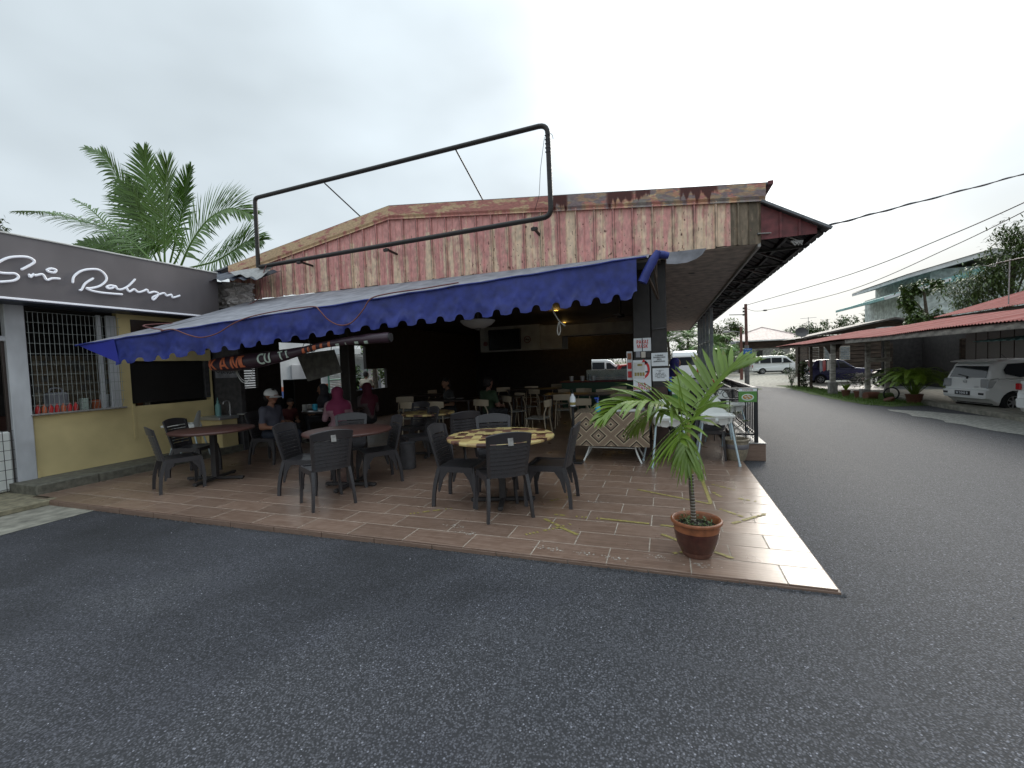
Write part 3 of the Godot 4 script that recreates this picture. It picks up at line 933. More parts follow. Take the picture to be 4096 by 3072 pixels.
	# soffit boards and the white gutter trim
	for i in 16:
		var m := MB.new()
		var za := -6.88 - i * 1.2
		if za < -25.4: break
		m.box(Vector3(0.58, 3.125, za - 0.598), Vector3(1.26, 0.012, 1.193))
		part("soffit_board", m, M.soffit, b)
	for q in [Vector2(0.46, -8.63), Vector2(0.53, -11.55), Vector2(0.58, -14.3), Vector2(0.7, -18.0), Vector2(0.75, -21.0)]:
		var m := MB.new()
		m.lathe([Vector2(0.0, -0.004), Vector2(0.055, -0.004), Vector2(0.055, 0.0)], Vector3(q.x, 3.117, q.y), 16)
		part("downlight_hole", m, M.black, b)
	var tr := MB.new()
	tr.cbox(Vector3(1.225, 3.10, -16.2), Vector3(0.04, 0.06, 18.7), 0.006)
	part("gutter_trim", tr, M.trim, b)
	# ceiling, walls
	var ce := MB.new()
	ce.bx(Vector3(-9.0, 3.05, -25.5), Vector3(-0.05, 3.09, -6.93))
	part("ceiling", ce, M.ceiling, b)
	var wl := MB.new()
	wl.bx(Vector3(-0.03, 0.062, -17.6), Vector3(0.0, 1.0, -7.6))
	wl.bx(Vector3(-0.03, 2.0, -17.6), Vector3(0.0, 3.05, -7.6))
	wl.bx(Vector3(-0.03, 1.0, -17.6), Vector3(0.0, 2.0, -15.0))
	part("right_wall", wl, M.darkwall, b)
	# left side wall with its openings
	var lw := MB.new()
	lw.bx(Vector3(-9.0, 0.0, -7.15), Vector3(-8.9, 3.05, -6.45))
	lw.bx(Vector3(-9.0, 0.0, -7.65), Vector3(-8.9, 1.28, -7.15))
	lw.bx(Vector3(-9.0, 1.80, -7.65), Vector3(-8.9, 3.05, -7.15))
	lw.bx(Vector3(-9.0, 0.0, -8.28), Vector3(-8.9, 3.05, -7.65))
	lw.bx(Vector3(-9.0, 0.0, -12.6), Vector3(-8.9, 0.98, -8.28))
	lw.bx(Vector3(-9.0, 2.35, -12.6), Vector3(-8.9, 3.05, -8.28))
	lw.bx(Vector3(-9.0, 1.62, -12.6), Vector3(-8.9, 2.35, -11.55))
	lw.bx(Vector3(-9.0, 0.0, -25.5), Vector3(-8.9, 3.05, -12.6))
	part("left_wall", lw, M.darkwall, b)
	var lo := MB.new()
	part("cabinet", boxmesh(Vector3(-8.7, 0.75, -8.75), Vector3(0.35, 1.36, 0.9)), M.black, b)
	for i in 9:
		var m := MB.new()
		var y := 1.31 + i * 0.056
		m.box(Vector3(-8.95, y, -7.40), Vector3(0.05, 0.004, 0.48), Basis(Vector3.BACK, 0.5))
		part("louvre", m, M.darkglass, b)
	# back wall with the kitchen opening
	var bw := MB.new()
	bw.bx(Vector3(-9.0, 0.0, -20.1), Vector3(-3.2, 3.05, -20.0))
	bw.bx(Vector3(-3.2, 0.0, -20.1), Vector3(-1.60, 1.2, -20.0))
	bw.bx(Vector3(-3.2, 1.68, -20.1), Vector3(-1.60, 3.05, -20.0))
	bw.bx(Vector3(-1.60, 0.0, -20.1), Vector3(-0.03, 3.05, -20.0))
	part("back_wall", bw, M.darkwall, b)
	# front pillars
	for p in [[Vector3(-0.485, 0.062, -7.22), Vector3(-0.215, 3.05, -7.55), M.pillar], [Vector3(-0.213, 0.062, -7.20), Vector3(0.018, 3.11, -7.6), M.pillar], [Vector3(-6.14, 0.062, -7.35), Vector3(-5.92, 3.05, -7.15), M.pillar], [Vector3(-8.88, 0.062, -7.0), Vector3(-8.55, 3.05, -6.95), M.pillar]]:
		var m := MB.new()
		m.cbox((p[0] + p[1]) * 0.5, (p[1] - p[0]).abs(), 0.01)
		part("pillar", m, p[2], b)
	var br := MB.new()
	br.cbox(Vector3(-0.1, 0.62, -7.186), Vector3(0.225, 1.1, 0.02), 0.004)
	br.cbox(Vector3(-0.35, 0.5, -7.206), Vector3(0.26, 0.86, 0.02), 0.004)
	part("pillar_panel", br, M.brownpillar, b)
	# hanging bulkhead for the television
	var bh := MB.new()
	bh.bx(Vector3(-5.6, 2.02, -13.4), Vector3(-3.62, 2.80, -13.0))
	bh.bx(Vector3(-3.62, 2.02, -13.9), Vector3(-2.95, 2.75, -13.03))
	bh.bx(Vector3(-2.95, 2.40, -13.9), Vector3(-0.05, 2.72, -13.05))
	part("bulkhead", bh, M.bulkhead, b)
	# cross beam at the front under the fascia, carrying the awning
	var be := MB.new()
	be.bx(Vector3(-8.9, 2.95, -7.05), Vector3(-0.2, 3.05, -6.93))
	part("front_beam", be, M.black, b)
	# raised kerb under the railing
	var ku := MB.new()
	ku.cbox(Vector3(1.21, 0.13, -16.45), Vector3(0.36, 0.26, 18.0), 0.008)
	part("kerb", ku, M.riser, b)
	var kt := MB.new()
	kt.cbox(Vector3(1.21, 0.268, -16.45), Vector3(0.375, 0.016, 18.02), 0.004)
	part("kerb_cap", kt, M.trim, b)
	return b

func boxmesh(c: Vector3, s: Vector3, ch := 0.01) -> MB:
	var m := MB.new()
	m.cbox(c, s, ch)
	return m

# ---------------------------------------------------------------- awning and what hangs on it
var A0 := Vector3(-8.15, 2.12, -4.0)
var A1 := Vector3(-0.22, 2.94, -6.02)

func awning() -> void:
	var aw := thing("awning", "long blue awning with scalloped edge and faded grey top", "awning")
	var top := MB.new()
	var b0 := Vector3(-7.92, 3.10, -6.80); var b1 := Vector3(-0.2, 3.13, -6.80)
	top.sheet(func(u: float, w: float):
		var p := A0.lerp(A1, u).lerp(b0.lerp(b1, u), w)
		return p + Vector3(0, -0.035 * sin(PI * w) - 0.012 * sin(u * 34.0) * sin(PI * w), 0), 60, 6)
	part("canopy", top, M.greyfabric, aw)
	var fv := noise(81, 0.8, FastNoiseLite.TYPE_SIMPLEX_SMOOTH, 3)
	var n := 29
	var drop := func(u: float): return lerpf(0.36, 0.53, u) + 0.02 * sin(u * 9.0)
	var start := 0.078
	# scalloped valance: one strip per scallop so that the edge follows the cut
	var va := MB.new()
	var bulge := func(u: float, w: float):
		var s := pow(1.0 - w, 1.5)
		return Vector3(0.0, 0.0, 0.045 * fv.get_noise_2d(u * 30.0, w * 1.2) * s + 0.035 * fv.get_noise_2d(u * 9.0 + 40.0, w * 0.5) + 0.02 * s * (0.3 + sin(u * n * TAU) * 0.3) + 0.03 * (1 - w))
	var edge := func(u: float):
		var t := fposmod((u - start) / (1 - start) * n, 1.0)
		var notch := clampf(1.0 - pow(absf(t - 0.5) / 0.22, 2.0), 0, 1) if absf(t - 0.5) < 0.22 else 0.0
		return sqrt(notch) * 0.18 + 0.02 * sin(t * TAU) * sin(t * TAU)
	va.sheet(func(uu: float, w: float):
		var u: float = lerpf(start, 0.985, uu)
		var p := A0.lerp(A1, u)
		var e: float = edge.call(u)
		var y: float = drop.call(u) * (1.0 - lerpf(e, 1.0, w))
		return p + Vector3(0, -y, 0) + bulge.call(u, w), 600, 8)
	part("valance", va, M.blue, aw)
	var fl := MB.new()
	fl.tri(A0, A0.lerp(A1, 0.078) + Vector3(0.07, -0.36, 0.02), A0.lerp(A1, 0.0782) + Vector3(0, 0.0, 0.03))
	fl.tri(A0.lerp(A1, 0.0775) + Vector3(0.068, -0.365, 0.005), A0 + Vector3(0.0, 0, -0.012), A0.lerp(A1, 0.078) + Vector3(0, 0, -0.0))
	part("side_flap", fl, M.bluelit, aw)
	var hem := MB.new()
	var hp := []
	for i in 40: hp.append(A0.lerp(A1, i / 39.0) + Vector3(0, -0.012 + 0.006 * sin(i * 1.9), 0.018))
	hem.tube(hp, 0.012, 6)
	part("hem_pole", hem, M.blue, aw)
	# bundled cloth at the right end, stub of the roller, wooden brackets
	var ro := MB.new()
	ro.tube([Vector3(-0.275, 2.60, -6.02), Vector3(-0.21, 2.74, -6.03), Vector3(-0.14, 2.87, -6.05), Vector3(-0.07, 2.985, -6.08)], [0.062, 0.058, 0.060, 0.045], 12)
	part("rolled_cloth", ro, M.blue, aw)
	var rb := MB.new()
	rb.tube([Vector3(-0.10, 2.96, -6.1), Vector3(0.0, 2.945, -6.11), Vector3(0.055, 2.93, -6.12)], [0.055, 0.05, 0.042], 12)
	part("roller", rb, M.blue, aw)
	var wb := MB.new()
	wb.bar(Vector3(-0.20, 2.68, -6.15), Vector3(-0.09, 2.43, -6.45), 0.03, 0.03)
	wb.bar(Vector3(-0.13, 2.80, -6.15), Vector3(-0.085, 2.43, -6.45), 0.022, 0.022)
	wb.bar(Vector3(-0.10, 2.44, -6.42), Vector3(-0.10, 2.92, -6.4), 0.02, 0.02)
	part("bracket", wb, M.oldwood, aw)
	for u in [0.06, 0.35, 0.68, 0.97]:
		var m := MB.new()
		m.tube([A0.lerp(A1, u) + Vector3(0, -0.03, 0), b0.lerp(b1, u) + Vector3(0, -0.1, 0.03)], 0.018, 8)
		part("arm", m, M.iron, aw)
	# red-brown cord slung over the front
	var cord := MB.new()
	var q := [Vector3(-8.3, 2.62, -6.0), Vector3(-7.62, 2.42, -4.6), Vector3(-6.85, 2.28, -4.36)]
	for e in [[0.17, 0.0], [0.20, 0.02], [0.225, 0.12], [0.25, 0.19], [0.28, 0.17], [0.31, 0.07], [0.335, 0.0], [0.38, -0.02], [0.42, -0.02], [0.452, 0.0], [0.465, 0.07], [0.48, 0.22], [0.50, 0.315], [0.52, 0.30], [0.54, 0.16], [0.555, 0.02], [0.58, -0.02], [0.61, -0.02], [0.64, -0.015], [0.70, -0.02]]:
		q.append(A0.lerp(A1, e[0]) + Vector3(0, -e[1] + 0.004, 0.085 if e[1] > 0.0 else 0.035))
	var c3 := Curve3D.new()
	for p in q: c3.add_point(p)
	cord.tube(smooth(q, 5), 0.009, 6)
	single("slack_cord", cord, M.rope, "thin red-brown cord looping down over the blue awning valance", "cord")
	var c2 := MB.new()
	c2.tube(smooth([Vector3(-7.16, 3.66, -6.48), Vector3(-7.20, 3.45, -6.42), Vector3(-7.28, 3.25, -6.45), Vector3(-7.45, 3.05, -6.5), Vector3(-7.62, 2.93, -6.4), Vector3(-8.0, 2.80, -6.2), Vector3(-8.3, 2.62, -6.0)], 4), 0.009, 6)
	single("hanging_rope", c2, M.rope, "reddish rope hanging from the sign frame corner past the foil", "rope")
	var wr := MB.new()
	wr.tube(smooth([Vector3(-1.56, 2.50, -6.3), Vector3(-1.54, 2.36, -6.3), Vector3(-1.46, 2.21, -6.3), Vector3(-1.37, 2.13, -6.3)], 4), 0.011, 6)
	wr.tube(smooth([Vector3(-1.46, 2.19, -6.29), Vector3(-1.485, 2.08, -6.29), Vector3(-1.47, 2.0, -6.29), Vector3(-1.44, 2.07, -6.29), Vector3(-1.455, 2.19, -6.29)], 4), 0.008, 6)
	single("knotted_rope", wr, M.whiterope, "knotted white rope dangling below the middle of the blue awning", "rope")
	# torn strip of pale cloth at the right end, under the fascia
	var of := MB.new()
	of.prism(PackedVector2Array([Vector2(0.03, 3.115), Vector2(0.03, 2.955), Vector2(0.16, 2.938), Vector2(0.30, 2.945), Vector2(0.42, 2.98), Vector2(0.50, 3.03), Vector2(0.56, 3.115)]), Transform3D(Basis(), Vector3(0, 0, -6.76)), 0.006)
	single("fabric_offcut", of, M.greyfabric, "curved scrap of pale grey awning fabric hanging below the fascia", "fabric")
	banner()

func smooth(p: Array, k: int) -> Array:
	var o := []
	for i in p.size() - 1:
		var a: Vector3 = p[maxi(i - 1, 0)]; var b: Vector3 = p[i]; var c: Vector3 = p[i + 1]; var d: Vector3 = p[mini(i + 2, p.size() - 1)]
		for j in k:
			o.append(b.cubic_interpolate(c, a, d, float(j) / k))
	o.append(p[p.size() - 1])
	return o

# dark banner rolled up and tied under the awning, its letters half hidden in the folds
func banner() -> void:
	var bn := thing("rolled_banner", "rolled plum banner with orange and mint lettering tied under the awning", "banner")
	var line := [Vector3(-6.62, 1.76, -4.92), Vector3(-6.2, 1.78, -4.95), Vector3(-5.76, 1.81, -5.0), Vector3(-5.3, 1.86, -5.02), Vector3(-4.95, 1.92, -5.05), Vector3(-4.7, 1.97, -5.08), Vector3(-4.3, 2.01, -5.1), Vector3(-3.9, 2.025, -5.12), Vector3(-3.55, 2.03, -5.15)]
	var rad := [0.10, 0.125, 0.115, 0.085, 0.052, 0.045, 0.055, 0.07, 0.075]
	var pts := smooth(line, 4)
	var rr := []
	for i in pts.size():
		var t := float(i) / (pts.size() - 1) * 8.0
		var k := mini(int(t), 7)
		rr.append(lerpf(rad[k], rad[k + 1], t - k) * (1.0 + 0.015 * sin(i * 2.3)))
	var m := MB.new()
	m.tube(pts, rr, 16, false)
	part("roll", m, M.plum, bn)
	var inn := MB.new()
	inn.tube([pts[-2], pts[-1] + Vector3(0.012, 0.0, 0)], [0.055, 0.06], 12, true)
	inn.tube([pts[1], pts[0] + Vector3(-0.012, 0, 0)], [0.08, 0.085], 12, true)
	part("roll_end", inn, M.greywall, bn)
	var font := SystemFont.new()
	font.font_names = PackedStringArray(["Droid Sans"]); font.font_weight = 700
	var sets := [["K", 0.035, M.orange, 1.0], ["A", 0.095, M.orange, 1.0], ["M", 0.160, M.orange, 1.0], ["I", 0.215, M.orange, 1.0], ["C", 0.285, M.mint, 1.0], ["U", 0.335, M.mint, 1.0], ["T", 0.385, M.mint, 1.0], ["I", 0.43, M.mint, 0.9]]
	for s in sets:
		var tm := TextMesh.new()
		tm.text = s[0]; tm.font = font; tm.font_size = 64
		var i := int(s[1] * (pts.size() - 1))
		var r: float = rr[i]
		tm.pixel_size = r * 2.9 / 64.0 * s[3]
		tm.depth = 0.003
		var p: Vector3 = pts[i]
		var d: Vector3 = (pts[i + 1] - pts[i]).normalized()
		var toward := (Vector3(0, 1.6, 0) - p); toward.y = 0
		var f := (toward - d * toward.dot(d)).normalized()
		var mi := part("letter", bent_letter(tm.text, font, r, s[3]), s[2], bn)
		mi.transform = Transform3D(Basis(d, f.cross(d).normalized(), f), p)
	for q in [[0.505, 6, M.orange, 0.055], [0.60, 5, M.orange, 0.058], [0.73, 4, M.mint, 0.062]]:
		for j in q[1]:
			var t: float = q[0] + j * (0.022 if q[2] == M.orange else 0.05)
			var i := int(t * (pts.size() - 1))
			var p: Vector3 = pts[mini(i, pts.size() - 2)].lerp(pts[mini(i + 1, pts.size() - 1)], fposmod(t * (pts.size() - 1), 1.0))
			var d: Vector3 = (pts[mini(i + 1, pts.size() - 1)] - pts[i]).normalized()
			var f := (Vector3(0, 1.6, 0) - p); f = (f - d * f.dot(d)).normalized()
			var r: float = rr[i] + 0.003
			var l := MB.new()
			var up := f.cross(d).normalized()
			var a0 := -0.9 if q[2] == M.orange else -1.05; var a1 := 0.55 if q[2] == M.orange else -0.30
			for s in 5:
				var b0 := lerpf(a0, a1, s / 5.0); var b1 := lerpf(a0, a1, (s + 1) / 5.0)
				var w := 0.022 if q[2] == M.orange else 0.03
				var sk := 0.25
				var e0 := (f * cos(b0) + up * sin(b0)) * r; var e1 := (f * cos(b1) + up * sin(b1)) * r
				l.quad(p + e0 - d * (w - b0 * r * sk), p + e0 + d * (w + b0 * r * sk), p + e1 + d * (w + b1 * r * sk), p + e1 - d * (w - b1 * r * sk))
			if j % 2 == 0 or q[2] == M.mint: part("letter", l, q[2], bn)
	var tie := MB.new()
	for u in [[0.57, 0.06]]:
		var i := int(u[0] * (pts.size() - 1))
		var ring := []
		for k in 13: ring.append(pts[i] + Vector3(0.01 * sin(k), cos(TAU * k / 12) * u[1], sin(TAU * k / 12) * u[1]))
		tie.tube(ring, 0.006, 5)
		tie.tube([pts[i] + Vector3(0, 0.05, 0.03), pts[i] + Vector3(-0.06, 0.2, 0.05), pts[i] + Vector3(-0.08, 0.32, 0.06)], 0.006, 5)
	part("tie", tie, M.iron, bn)
	var loop := MB.new()
	loop.tube(smooth([Vector3(-6.42, 1.80, -5.1), Vector3(-6.37, 1.60, -5.1), Vector3(-6.25, 1.47, -5.1), Vector3(-6.10, 1.52, -5.1), Vector3(-6.03, 1.68, -5.1), Vector3(-6.03, 1.82, -5.1)], 5), 0.006, 6)
	loop.tube(smooth([Vector3(-6.40, 1.80, -5.12), Vector3(-6.38, 1.62, -5.12), Vector3(-6.26, 1.50, -5.12), Vector3(-6.12, 1.54, -5.12), Vector3(-6.05, 1.68, -5.12), Vector3(-6.05, 1.82, -5.12)], 5), 0.005, 6)
	single("looped_cable", loop, M.whiterope, "loop of white cable hanging under the left end of the rolled banner", "cable")

# a letter drawn on a cylinder of radius r lying along x
func bent_letter(s: String, font: Font, r: float, k: float) -> MB:
	var tm := TextMesh.new()
	tm.text = s; tm.font = font; tm.font_size = 64; tm.pixel_size = 1.0 / 64.0; tm.depth = 0.0; tm.curve_step = 1.0
	var out := MB.new()
	var ar := tm.surface_get_arrays(0) if tm.get_surface_count() else []
	if ar.is_empty(): return out
	var vv: PackedVector3Array = ar[Mesh.ARRAY_VERTEX]; var ii = ar[Mesh.ARRAY_INDEX]
	var h := r * 2.05 * k
	var idx: PackedInt32Array = ii if ii != null and ii.size() else PackedInt32Array(range(vv.size()))
	for i in range(0, idx.size(), 3):
		var p := []
		for j in 3: p.append(Vector2(vv[idx[i + j]].x, vv[idx[i + j]].y) * h)
		# split so that long triangles follow the curve
		var st := [[p[0], p[1], p[2], 0]]
		while st.size():
			var t = st.pop_back()
			var l := [t[0].distance_to(t[1]), t[1].distance_to(t[2]), t[2].distance_to(t[0])]
			var mx := 0 if l[0] >= l[1] and l[0] >= l[2] else (1 if l[1] >= l[2] else 2)
			if l[mx] > r * 0.45 and t[3] < 6:
				var a = t[mx]; var b = t[(mx + 1) % 3]; var c = t[(mx + 2) % 3]
				var md = (a + b) * 0.5
				st.append([a, md, c, t[3] + 1]); st.append([md, b, c, t[3] + 1])
			else:
				var w := []
				for q in [t[0], t[1], t[2]]:
					var an: float = q.y / r
					w.append(Vector3(q.x, sin(an) * (r + 0.007), cos(an) * (r + 0.007)))
				if (w[1] - w[0]).cross(w[2] - w[0]).z < 0: out.tri(w[0], w[2], w[1])
				else: out.tri(w[0], w[1], w[2])
	return out

# pipe frame for a sign above the roof
func sign_frame() -> void:
	var f := thing("sign_frame", "empty rectangular sign frame of dark rusty pipe above the gable", "frame")
	var zz := -6.52
	var m := MB.new()
	var corner := func(c: Vector3, a: Vector3, b: Vector3, r: float) -> Array:
		var o := []
		for i in 6:
			var t := i / 5.0
			o.append((c + a * r) * (1 - t) * (1 - t) + c * 2 * t * (1 - t) + (c + b * r) * t * t)
		return o
	var bl := Vector3(-7.41, 3.66, zz); var tl := Vector3(-7.39, 4.97, zz); var tr := Vector3(-1.59, 5.13, zz); var brr := Vector3(-1.58, 3.78, zz)
	var pts := [bl]
	pts += corner.call(tl, Vector3.DOWN, Vector3.RIGHT, 0.08)
	pts += corner.call(tr, Vector3.LEFT, Vector3.DOWN, 0.14)
	pts += corner.call(brr, Vector3.UP, Vector3.LEFT, 0.14)
	pts.append(bl + Vector3(0.03, 0.0, 0))
	m.tube(pts, 0.038, 10)
	part("pipe", m, M.pipe, f)
	for q in [[Vector3(-5.72, 4.97, zz), Vector3(-5.22, 4.36, -6.95)], [Vector3(-3.10, 5.05, zz), Vector3(-2.80, 4.28, -6.95)]]:
		var s := MB.new()
		s.tube([q[0], q[1]], 0.012, 6)
		part("stay", s, M.pipe, f)
	for x in [-6.4, -4.5, -1.86]:
		var s := MB.new()
		s.tube([Vector3(x, 3.655, zz), Vector3(x, 3.64, FZ)], 0.022, 8)
		s.cbox(Vector3(x + 0.02, 3.63, zz + 0.02), Vector3(0.10, 0.05, 0.05), 0.008)
		part("bracket", s, M.pipe, f)
	var wi := MB.new()
	wi.tube([Vector3(-1.64, 4.95, zz + 0.01), Vector3(-1.72, 4.5, zz), Vector3(-1.80, 4.2, -6.7), Vector3(-1.9, 4.0, -6.78)], 0.004, 5)
	wi.tube(smooth([Vector3(-1.60, 4.98, zz + 0.05), Vector3(-1.52, 4.95, zz + 0.05), Vector3(-1.50, 4.88, zz + 0.05)], 3), 0.004, 5)
	for i in 5: wi.tube([Vector3(-1.63, 4.72 + i * 0.06, zz + 0.03), Vector3(-1.55, 4.73 + i * 0.06, zz + 0.03)], 0.01, 5)
	part("wire", wi, M.cable, f)

# ---------------------------------------------------------------- the shop on the left
func shop() -> void:
	var s := thing("corner_shop", "yellow-walled shop with grilled window and dark script sign on the left", "building")
	var wx := -8.75
	var w := MB.new()
	w.bx(Vector3(wx - 0.12, 0.0, -6.44), Vector3(wx, 1.11, -3.68))
	w.bx(Vector3(wx - 0.12, 1.11, -5.0), Vector3(wx, 2.75, -4.86))
	w.bx(Vector3(wx - 0.12, 1.90, -6.44), Vector3(wx, 2.75, -5.0))
	w.bx(Vector3(wx - 0.12, 1.11, -6.44), Vector3(wx, 1.90, -6.39))
	w.bx(Vector3(wx, 0.0, -3.74), Vector3(wx + 0.03, 0.30, -3.66))
	part("wall", w, M.yellow, s)
	var pl := MB.new()
	pl.bx(Vector3(wx + 0.002, 0.55, -5.03), Vector3(wx + 0.012, 1.15, -4.99))
	part("plaster_run", pl, M.yellow, s)
	# white posts and door frame
	for q in [[Vector3(wx - 0.06, 0.02, -3.70), Vector3(wx + 0.05, 2.72, -3.49)], [Vector3(wx - 0.08, 1.12, -4.86), Vector3(wx - 0.02, 2.66, -4.72)], [Vector3(wx - 0.10, 1.12, -4.66), Vector3(wx - 0.05, 2.66, -4.60)]]:
		part("post", boxmesh((q[0] + q[1]) * 0.5, (q[1] - q[0]).abs(), 0.008), M.postwhite, s)
	part("transom", boxmesh(Vector3(wx, 2.22, -3.0), Vector3(0.07, 0.07, 1.0), 0.008), M.postwhite, s)
	part("sill", boxmesh(Vector3(wx + 0.01, 1.115, -4.28), Vector3(0.13, 0.025, 1.2), 0.006), M.trim, s)
	part("window_jamb", boxmesh(Vector3(wx - 0.03, 1.53, -6.35), Vector3(0.06, 0.74, 0.10), 0.006), M.greywall, s)
	part("serving_shutter", boxmesh(Vector3(wx - 0.05, 1.53, -5.65), Vector3(0.02, 0.74, 1.28), 0.004), M.black, s)
	# welded grille: upright bars, cross bars and the raked foot
	for i in 21:
		var z := -3.72 - i * 0.0555
		var m := MB.new()
		m.tube([Vector3(wx + 0.07, 2.62, z), Vector3(wx + 0.07, 1.24, z), Vector3(wx + 0.02, 1.13, z)], 0.0035, 5)
		part("grille_bar", m, M.grille, s)
	for i in 10:
		var m := MB.new()
		var y := 1.25 + i * 0.152
		m.tube([Vector3(wx + 0.066, y, -3.70), Vector3(wx + 0.066, y, -4.86)], 0.0035, 5)
		part("grille_bar", m, M.grille, s)
	# the room behind the window
	var room := MB.new()
	room.bx(Vector3(wx - 2.6, 0.0, -6.44), Vector3(wx - 2.55, 2.75, -2.0))
	room.bx(Vector3(wx - 2.6, 2.70, -6.44), Vector3(wx - 0.12, 2.75, -2.0))
	room.bx(Vector3(wx - 2.6, 0.0, -6.44), Vector3(wx - 0.12, 0.06, -2.0))
	room.bx(Vector3(wx - 2.55, 0.0, -6.44), Vector3(wx - 0.12, 2.75, -6.40))
	room.bx(Vector3(wx - 2.6, 0.0, -1.6), Vector3(wx - 0.12, 3.0, -1.5))
	part("inner_wall", room, M.darkwall, s)
	# little wall tiles in two tones seen through the grille
	var r := RandomNumberGenerator.new(); r.seed = 4
	var tl := boxmesh(Vector3.ZERO, Vector3(0.01, 0.096, 0.096), 0.002).mesh()
	for i in 16:
		for j in 12:
			var o := part("wall_tile", tl, [M.tilewall, M.tilewall2, M.tilewall, M.trim][r.randi() % 4 if r.randf() < 0.6 else 0], s)
			o.position = Vector3(wx - 2.535, 0.95 + j * 0.1, -4.9 - i * 0.1 + 0.0)
	# counter and goods behind the window
	part("counter", boxmesh(Vector3(wx - 0.75, 0.55, -5.0), Vector3(1.0, 1.05, 2.4)), M.tablewood, s)
	# sign box
	var sx := -8.30
	var sb := MB.new()
	sb.cbox(Vector3(sx - 0.22, 3.17, -3.9), Vector3(0.44, 0.86, 4.9), 0.006)
	part("sign_box", sb, M.signboard, s)
	var ed := MB.new()
	ed.cbox(Vector3(sx - 0.01, 3.605, -3.9), Vector3(0.05, 0.022, 4.92), 0.004)
	part("sign_edge", ed, M.white, s)
	var tb := MB.new()
	tb.cbox(Vector3(sx - 0.0, 2.735, -3.9), Vector3(0.03, 0.028, 4.92), 0.004)
	part("sign_light_strip", tb, M.signwhite, s)
	var bl := MB.new()
	bl.bx(Vector3(sx - 0.44, 2.70, -6.34), Vector3(sx - 0.01, 2.72, -1.5))
	part("sign_underside", bl, M.bluesheet, s)
	for st in sign_strokes():
		var m := MB.new()
		m.tube(smooth(st, 4), 0.016, 8)
		for p in [st[0], st[-1]]:
			m.lathe([Vector2(0.0, -0.016), Vector2(0.011, -0.011), Vector2(0.016, 0), Vector2(0.011, 0.011), Vector2(0, 0.016)], p, 8)
		part("lettering", m, M.signwhite, s)
	# the roof slab and body behind
	var body := MB.new()
	body.bx(Vector3(-16, 3.0, -6.44), Vector3(sx - 0.3, 3.55, -1.5))
	body.bx(Vector3(-16, 0.0, -6.44), Vector3(wx - 2.6, 3.0, -6.3))
	part("roof_slab", body, M.concrete, s)
	# print panel above the serving window
	var ps := MB.new()
	ps.bx(Vector3(wx + 0.002, 2.12, -6.38), Vector3(wx + 0.012, 2.62, -5.05))
	part("menu_board", ps, M.tabledark, s)
	for k in 7:
		var m := MB.new()
		m.lathe([Vector2(0.0, 0.004), Vector2(0.055, 0.003), Vector2(0.06, 0.0)], Vector3(wx + 0.013, 2.28 + 0.14 * (k % 2), -5.2 - k * 0.16), 14, Basis(Vector3.UP, Vector3.RIGHT, Vector3.BACK))
		part("printed_dish", m, M.potrim, s)
	# door opening: dark room with a white cabinet behind a wire door
	part("door_frame", boxmesh(Vector3(wx - 0.03, 1.12, -3.475), Vector3(0.05, 2.2, 0.03), 0.004), M.tabledark, s)
	var cab := thing("chest_freezer", "white cabinet behind a wire mesh door at the left edge", "freezer", Vector3(wx - 0.16, 0.08, -3.13))
	part("body", boxmesh(Vector3(0, 0.42, 0), Vector3(0.4, 0.84, 0.66), 0.02), M.whiteplastic, cab)
	for i in 8:
		var m := MB.new(); m.tube([Vector3(0.24, 0.0, -0.32 + i * 0.09), Vector3(0.24, 0.86, -0.32 + i * 0.09)], 0.004, 5)
		part("wire", m, M.iron, cab)
	for i in 7:
		var m := MB.new(); m.tube([Vector3(0.244, 0.04 + i * 0.135, -0.34), Vector3(0.244, 0.04 + i * 0.135, 0.32)], 0.004, 5)
		part("wire", m, M.iron, cab)
	# goods on the counter
	var goods := [[0.22, M.mint, -0.05, "pale green packet beside the snack bags behind the window grille"], [0.18, M.orange, -0.22, "orange packet on the counter behind the window grille"], [0.26, M.paper, -0.34, "white carton on the counter behind the window grille"], [0.26, M.white, -0.46, "pale box next to the white carton behind the window grille"], [0.16, M.deepblue, -0.60, "small dark blue box low behind the window grille"], [0.20, M.tape, -0.74, "yellow box near the right side of the window grille"], [0.28, M.potrim, -0.86, "tall brown bottle of sauce behind the window grille"], [0.2, M.chalk, -0.98, "cream packet at the right end of the row behind the grille"]]
	for g in goods:
		var m := MB.new()
		m.cbox(Vector3(0, g[0] * 0.5, 0), Vector3(0.08, g[0], 0.09), 0.006)
		var o := single("packet", m, g[1], g[3], "packet", "packets behind the window grille")
		o.position = Vector3(wx - 0.45, 1.08, -4.50 + g[2])
	var ct := thing("drink_container", "grey-violet plastic container with a carrying handle behind the grille", "container", Vector3(wx - 0.4, 1.08, -4.18))
	var cm := MB.new(); cm.cbox(Vector3(0, 0.17, 0), Vector3(0.2, 0.34, 0.24), 0.03)
	part("body", cm, M.greyfabric, ct)
	var ch := MB.new(); ch.tube(smooth([Vector3(0, 0.33, -0.08), Vector3(0, 0.40, -0.06), Vector3(0, 0.40, 0.06), Vector3(0, 0.33, 0.08)], 4), 0.012, 6)
	part("handle", ch, M.greyfabric, ct)
	for i in 7:
		var m := MB.new(); m.lathe([Vector2(0, 0), Vector2(0.028, 0), Vector2(0.03, 0.09), Vector2(0.012, 0.12), Vector2(0.012, 0.14), Vector2(0, 0.14)], Vector3.ZERO, 10)
		var o := single("sauce_bottle", m, M.red if i % 3 != 1 else M.orange, ["nearest red bottle at the left end of the window sill row", "orange bottle second from the left in the window sill row", "red bottle third from the left in the window sill row", "red bottle in the middle of the window sill row", "orange bottle just right of the middle of the window sill row", "red bottle second from the right end of the sill row", "red bottle at the right end of the window sill row"][i], "bottle", "bottles along the window sill")
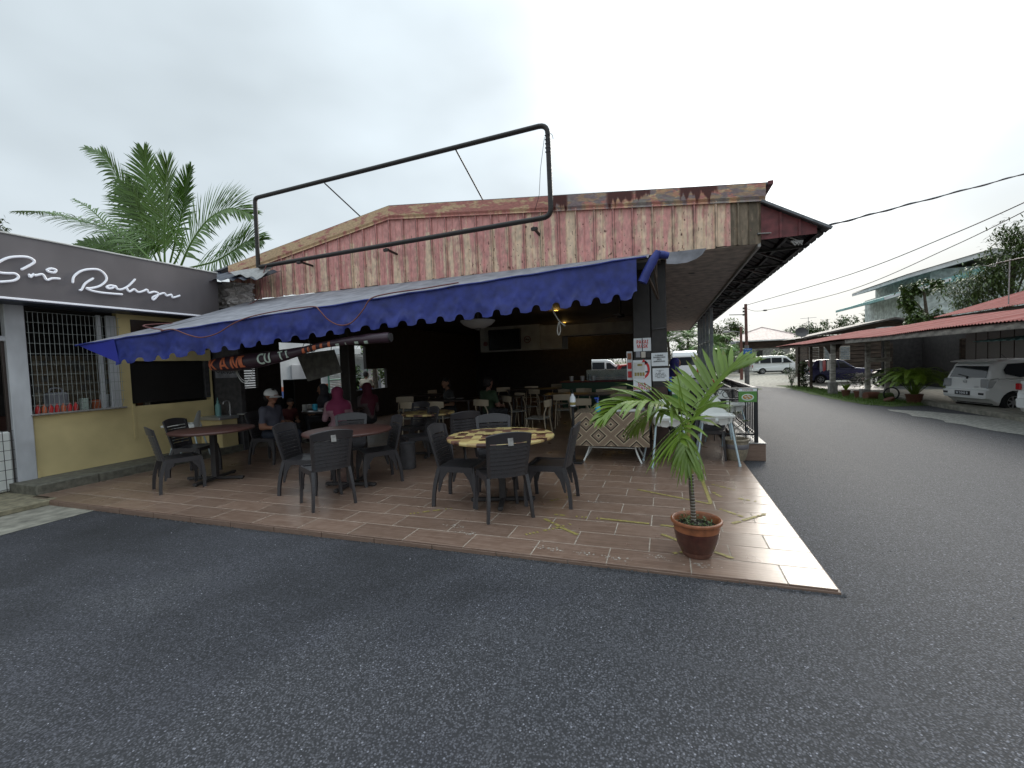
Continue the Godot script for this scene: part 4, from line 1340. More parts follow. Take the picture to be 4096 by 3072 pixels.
		o.position = Vector3(wx - 0.1, 1.115, -3.82 - i * 0.075)
	# concrete step along the wall
	var sp := MB.new()
	sp.cbox(Vector3(-8.29, 0.12, -3.74), Vector3(0.50, 0.17, 0.70), 0.015)
	sp.cbox(Vector3(-8.33, 0.115, -5.3), Vector3(0.52, 0.16, 2.4), 0.015)
	sp.bx(Vector3(-8.75, 0.0, -6.44), Vector3(-8.5, 0.19, -3.40))
	var so := setting("concrete_step", sp, M.step)
	# corrugated sheet and foil at the joint of the two buildings
	var cs := MB.new()
	cs.sheet(func(u: float, v2: float):
		var a := Vector3(-9.0, 3.78, -6.9).lerp(Vector3(-7.05, 3.60, -6.74), u)
		var b := Vector3(-8.75, 3.47, -6.15).lerp(Vector3(-7.1, 3.36, -6.25), u)
		return b.lerp(a, v2) + Vector3(0, 0.022 * sin(u * 38.0), 0), 76, 3)
	single("corrugated_sheet", cs, M.bluesheet, "dark blue corrugated awning sheet between the shop sign and the gable", "roof sheet")
	var gv := MB.new()
	gv.sheet(func(u: float, v2: float):
		var a := Vector3(-8.05, 3.66, -6.60).lerp(Vector3(-7.08, 3.66, -6.60), u)
		var b := Vector3(-7.95, 3.55, -6.30).lerp(Vector3(-7.10, 3.34, -6.27), u)
		return b.lerp(a, v2) + Vector3(0, 0.02 * sin(u * 19.0) * (1 - v2) + 0.015, 0.01 * sin(u * 7.0)), 40, 4)
	single("flashing", gv, M.galv, "crumpled grey metal flashing under the sign frame corner", "flashing")
	var fo := MB.new()
	var fn := noise(91, 2.2, FastNoiseLite.TYPE_SIMPLEX, 3)
	fo.sheet(func(u: float, v2: float):
		var p := Vector3(-8.66, 2.80, -6.60).lerp(Vector3(-7.80, 2.86, -6.66), u).lerp(Vector3(-8.72, 3.52, -6.55).lerp(Vector3(-7.74, 3.40, -6.7), u), v2)
		return p + Vector3(0, 0, 0.10 * fn.get_noise_2d(u * 1.6, v2 * 1.6) + 0.03 * absf(sin(v2 * 9 + u * 3))), 40, 30)
	single("foil_wrap", fo, M.foil, "crumpled silver foil wrapping below the corrugated sheet", "foil")
	# grey tiled pillar with the handwash sign, basin, tap
	var sk := thing("wash_basin", "wash basin on a plinth against the grey pillar past the yellow wall", "basin", Vector3(-8.42, FY, -6.28))
	part("plinth", boxmesh(Vector3(0, 0.33, 0.0), Vector3(0.58, 0.66, 0.34)), M.yellow, sk)
	part("basin", boxmesh(Vector3(0, 0.69, 0.02), Vector3(0.64, 0.06, 0.42)), M.steel, sk)
	var tp := MB.new()
	tp.tube(smooth([Vector3(0.22, 0.72, -0.08), Vector3(0.22, 0.95, -0.08), Vector3(0.23, 1.02, -0.04), Vector3(0.24, 1.0, 0.06), Vector3(0.24, 0.96, 0.07)], 4), 0.012, 8)
	tp.tube([Vector3(0.22, 0.76, -0.06), Vector3(0.28, 0.82, -0.02)], 0.01, 6)
	part("tap", tp, M.steel, sk)
	var gp := MB.new(); gp.cbox(Vector3(-8.42, 1.5, -6.55), Vector3(0.74, 2.9, 0.10), 0.005)
	single("grey_pillar", gp, M.greywall, "grey tiled pillar behind the wash basin at the end of the yellow wall", "pillar")
	var hs := thing("handwash_sign", "small white sign reading TANGAN on the grey pillar above the basin", "sign", Vector3(-8.42, 1.72, -6.495))
	part("board", boxmesh(Vector3(0, 0, 0), Vector3(0.60, 0.36, 0.006), 0.002), M.greyfabric, hs)
	text(hs, "CUCI", 0.085, Vector3(0.06, 0.06, 0.0045), M.sign_print)
	text(hs, "TANGAN", 0.085, Vector3(0.08, -0.06, 0.0045), M.sign_print)
	var rg := MB.new()
	var ring := []
	for i in 21: ring.append(Vector3(-0.21 + cos(TAU * i / 20) * 0.065, sin(TAU * i / 20) * 0.065, 0.006))
	rg.tube(ring, 0.006, 5, false)
	rg.cbox(Vector3(-0.21, -0.01, 0.005), Vector3(0.05, 0.06, 0.004), 0.001)
	part("emblem", rg, M.sign_print, hs)
	var bt := MB.new()
	bt.lathe([Vector2(0, 0), Vector2(0.05, 0), Vector2(0.05, 0.2), Vector2(0.02, 0.26), Vector2(0.02, 0.30), Vector2(0.008, 0.30), Vector2(0.008, 0.36), Vector2(0, 0.36)], Vector3.ZERO, 16)
	var bo := single("soap_bottle", bt, M.teal, "soap bottle beside the tap on the wash basin", "bottle")
	bo.position = Vector3(-8.42 - 0.08, FY + 0.72, -6.34)
	var sh := MB.new(); sh.cbox(Vector3(0, 0, 0), Vector3(0.72, 0.025, 0.4), 0.005)
	var so2 := single("steel_counter", sh, M.steel, "dark steel counter edge to the right of the wash basin", "counter")
	so2.position = Vector3(-7.72, FY + 0.74, -6.6)
	for q in [-0.33, 0.33]:
		var m := MB.new(); m.tube([Vector3(q, 0, 0), Vector3(q, -0.73, 0)], 0.015, 6); part("leg", m, M.iron, so2)

# flat lettering, centred at p in the parent's axes
func text(parent: Node3D, s: String, h: float, p: Vector3, m: Material, turn := Basis(), weight := 700, squash := 1.0) -> MeshInstance3D:
	var f := SystemFont.new()
	f.font_names = PackedStringArray(["Droid Sans"]); f.font_weight = weight
	var tm := TextMesh.new()
	tm.text = s; tm.font = f; tm.font_size = 48; tm.pixel_size = h / 36.0; tm.depth = 0.001
	tm.horizontal_alignment = HORIZONTAL_ALIGNMENT_CENTER; tm.vertical_alignment = VERTICAL_ALIGNMENT_CENTER
	var o := part("lettering", tm, m, parent)
	o.transform = Transform3D(turn * Basis().scaled(Vector3(squash, 1, 1)), p)
	return o

# ---------------------------------------------------------------- chairs and tables
# black plastic chair with a ladder of slats; its back is at +z, it faces -z
func make_plastic_chair() -> Node3D:
	var t := thing("plastic_chair", "", "chair")
	var seat := MB.new()
	seat.sheet(func(u: float, v: float):
		var w := lerpf(0.40, 0.45, v)
		var x := (u - 0.5) * w
		return Vector3(x, 0.435 - 0.012 * sin(PI * u) * sin(PI * v) - 0.025 * smoothstep(0.85, 1.0, v), 0.21 - v * 0.42), 10, 10)
	seat.bar(Vector3(-0.21, 0.415, -0.205), Vector3(0.21, 0.415, -0.205), 0.02, 0.05)
	seat.bar(Vector3(-0.205, 0.41, 0.2), Vector3(-0.215, 0.41, -0.2), 0.018, 0.06)
	seat.bar(Vector3(0.205, 0.41, 0.2), Vector3(0.215, 0.41, -0.2), 0.018, 0.06)
	part("seat", seat, M.chair, t)
	var back := MB.new()
	# side rails lean back; slats with gaps; arched head board
	var at := func(u: float, h: float): # u -1..1 across, h 0..1 up the back
		var w := 0.185 + 0.03 * h
		return Vector3(u * w, 0.42 + 0.43 * h + (0.028 * (1 - u * u) if h > 0.99 else 0.0), 0.20 + 0.10 * h + 0.035 * (1 - u * u))
	for sg in [-1.0, 1.0]:
		var pts := []
		for i in 9: pts.append(at.call(sg, i / 8.0))
		var m := MB.new()
		for i in 8: m.bar(pts[i], pts[i + 1], 0.036, 0.022, Vector3.BACK)
		part("back_rail", m, M.chair, t)
	var heads := MB.new()
	heads.sheet(func(u: float, v: float): return at.call(u * 2 - 1, 0.82).lerp(at.call(u * 2 - 1, 1.0), v), 12, 3)
	heads.sheet(func(u: float, v: float): return at.call(1 - u * 2, 0.82).lerp(at.call(1 - u * 2, 1.0), v) + Vector3(0, 0, 0.016), 12, 3)
	var top := []
	for i in 13: top.append(at.call(i / 6.0 - 1.0, 1.0) + Vector3(0, 0, 0.008))
	heads.tube(top, 0.010, 6)
	part("headboard", heads, M.chair, t)
	for k in 8:
		var h := 0.065 + k * 0.098
		var m := MB.new()
		for i in 6:
			var a: Vector3 = at.call(i / 3.0 - 1.0, h); var b: Vector3 = at.call((i + 1) / 3.0 - 1.0, h)
			m.bar(a, b, 0.012, 0.037 if k > 0 else 0.05, Vector3.UP)
		part("slat", m, M.chair, t)
	for sx in [-1.0, 1.0]:
		for sz in [-1.0, 1.0]:
			var m := MB.new()
			var pt := Vector3(sx * 0.20, 0.42, sz * 0.195); var pb := Vector3(sx * 0.232, 0.0, sz * (0.265 if sz > 0 else 0.215))
			for i in 6:
				var t0 := i / 6.0; var t1 := (i + 1) / 6.0
				var b0 := pt.lerp(pb, t0) + Vector3(0, 0, sz * 0.018 * sin(PI * t0)); var b1 := pt.lerp(pb, t1) + Vector3(0, 0, sz * 0.018 * sin(PI * t1))
				# wide at the seat where the leg arches into the apron, narrow at the foot
				m.bar(b0, b1, 0.042 - 0.006 * t0, lerpf(0.034, 0.026, t0), Vector3.RIGHT)
			m.prism(PackedVector2Array([Vector2(0, 0.43), Vector2(-sz * 0.17, 0.43), Vector2(-sz * 0.10, 0.375), Vector2(-sz * 0.045, 0.30), Vector2(-sz * 0.0, 0.16), Vector2(sz * 0.02, 0.16)]), Transform3D(Basis(Vector3.BACK, Vector3.UP, Vector3.LEFT), Vector3(sx * 0.205 + 0.008, 0, sz * 0.195)), 0.014)
			part("leg", m, M.chair, t)
	return t

func make_beige_chair() -> Node3D:
	var t := thing("moulded_chair", "", "chair")
	var seat := MB.new()
	seat.sheet(func(u: float, v: float): return Vector3((u - 0.5) * 0.42, 0.44 - 0.02 * sin(PI * u), 0.2 - v * 0.40), 8, 4)
	seat.cbox(Vector3(0, 0.425, 0), Vector3(0.41, 0.02, 0.40), 0.006)
	part("seat", seat, M.paleseat, t)
	var bk := MB.new()
	# T-shaped back: a broad curved head on two slim uprights
	bk.sheet(func(u: float, v: float):
		var x := (u - 0.5) * 0.44
		return Vector3(x, 0.66 + v * (0.13 + 0.01 * sin(PI * u)), 0.22 + 0.05 * sin(PI * u)), 12, 3)
	bk.sheet(func(u: float, v: float):
		var x := (0.5 - u) * 0.44
		return Vector3(x, 0.66 + v * (0.13 + 0.01 * sin(PI * u)), 0.235 + 0.05 * sin(PI * u)), 12, 3)
	part("backrest", bk, M.beige, t)
	for sg in [-1.0, 1.0]:
		var m := MB.new()
		m.tube(smooth([Vector3(sg * 0.10, 0.70, 0.255), Vector3(sg * 0.15, 0.62, 0.235), Vector3(sg * 0.17, 0.46, 0.20), Vector3(sg * 0.20, 0.0, 0.26)], 4), 0.014, 6)
		part("leg", m, M.beige, t)
		var m2 := MB.new()
		m2.tube([Vector3(sg * 0.18, 0.43, -0.17), Vector3(sg * 0.21, 0.0, -0.22)], 0.013, 6)
		part("leg", m2, M.beige, t)
	return t

func round_table(at: Vector3, r: float, top: Material, label: String, turn: float, beam := 0.36) -> Node3D:
	var t := thing("round_table", label, "table", at, turn, "round pedestal tables")
	var tp := MB.new()
	tp.lathe([Vector2(0.0, 0.715), Vector2(r - 0.02, 0.715), Vector2(r - 0.004, 0.722), Vector2(r, 0.735), Vector2(r - 0.004, 0.746), Vector2(r - 0.012, 0.75), Vector2(0.0, 0.75)], Vector3.ZERO, 48)
	for i in tp.v.size(): tp.uv[i] = Vector2(tp.v[i].x / (2 * r) + 0.5, tp.v[i].z / (2 * r) + 0.5)
	part("tabletop", tp, top, t)
	var c := MB.new()
	c.cbox(Vector3(0, 0.38, 0), Vector3(0.075, 0.68, 0.075), 0.006)
	part("column", c, M.iron, t)
	for k in 2:
		var m := MB.new()
		var d := Basis(Vector3.UP, k * PI / 2)
		m.cbox(Vector3(0, 0.03, 0), Vector3(beam * 2, 0.035, 0.055), 0.006, d)
		for sg in [-1.0, 1.0]:
			m.lathe([Vector2(0, 0), Vector2(0.018, 0), Vector2(0.018, 0.016), Vector2(0, 0.016)], d * Vector3(sg * (beam - 0.03), 0, 0), 8)
		part("foot_beam", m, M.iron, t)
	return t

func furniture() -> void:
	var c0 := make_plastic_chair()
	var fr := "black plastic chairs around the terrace tables"
	# the chair faces -z when turn is 0
	var spots := [
		[-1.63, -4.20, 0.66, "black plastic chair seen from behind in front of the mottled round table"],
		[-2.20, -4.46, -1.50, "black plastic chair side-on at the left of the mottled round table"],
		[-1.24, -4.68, 1.60, "black plastic chair side-on at the right of the mottled round table"],
		[-2.05, -5.12, 3.60, "black plastic chair on the far side of the mottled round table, facing the road"],
		[-3.76, -4.05, 1.03, "black plastic chair with number tag seen from behind at the middle brown table"],
		[-4.38, -4.42, -1.35, "black plastic chair side-on left of the middle brown table"],
		[-3.76, -5.01, 2.46, "black plastic chair side-on right of the middle brown table"],
		[-4.40, -5.24, 3.70, "black plastic chair behind the middle brown table, facing the road"],
		[-6.35, -4.14, -0.40, "black plastic chair nearest the yellow wall, turned to the leftmost table"],
		[-6.98, -4.80, -1.25, "black plastic chair between the leftmost table and the step"],
		[-6.46, -5.74, -1.45, "black plastic chair that the man in the white cap sits on"],
		[-3.84, -6.18, 2.46, "black plastic chair side-on behind the middle table, farther inside"],
		[-3.00, -5.95, 0.9, "black plastic chair with white tag deep in shade left of the mottled table"],
		[-4.55, -7.10, 2.9, "dim black plastic chair by the shaded round table in the second row"],
	]
	var first := true
	for s in spots:
		var at := Vector3(s[0], FY, s[1])
		if first:
			c0.position = at; c0.rotation.y = s[2]
			tag(c0, s[3], "chair", fr); first = false
		else: dup(c0, at, s[2], s[3], fr)
	round_table(Vector3(-1.76, FY, -4.55), 0.60, M.mottle, "round table with a mottled brown and cream cover", 0.28)
	round_table(Vector3(-3.98, FY, -4.72), 0.56, M.tablewood, "round brown table in the middle of the terrace", 0.15)
	round_table(Vector3(-6.28, FY, -4.58), 0.54, M.tablewood, "round dark red table nearest the yellow wall", 0.3, 0.42)
	round_table(Vector3(-3.95, FY, -6.75), 0.46, M.mottle, "small round table in shade behind the mottled table, second row", 0.3)
	round_table(Vector3(-6.5, FY, -7.3), 0.6, M.tabledark, "shaded round table where the women in headscarves sit", 0.1)
	# number tags stuck on two chair backs
	for q in [[Vector3(-3.76, 0, -4.05), 1.03, "white number tag on the back of the middle chair"], [Vector3(-1.63, 0, -4.20), 0.66, "pale grey tag on the back of the front chair at the mottled table"]]:
		var m := MB.new(); m.cbox(Vector3.ZERO, Vector3(0.055, 0.095, 0.006), 0.002)
		m.cbox(Vector3(0, 0.05, 0), Vector3(0.05, 0.015, 0.008), 0.002)
		var o := single("chair_tag", m, M.trim, q[2], "tag", "tags on chair backs")
		o.position = q[0] + Basis(Vector3.UP, q[1]) * Vector3(0.0, FY + 0.80, 0.345); o.rotation = Vector3(-0.22, q[1], 0)
	# a small corrugated metal bin under the middle table
	var bn := MB.new()
	var pr := []
	for i in 14: pr.append(Vector2(0.11 + 0.004 * (i % 2), 0.005 + i * 0.03))
	bn.lathe(pr, Vector3.ZERO, 24)
	var bo := single("ribbed_bin", bn, M.greywall, "ribbed grey metal bin on the floor right of the middle table", "bin")
	bo.position = Vector3(-3.75, FY, -5.75)
	# folding table with woven cloth
	var ft := thing("folding_table", "folding table with white bent-tube legs under a zigzag cloth", "table", Vector3(-0.80, FY, -6.95))
	part("tabletop", boxmesh(Vector3(0, 0.735, 0), Vector3(1.05, 0.03, 0.6), 0.006), M.whiteplastic, ft)
	for sg in [-1.0, 1.0]:
		var m := MB.new()
		m.tube(smooth([Vector3(sg * 0.36, 0.72, 0.22), Vector3(sg * 0.34, 0.30, 0.24), Vector3(sg * 0.36, 0.16, 0.25), Vector3(sg * 0.43, 0.0, 0.28)], 4), 0.014, 8)
		part("leg", m, M.whiteplastic, ft)
		var m2 := MB.new()
		m2.tube(smooth([Vector3(sg * 0.36, 0.72, -0.22), Vector3(sg * 0.34, 0.30, -0.20), Vector3(sg * 0.36, 0.16, -0.18), Vector3(sg * 0.45, 0.0, -0.14)], 4), 0.014, 8)
		part("leg", m2, M.whiteplastic, ft)
	var cbm := MB.new(); cbm.tube([Vector3(-0.34, 0.22, 0.245), Vector3(0.34, 0.22, 0.245)], 0.010, 6)
	part("cross_bar", cbm, M.whiteplastic, ft)
	var cl := MB.new()
	var s := cl.v.size()
	cl.sheet(func(u: float, v: float): return Vector3(-0.55 + u * 1.10, 0.757 - (1 - v) * 0.50, 0.318 + 0.012 * sin(u * 9.0) * (1 - v) + 0.02 * (1 - v)), 24, 6, 3.0, 1.45)
	cl.sheet(func(u: float, v: float): return Vector3(-0.55 + u * 1.10, 0.757, 0.318 - v * 0.64), 4, 4, 3.0, 1.6)
	cl.sheet(func(u: float, v: float): return Vector3(0.565 + 0.04 * (1 - v) + 0.03 * sin(u * 14.0) * (1 - v), 0.757 - (1 - v) * (0.40 + 0.25 * (1 - absf(u * 2 - 1))), 0.32 - u * 0.64), 20, 6, 1.6, 1.6)
	cl.sheet(func(u: float, v: float): return Vector3(-0.56 - 0.10 * (1 - v) + 0.03 * sin(u * 12.0) * (1 - v), 0.757 - (1 - v) * (0.62 - 0.25 * absf(u - 0.75)), -0.32 + u * 0.64), 20, 6, 1.6, 1.6)
	var clo := single("tablecloth", cl, M.zigzag, "woven cloth of brown and cream zigzags over the folding table", "tablecloth")
	clo.position = ft.position
	var ty := FY + 0.76
	# spray bottles and papers on the cloth
	var sb := spray_bottle("blue squeeze spray bottle on the zigzag cloth", Vector3(-1.0, ty, -6.75))
	var pm := thing("sanitiser_bottle", "clear pump bottle with yellow band on a black stand by the folding table", "bottle", Vector3(-1.36, 0.93, -6.62))
	var m1 := MB.new(); m1.lathe([Vector2(0, 0), Vector2(0.042, 0.0), Vector2(0.044, 0.05), Vector2(0.044, 0.13), Vector2(0.02, 0.17), Vector2(0.018, 0.19), Vector2(0, 0.19)], Vector3.ZERO, 16)
	part("body", m1, M.paper, pm)
	var m3 := MB.new(); m3.lathe([Vector2(0.045, 0.02), Vector2(0.0455, 0.02), Vector2(0.0455, 0.06), Vector2(0.045, 0.06)], Vector3.ZERO, 16)
	part("label_band", m3, M.tape, pm)
	var m4 := MB.new(); m4.lathe([Vector2(0.02, 0.19), Vector2(0.02, 0.21), Vector2(0.006, 0.215), Vector2(0.006, 0.25), Vector2(0.015, 0.255), Vector2(0, 0.265)], Vector3.ZERO, 10); m4.tube([Vector3(0, 0.258, 0), Vector3(-0.04, 0.25, 0.01)], 0.006, 5)
	part("pump", m4, M.blackplastic, pm)
	var stn := thing("bottle_stand", "thin black stand carrying the sanitiser bottle", "stand", Vector3(-1.36, FY, -6.62))
	var m5 := MB.new(); m5.tube([Vector3(0, 0.02, 0), Vector3(0, 0.85, 0)], 0.018, 8)
	part("pole", m5, M.rail, stn)
	var m6 := MB.new(); m6.cbox(Vector3(0, 0.853, 0), Vector3(0.13, 0.012, 0.13), 0.003)
	part("tray", m6, M.rail, stn)
	var m7 := MB.new(); m7.cbox(Vector3(0, 0.012, 0.03), Vector3(0.28, 0.024, 0.24), 0.006)
	part("base", m7, M.rail, stn)
	var b1 := MB.new(); b1.cbox(Vector3.ZERO, Vector3(0.24, 0.012, 0.17), 0.003)
	var bk1 := single("open_book", b1, M.paper, "open logbook lying on the zigzag tablecloth", "book"); bk1.position = Vector3(-0.76, ty + 0.01, -6.8); bk1.rotation.y = 0.2
	var b2 := MB.new(); b2.cbox(Vector3.ZERO, Vector3(0.18, 0.03, 0.12), 0.004)
	var bk2 := single("tissue_pack", b2, M.white, "white tissue pack on the zigzag tablecloth behind the palm leaves", "tissue pack"); bk2.position = Vector3(-0.52, ty + 0.018, -6.78)
	var b3 := MB.new(); b3.tube([Vector3(-0.06, 0, 0), Vector3(0.06, 0, 0)], 0.03, 10)
	var bk3 := single("lavender_roll", b3, M.greyfabric, "lavender roll lying at the right of the zigzag tablecloth", "roll"); bk3.position = Vector3(-0.38, ty + 0.03, -6.8)
	# three high chairs
	var hc := make_high_chair()
	hc.position = Vector3(0.66, FY, -6.98); hc.rotation.y = PI
	tag(hc, "white high chair with pale blue legs beside the potted palm", "high chair", "white baby high chairs")
	dup(hc, Vector3(-7.82, FY, -5.28), PI - 0.9, "white high chair behind the leftmost table near the yellow wall", "white baby high chairs")
	dup(hc, Vector3(-0.02, FY, -6.72), PI + 0.3, "white high chair mostly hidden behind the palm leaves", "white baby high chairs")
	dup(hc, Vector3(0.72, FY, -8.2), PI + 0.2, "white high chair behind the black railing, left of the menu picture", "white baby high chairs")
	dup(hc, Vector3(1.0, FY, -8.55), PI + 0.5, "white high chair behind the black railing, right under the menu picture", "white baby high chairs")
	dup(c0, Vector3(0.60, FY, -7.30), PI - 0.15, "black plastic chair pushed against the railing behind the high chair", fr)

func spray_bottle(label: String, at: Vector3) -> Node3D:
	var t := thing("spray_bottle", label, "spray bottle", at)
	var m := MB.new(); m.lathe([Vector2(0, 0), Vector2(0.035, 0.0), Vector2(0.045, 0.03), Vector2(0.042, 0.07), Vector2(0.02, 0.10), Vector2(0.016, 0.12), Vector2(0, 0.12)], Vector3.ZERO, 16)
	part("body", m, M.cyan, t)
	var m2 := MB.new(); m2.lathe([Vector2(0.016, 0.12), Vector2(0.018, 0.14), Vector2(0.010, 0.16), Vector2(0.010, 0.2), Vector2(0, 0.22)], Vector3.ZERO, 10); m2.cbox(Vector3(-0.015, 0.205, 0.0), Vector3(0.07, 0.025, 0.02), 0.005); m2.tube([Vector3(-0.03, 0.19, 0), Vector3(-0.02, 0.15, 0)], 0.005, 5)
	part("trigger", m2, M.deepblue, t)
	return t

# faces -z
func make_high_chair() -> Node3D:
	var t := thing("high_chair", "", "high chair")
	var sh := MB.new()
	# rounded back shell
	sh.sheet(func(u: float, v: float):
		var a := (u - 0.5) * 2.0
		var h := 0.60 + v * (0.33 - 0.22 * pow(absf(a), 2.6))
		return Vector3(a * (0.15 + 0.03 * sin(PI * v)), h, 0.13 + 0.04 * v - 0.05 * a * a), 16, 10)
	sh.sheet(func(u: float, v: float):
		var a := (0.5 - u) * 2.0
		var h := 0.60 + v * (0.33 - 0.22 * pow(absf(a), 2.6))
		return Vector3(a * (0.155 + 0.03 * sin(PI * v)), h, 0.145 + 0.04 * v - 0.05 * a * a), 16, 10)
	part("backrest", sh, M.whiteplastic, t)
	var st := MB.new(); st.cbox(Vector3(0, 0.59, -0.02), Vector3(0.34, 0.03, 0.30), 0.01)
	st.cbox(Vector3(-0.17, 0.65, 0.0), Vector3(0.02, 0.13, 0.28), 0.008); st.cbox(Vector3(0.17, 0.65, 0.0), Vector3(0.02, 0.13, 0.28), 0.008)
	part("seat", st, M.whiteplastic, t)
	var tr := MB.new(); tr.cbox(Vector3(0, 0.695, -0.19), Vector3(0.43, 0.018, 0.26), 0.008)
	for q in [[Vector3(0, 0.71, -0.315), Vector3(0.43, 0.025, 0.014)], [Vector3(0, 0.71, -0.065), Vector3(0.43, 0.025, 0.014)], [Vector3(-0.21, 0.71, -0.19), Vector3(0.014, 0.025, 0.26)], [Vector3(0.21, 0.71, -0.19), Vector3(0.014, 0.025, 0.26)]]:
		tr.cbox(q[0], q[1], 0.005)
	part("tray", tr, M.whiteplastic, t)
	for sg in [-1.0, 1.0]:
		var m := MB.new()
		m.prism(PackedVector2Array([Vector2(sg * 0.02, 0.66), Vector2(sg * 0.02, 0.585), Vector2(sg * 0.05, 0.565), Vector2(sg * 0.12, 0.575), Vector2(sg * 0.145, 0.61), Vector2(sg * 0.145, 0.66)]), Transform3D(Basis(), Vector3(0, 0, -0.20)), 0.02)
		part("footwell", m, M.whiteplastic, t)
	for sx in [-1.0, 1.0]:
		for sz in [-1.0, 1.0]:
			var m := MB.new()
			m.tube([Vector3(sx * 0.175, 0.64, sz * 0.12), Vector3(sx * 0.275, 0.012, sz * 0.25)], 0.0145, 10)
			m.lathe([Vector2(0, -0.0), Vector2(0.019, 0.0), Vector2(0.019, 0.03), Vector2(0.015, 0.035)], Vector3(sx * 0.275, 0.0, sz * 0.25), 10)
			part("leg", m, M.legblue, t)
			part("leg_socket", boxmesh(Vector3(sx * 0.178, 0.635, sz * 0.125), Vector3(0.045, 0.09, 0.045), 0.008), M.whiteplastic, t)
	return t

# ---------------------------------------------------------------- notices on the pillars, things by the railing
func notices() -> void:
	var z := -7.194
	var paper := func(called: String, label: String, a: Vector3, b: Vector3, curl: float) -> Node3D:
		var t := thing(called, label, "notice", Vector3((a.x + b.x) * 0.5, (a.y + b.y) * 0.5, a.z))
		var w := absf(b.x - a.x); var h := absf(a.y - b.y)
		var m := MB.new()
		m.sheet(func(u: float, v: float): return Vector3((u - 0.5) * w, (v - 0.5) * h, curl * (u * u * v * 0.6 + (1 - v) * u * 0.4)), 10, 8)
		part("sheet", m, M.paper, t)
		return t
	var p1: Node3D = paper.call("mask_notice", "white notice reading PAKAI MASK in red, split by a strap", Vector3(-0.48, 1.937, -7.214), Vector3(-0.219, 1.732, 0), 0.0)
	text(p1, "PAKAI", 0.058, Vector3(0.0, 0.042, 0.003), M.red, Basis(), 700, 0.8)
	text(p1, "MASK", 0.058, Vector3(0.0, -0.026, 0.003), M.red, Basis(), 700, 0.8)
	part("strap", boxmesh(Vector3(0.0, 0.0, 0.004), Vector3(0.012, 0.21, 0.004), 0.001), M.rail, p1)
	var p2: Node3D = paper.call("entry_notice", "white notice reading 5 ORANG SAHAJA PADA SATU KEMASUKAN", Vector3(-0.218, 1.696, z), Vector3(0.025, 1.493, 0), 0.02)
	for q in [["5 ORANG", 0.062], ["SAHAJA PADA", 0.032], ["SATU", 0.001], ["KEMASUKAN", -0.030]]:
		text(p2, q[0], 0.021, Vector3(-0.005, q[1], 0.009), M.sign_print)
	var p3: Node3D = paper.call("printed_notice", "white notice with six lines of small print below the entry notice", Vector3(-0.205, 1.458, z), Vector3(0.036, 1.258, 0), 0.03)
	for q in [[0.068, 0.10], [0.045, 0.05], [0.022, 0.14], [0.0, 0.16], [-0.022, 0.18], [-0.046, 0.12]]:
		var m := MB.new()
		var k := int(q[1] / 0.012)
		for i in k:
			if (i * 7 + k) % 5 == 0: continue
			m.box(Vector3(-q[1] * 0.5 + i * 0.012, q[0], 0.013 + 0.0 * i), Vector3(0.009, 0.008, 0.001))
		part("line_of_print", m, M.sign_print, p3)
	var p4: Node3D = paper.call("queue_notice", "tall white poster reading SILA BERATUR with a red curved arrow", Vector3(-0.50, 1.594, -7.216), Vector3(-0.227, 1.10, 0), 0.004)
	text(p4, "SILA", 0.052, Vector3(-0.005, -0.135, 0.004), M.red, Basis(), 700, 0.85)
	text(p4, "BERATUR", 0.052, Vector3(-0.005, -0.195, 0.004), M.red, Basis(), 700, 0.85)
	var ar := MB.new()
	for i in 9:
		var a0 := lerpf(-1.25, 1.0, i / 9.0); var a1 := lerpf(-1.25, 1.0, (i + 1) / 9.0)
		var cc := Vector3(-0.02, 0.10, 0.005)
		ar.quad(cc + Vector3(cos(a0) * 0.105, sin(a0) * 0.125, 0), cc + Vector3(cos(a0) * 0.14, sin(a0) * 0.16, 0), cc + Vector3(cos(a1) * 0.14, sin(a1) * 0.16, 0), cc + Vector3(cos(a1) * 0.105, sin(a1) * 0.125, 0))
	ar.tri(Vector3(0.00, 0.205, 0.005), Vector3(0.09, 0.205, 0.005), Vector3(0.02, 0.26, 0.005)); ar.tri(Vector3(0.02, 0.14, 0.005), Vector3(0.09, 0.205, 0.005), Vector3(0.01, 0.215, 0.005))
	part("arrow", ar, M.red, p4)
	part("black_block", boxmesh(Vector3(0.075, 0.06, 0.005), Vector3(0.05, 0.022, 0.001), 0.0002), M.sign_print, p4)
	var inset := boxmesh(Vector3(-0.04, 0.085, 0.005), Vector3(0.165, 0.25, 0.001), 0.0002)
	part("pasted_sheet", inset, M.white, p4)
	for i in 4: part("yellow_block", boxmesh(Vector3(-0.098 + i * 0.04, 0.025, 0.007), Vector3(0.032, 0.055, 0.001), 0.0002), M.tape, p4)
	part("yellow_block", boxmesh(Vector3(-0.03, 0.17, 0.007), Vector3(0.075, 0.032, 0.001), 0.0002), M.tape, p4)
	for q in [[Vector3(-0.417, 1.682, -7.20), "grey door-bell box to the left under the mask notice", M.greyfabric], [Vector3(-0.338, 1.676, -7.205), "small cream card between the two grey boxes", M.chalk], [Vector3(-0.263, 1.67, -7.20), "dark grey rounded box to the right under the mask notice", M.iron]]:
		var o := single("wall_box", boxmesh(Vector3.ZERO, Vector3(0.07, 0.095, 0.03), 0.008), q[2], q[1], "box")
		o.position = q[0]
	var sp: Node3D = paper.call("side_poster", "narrow faded poster edge-on at the left of the queue poster", Vector3(-0.60, 1.74, -7.30), Vector3(-0.51, 1.28, 0), 0.02)
	for q in [[0.15, M.potrim], [0.0, M.red], [-0.14, M.red]]: part("print_block", boxmesh(Vector3(0.0, q[0], 0.014), Vector3(0.06, 0.10, 0.001), 0.0002), q[1], sp)
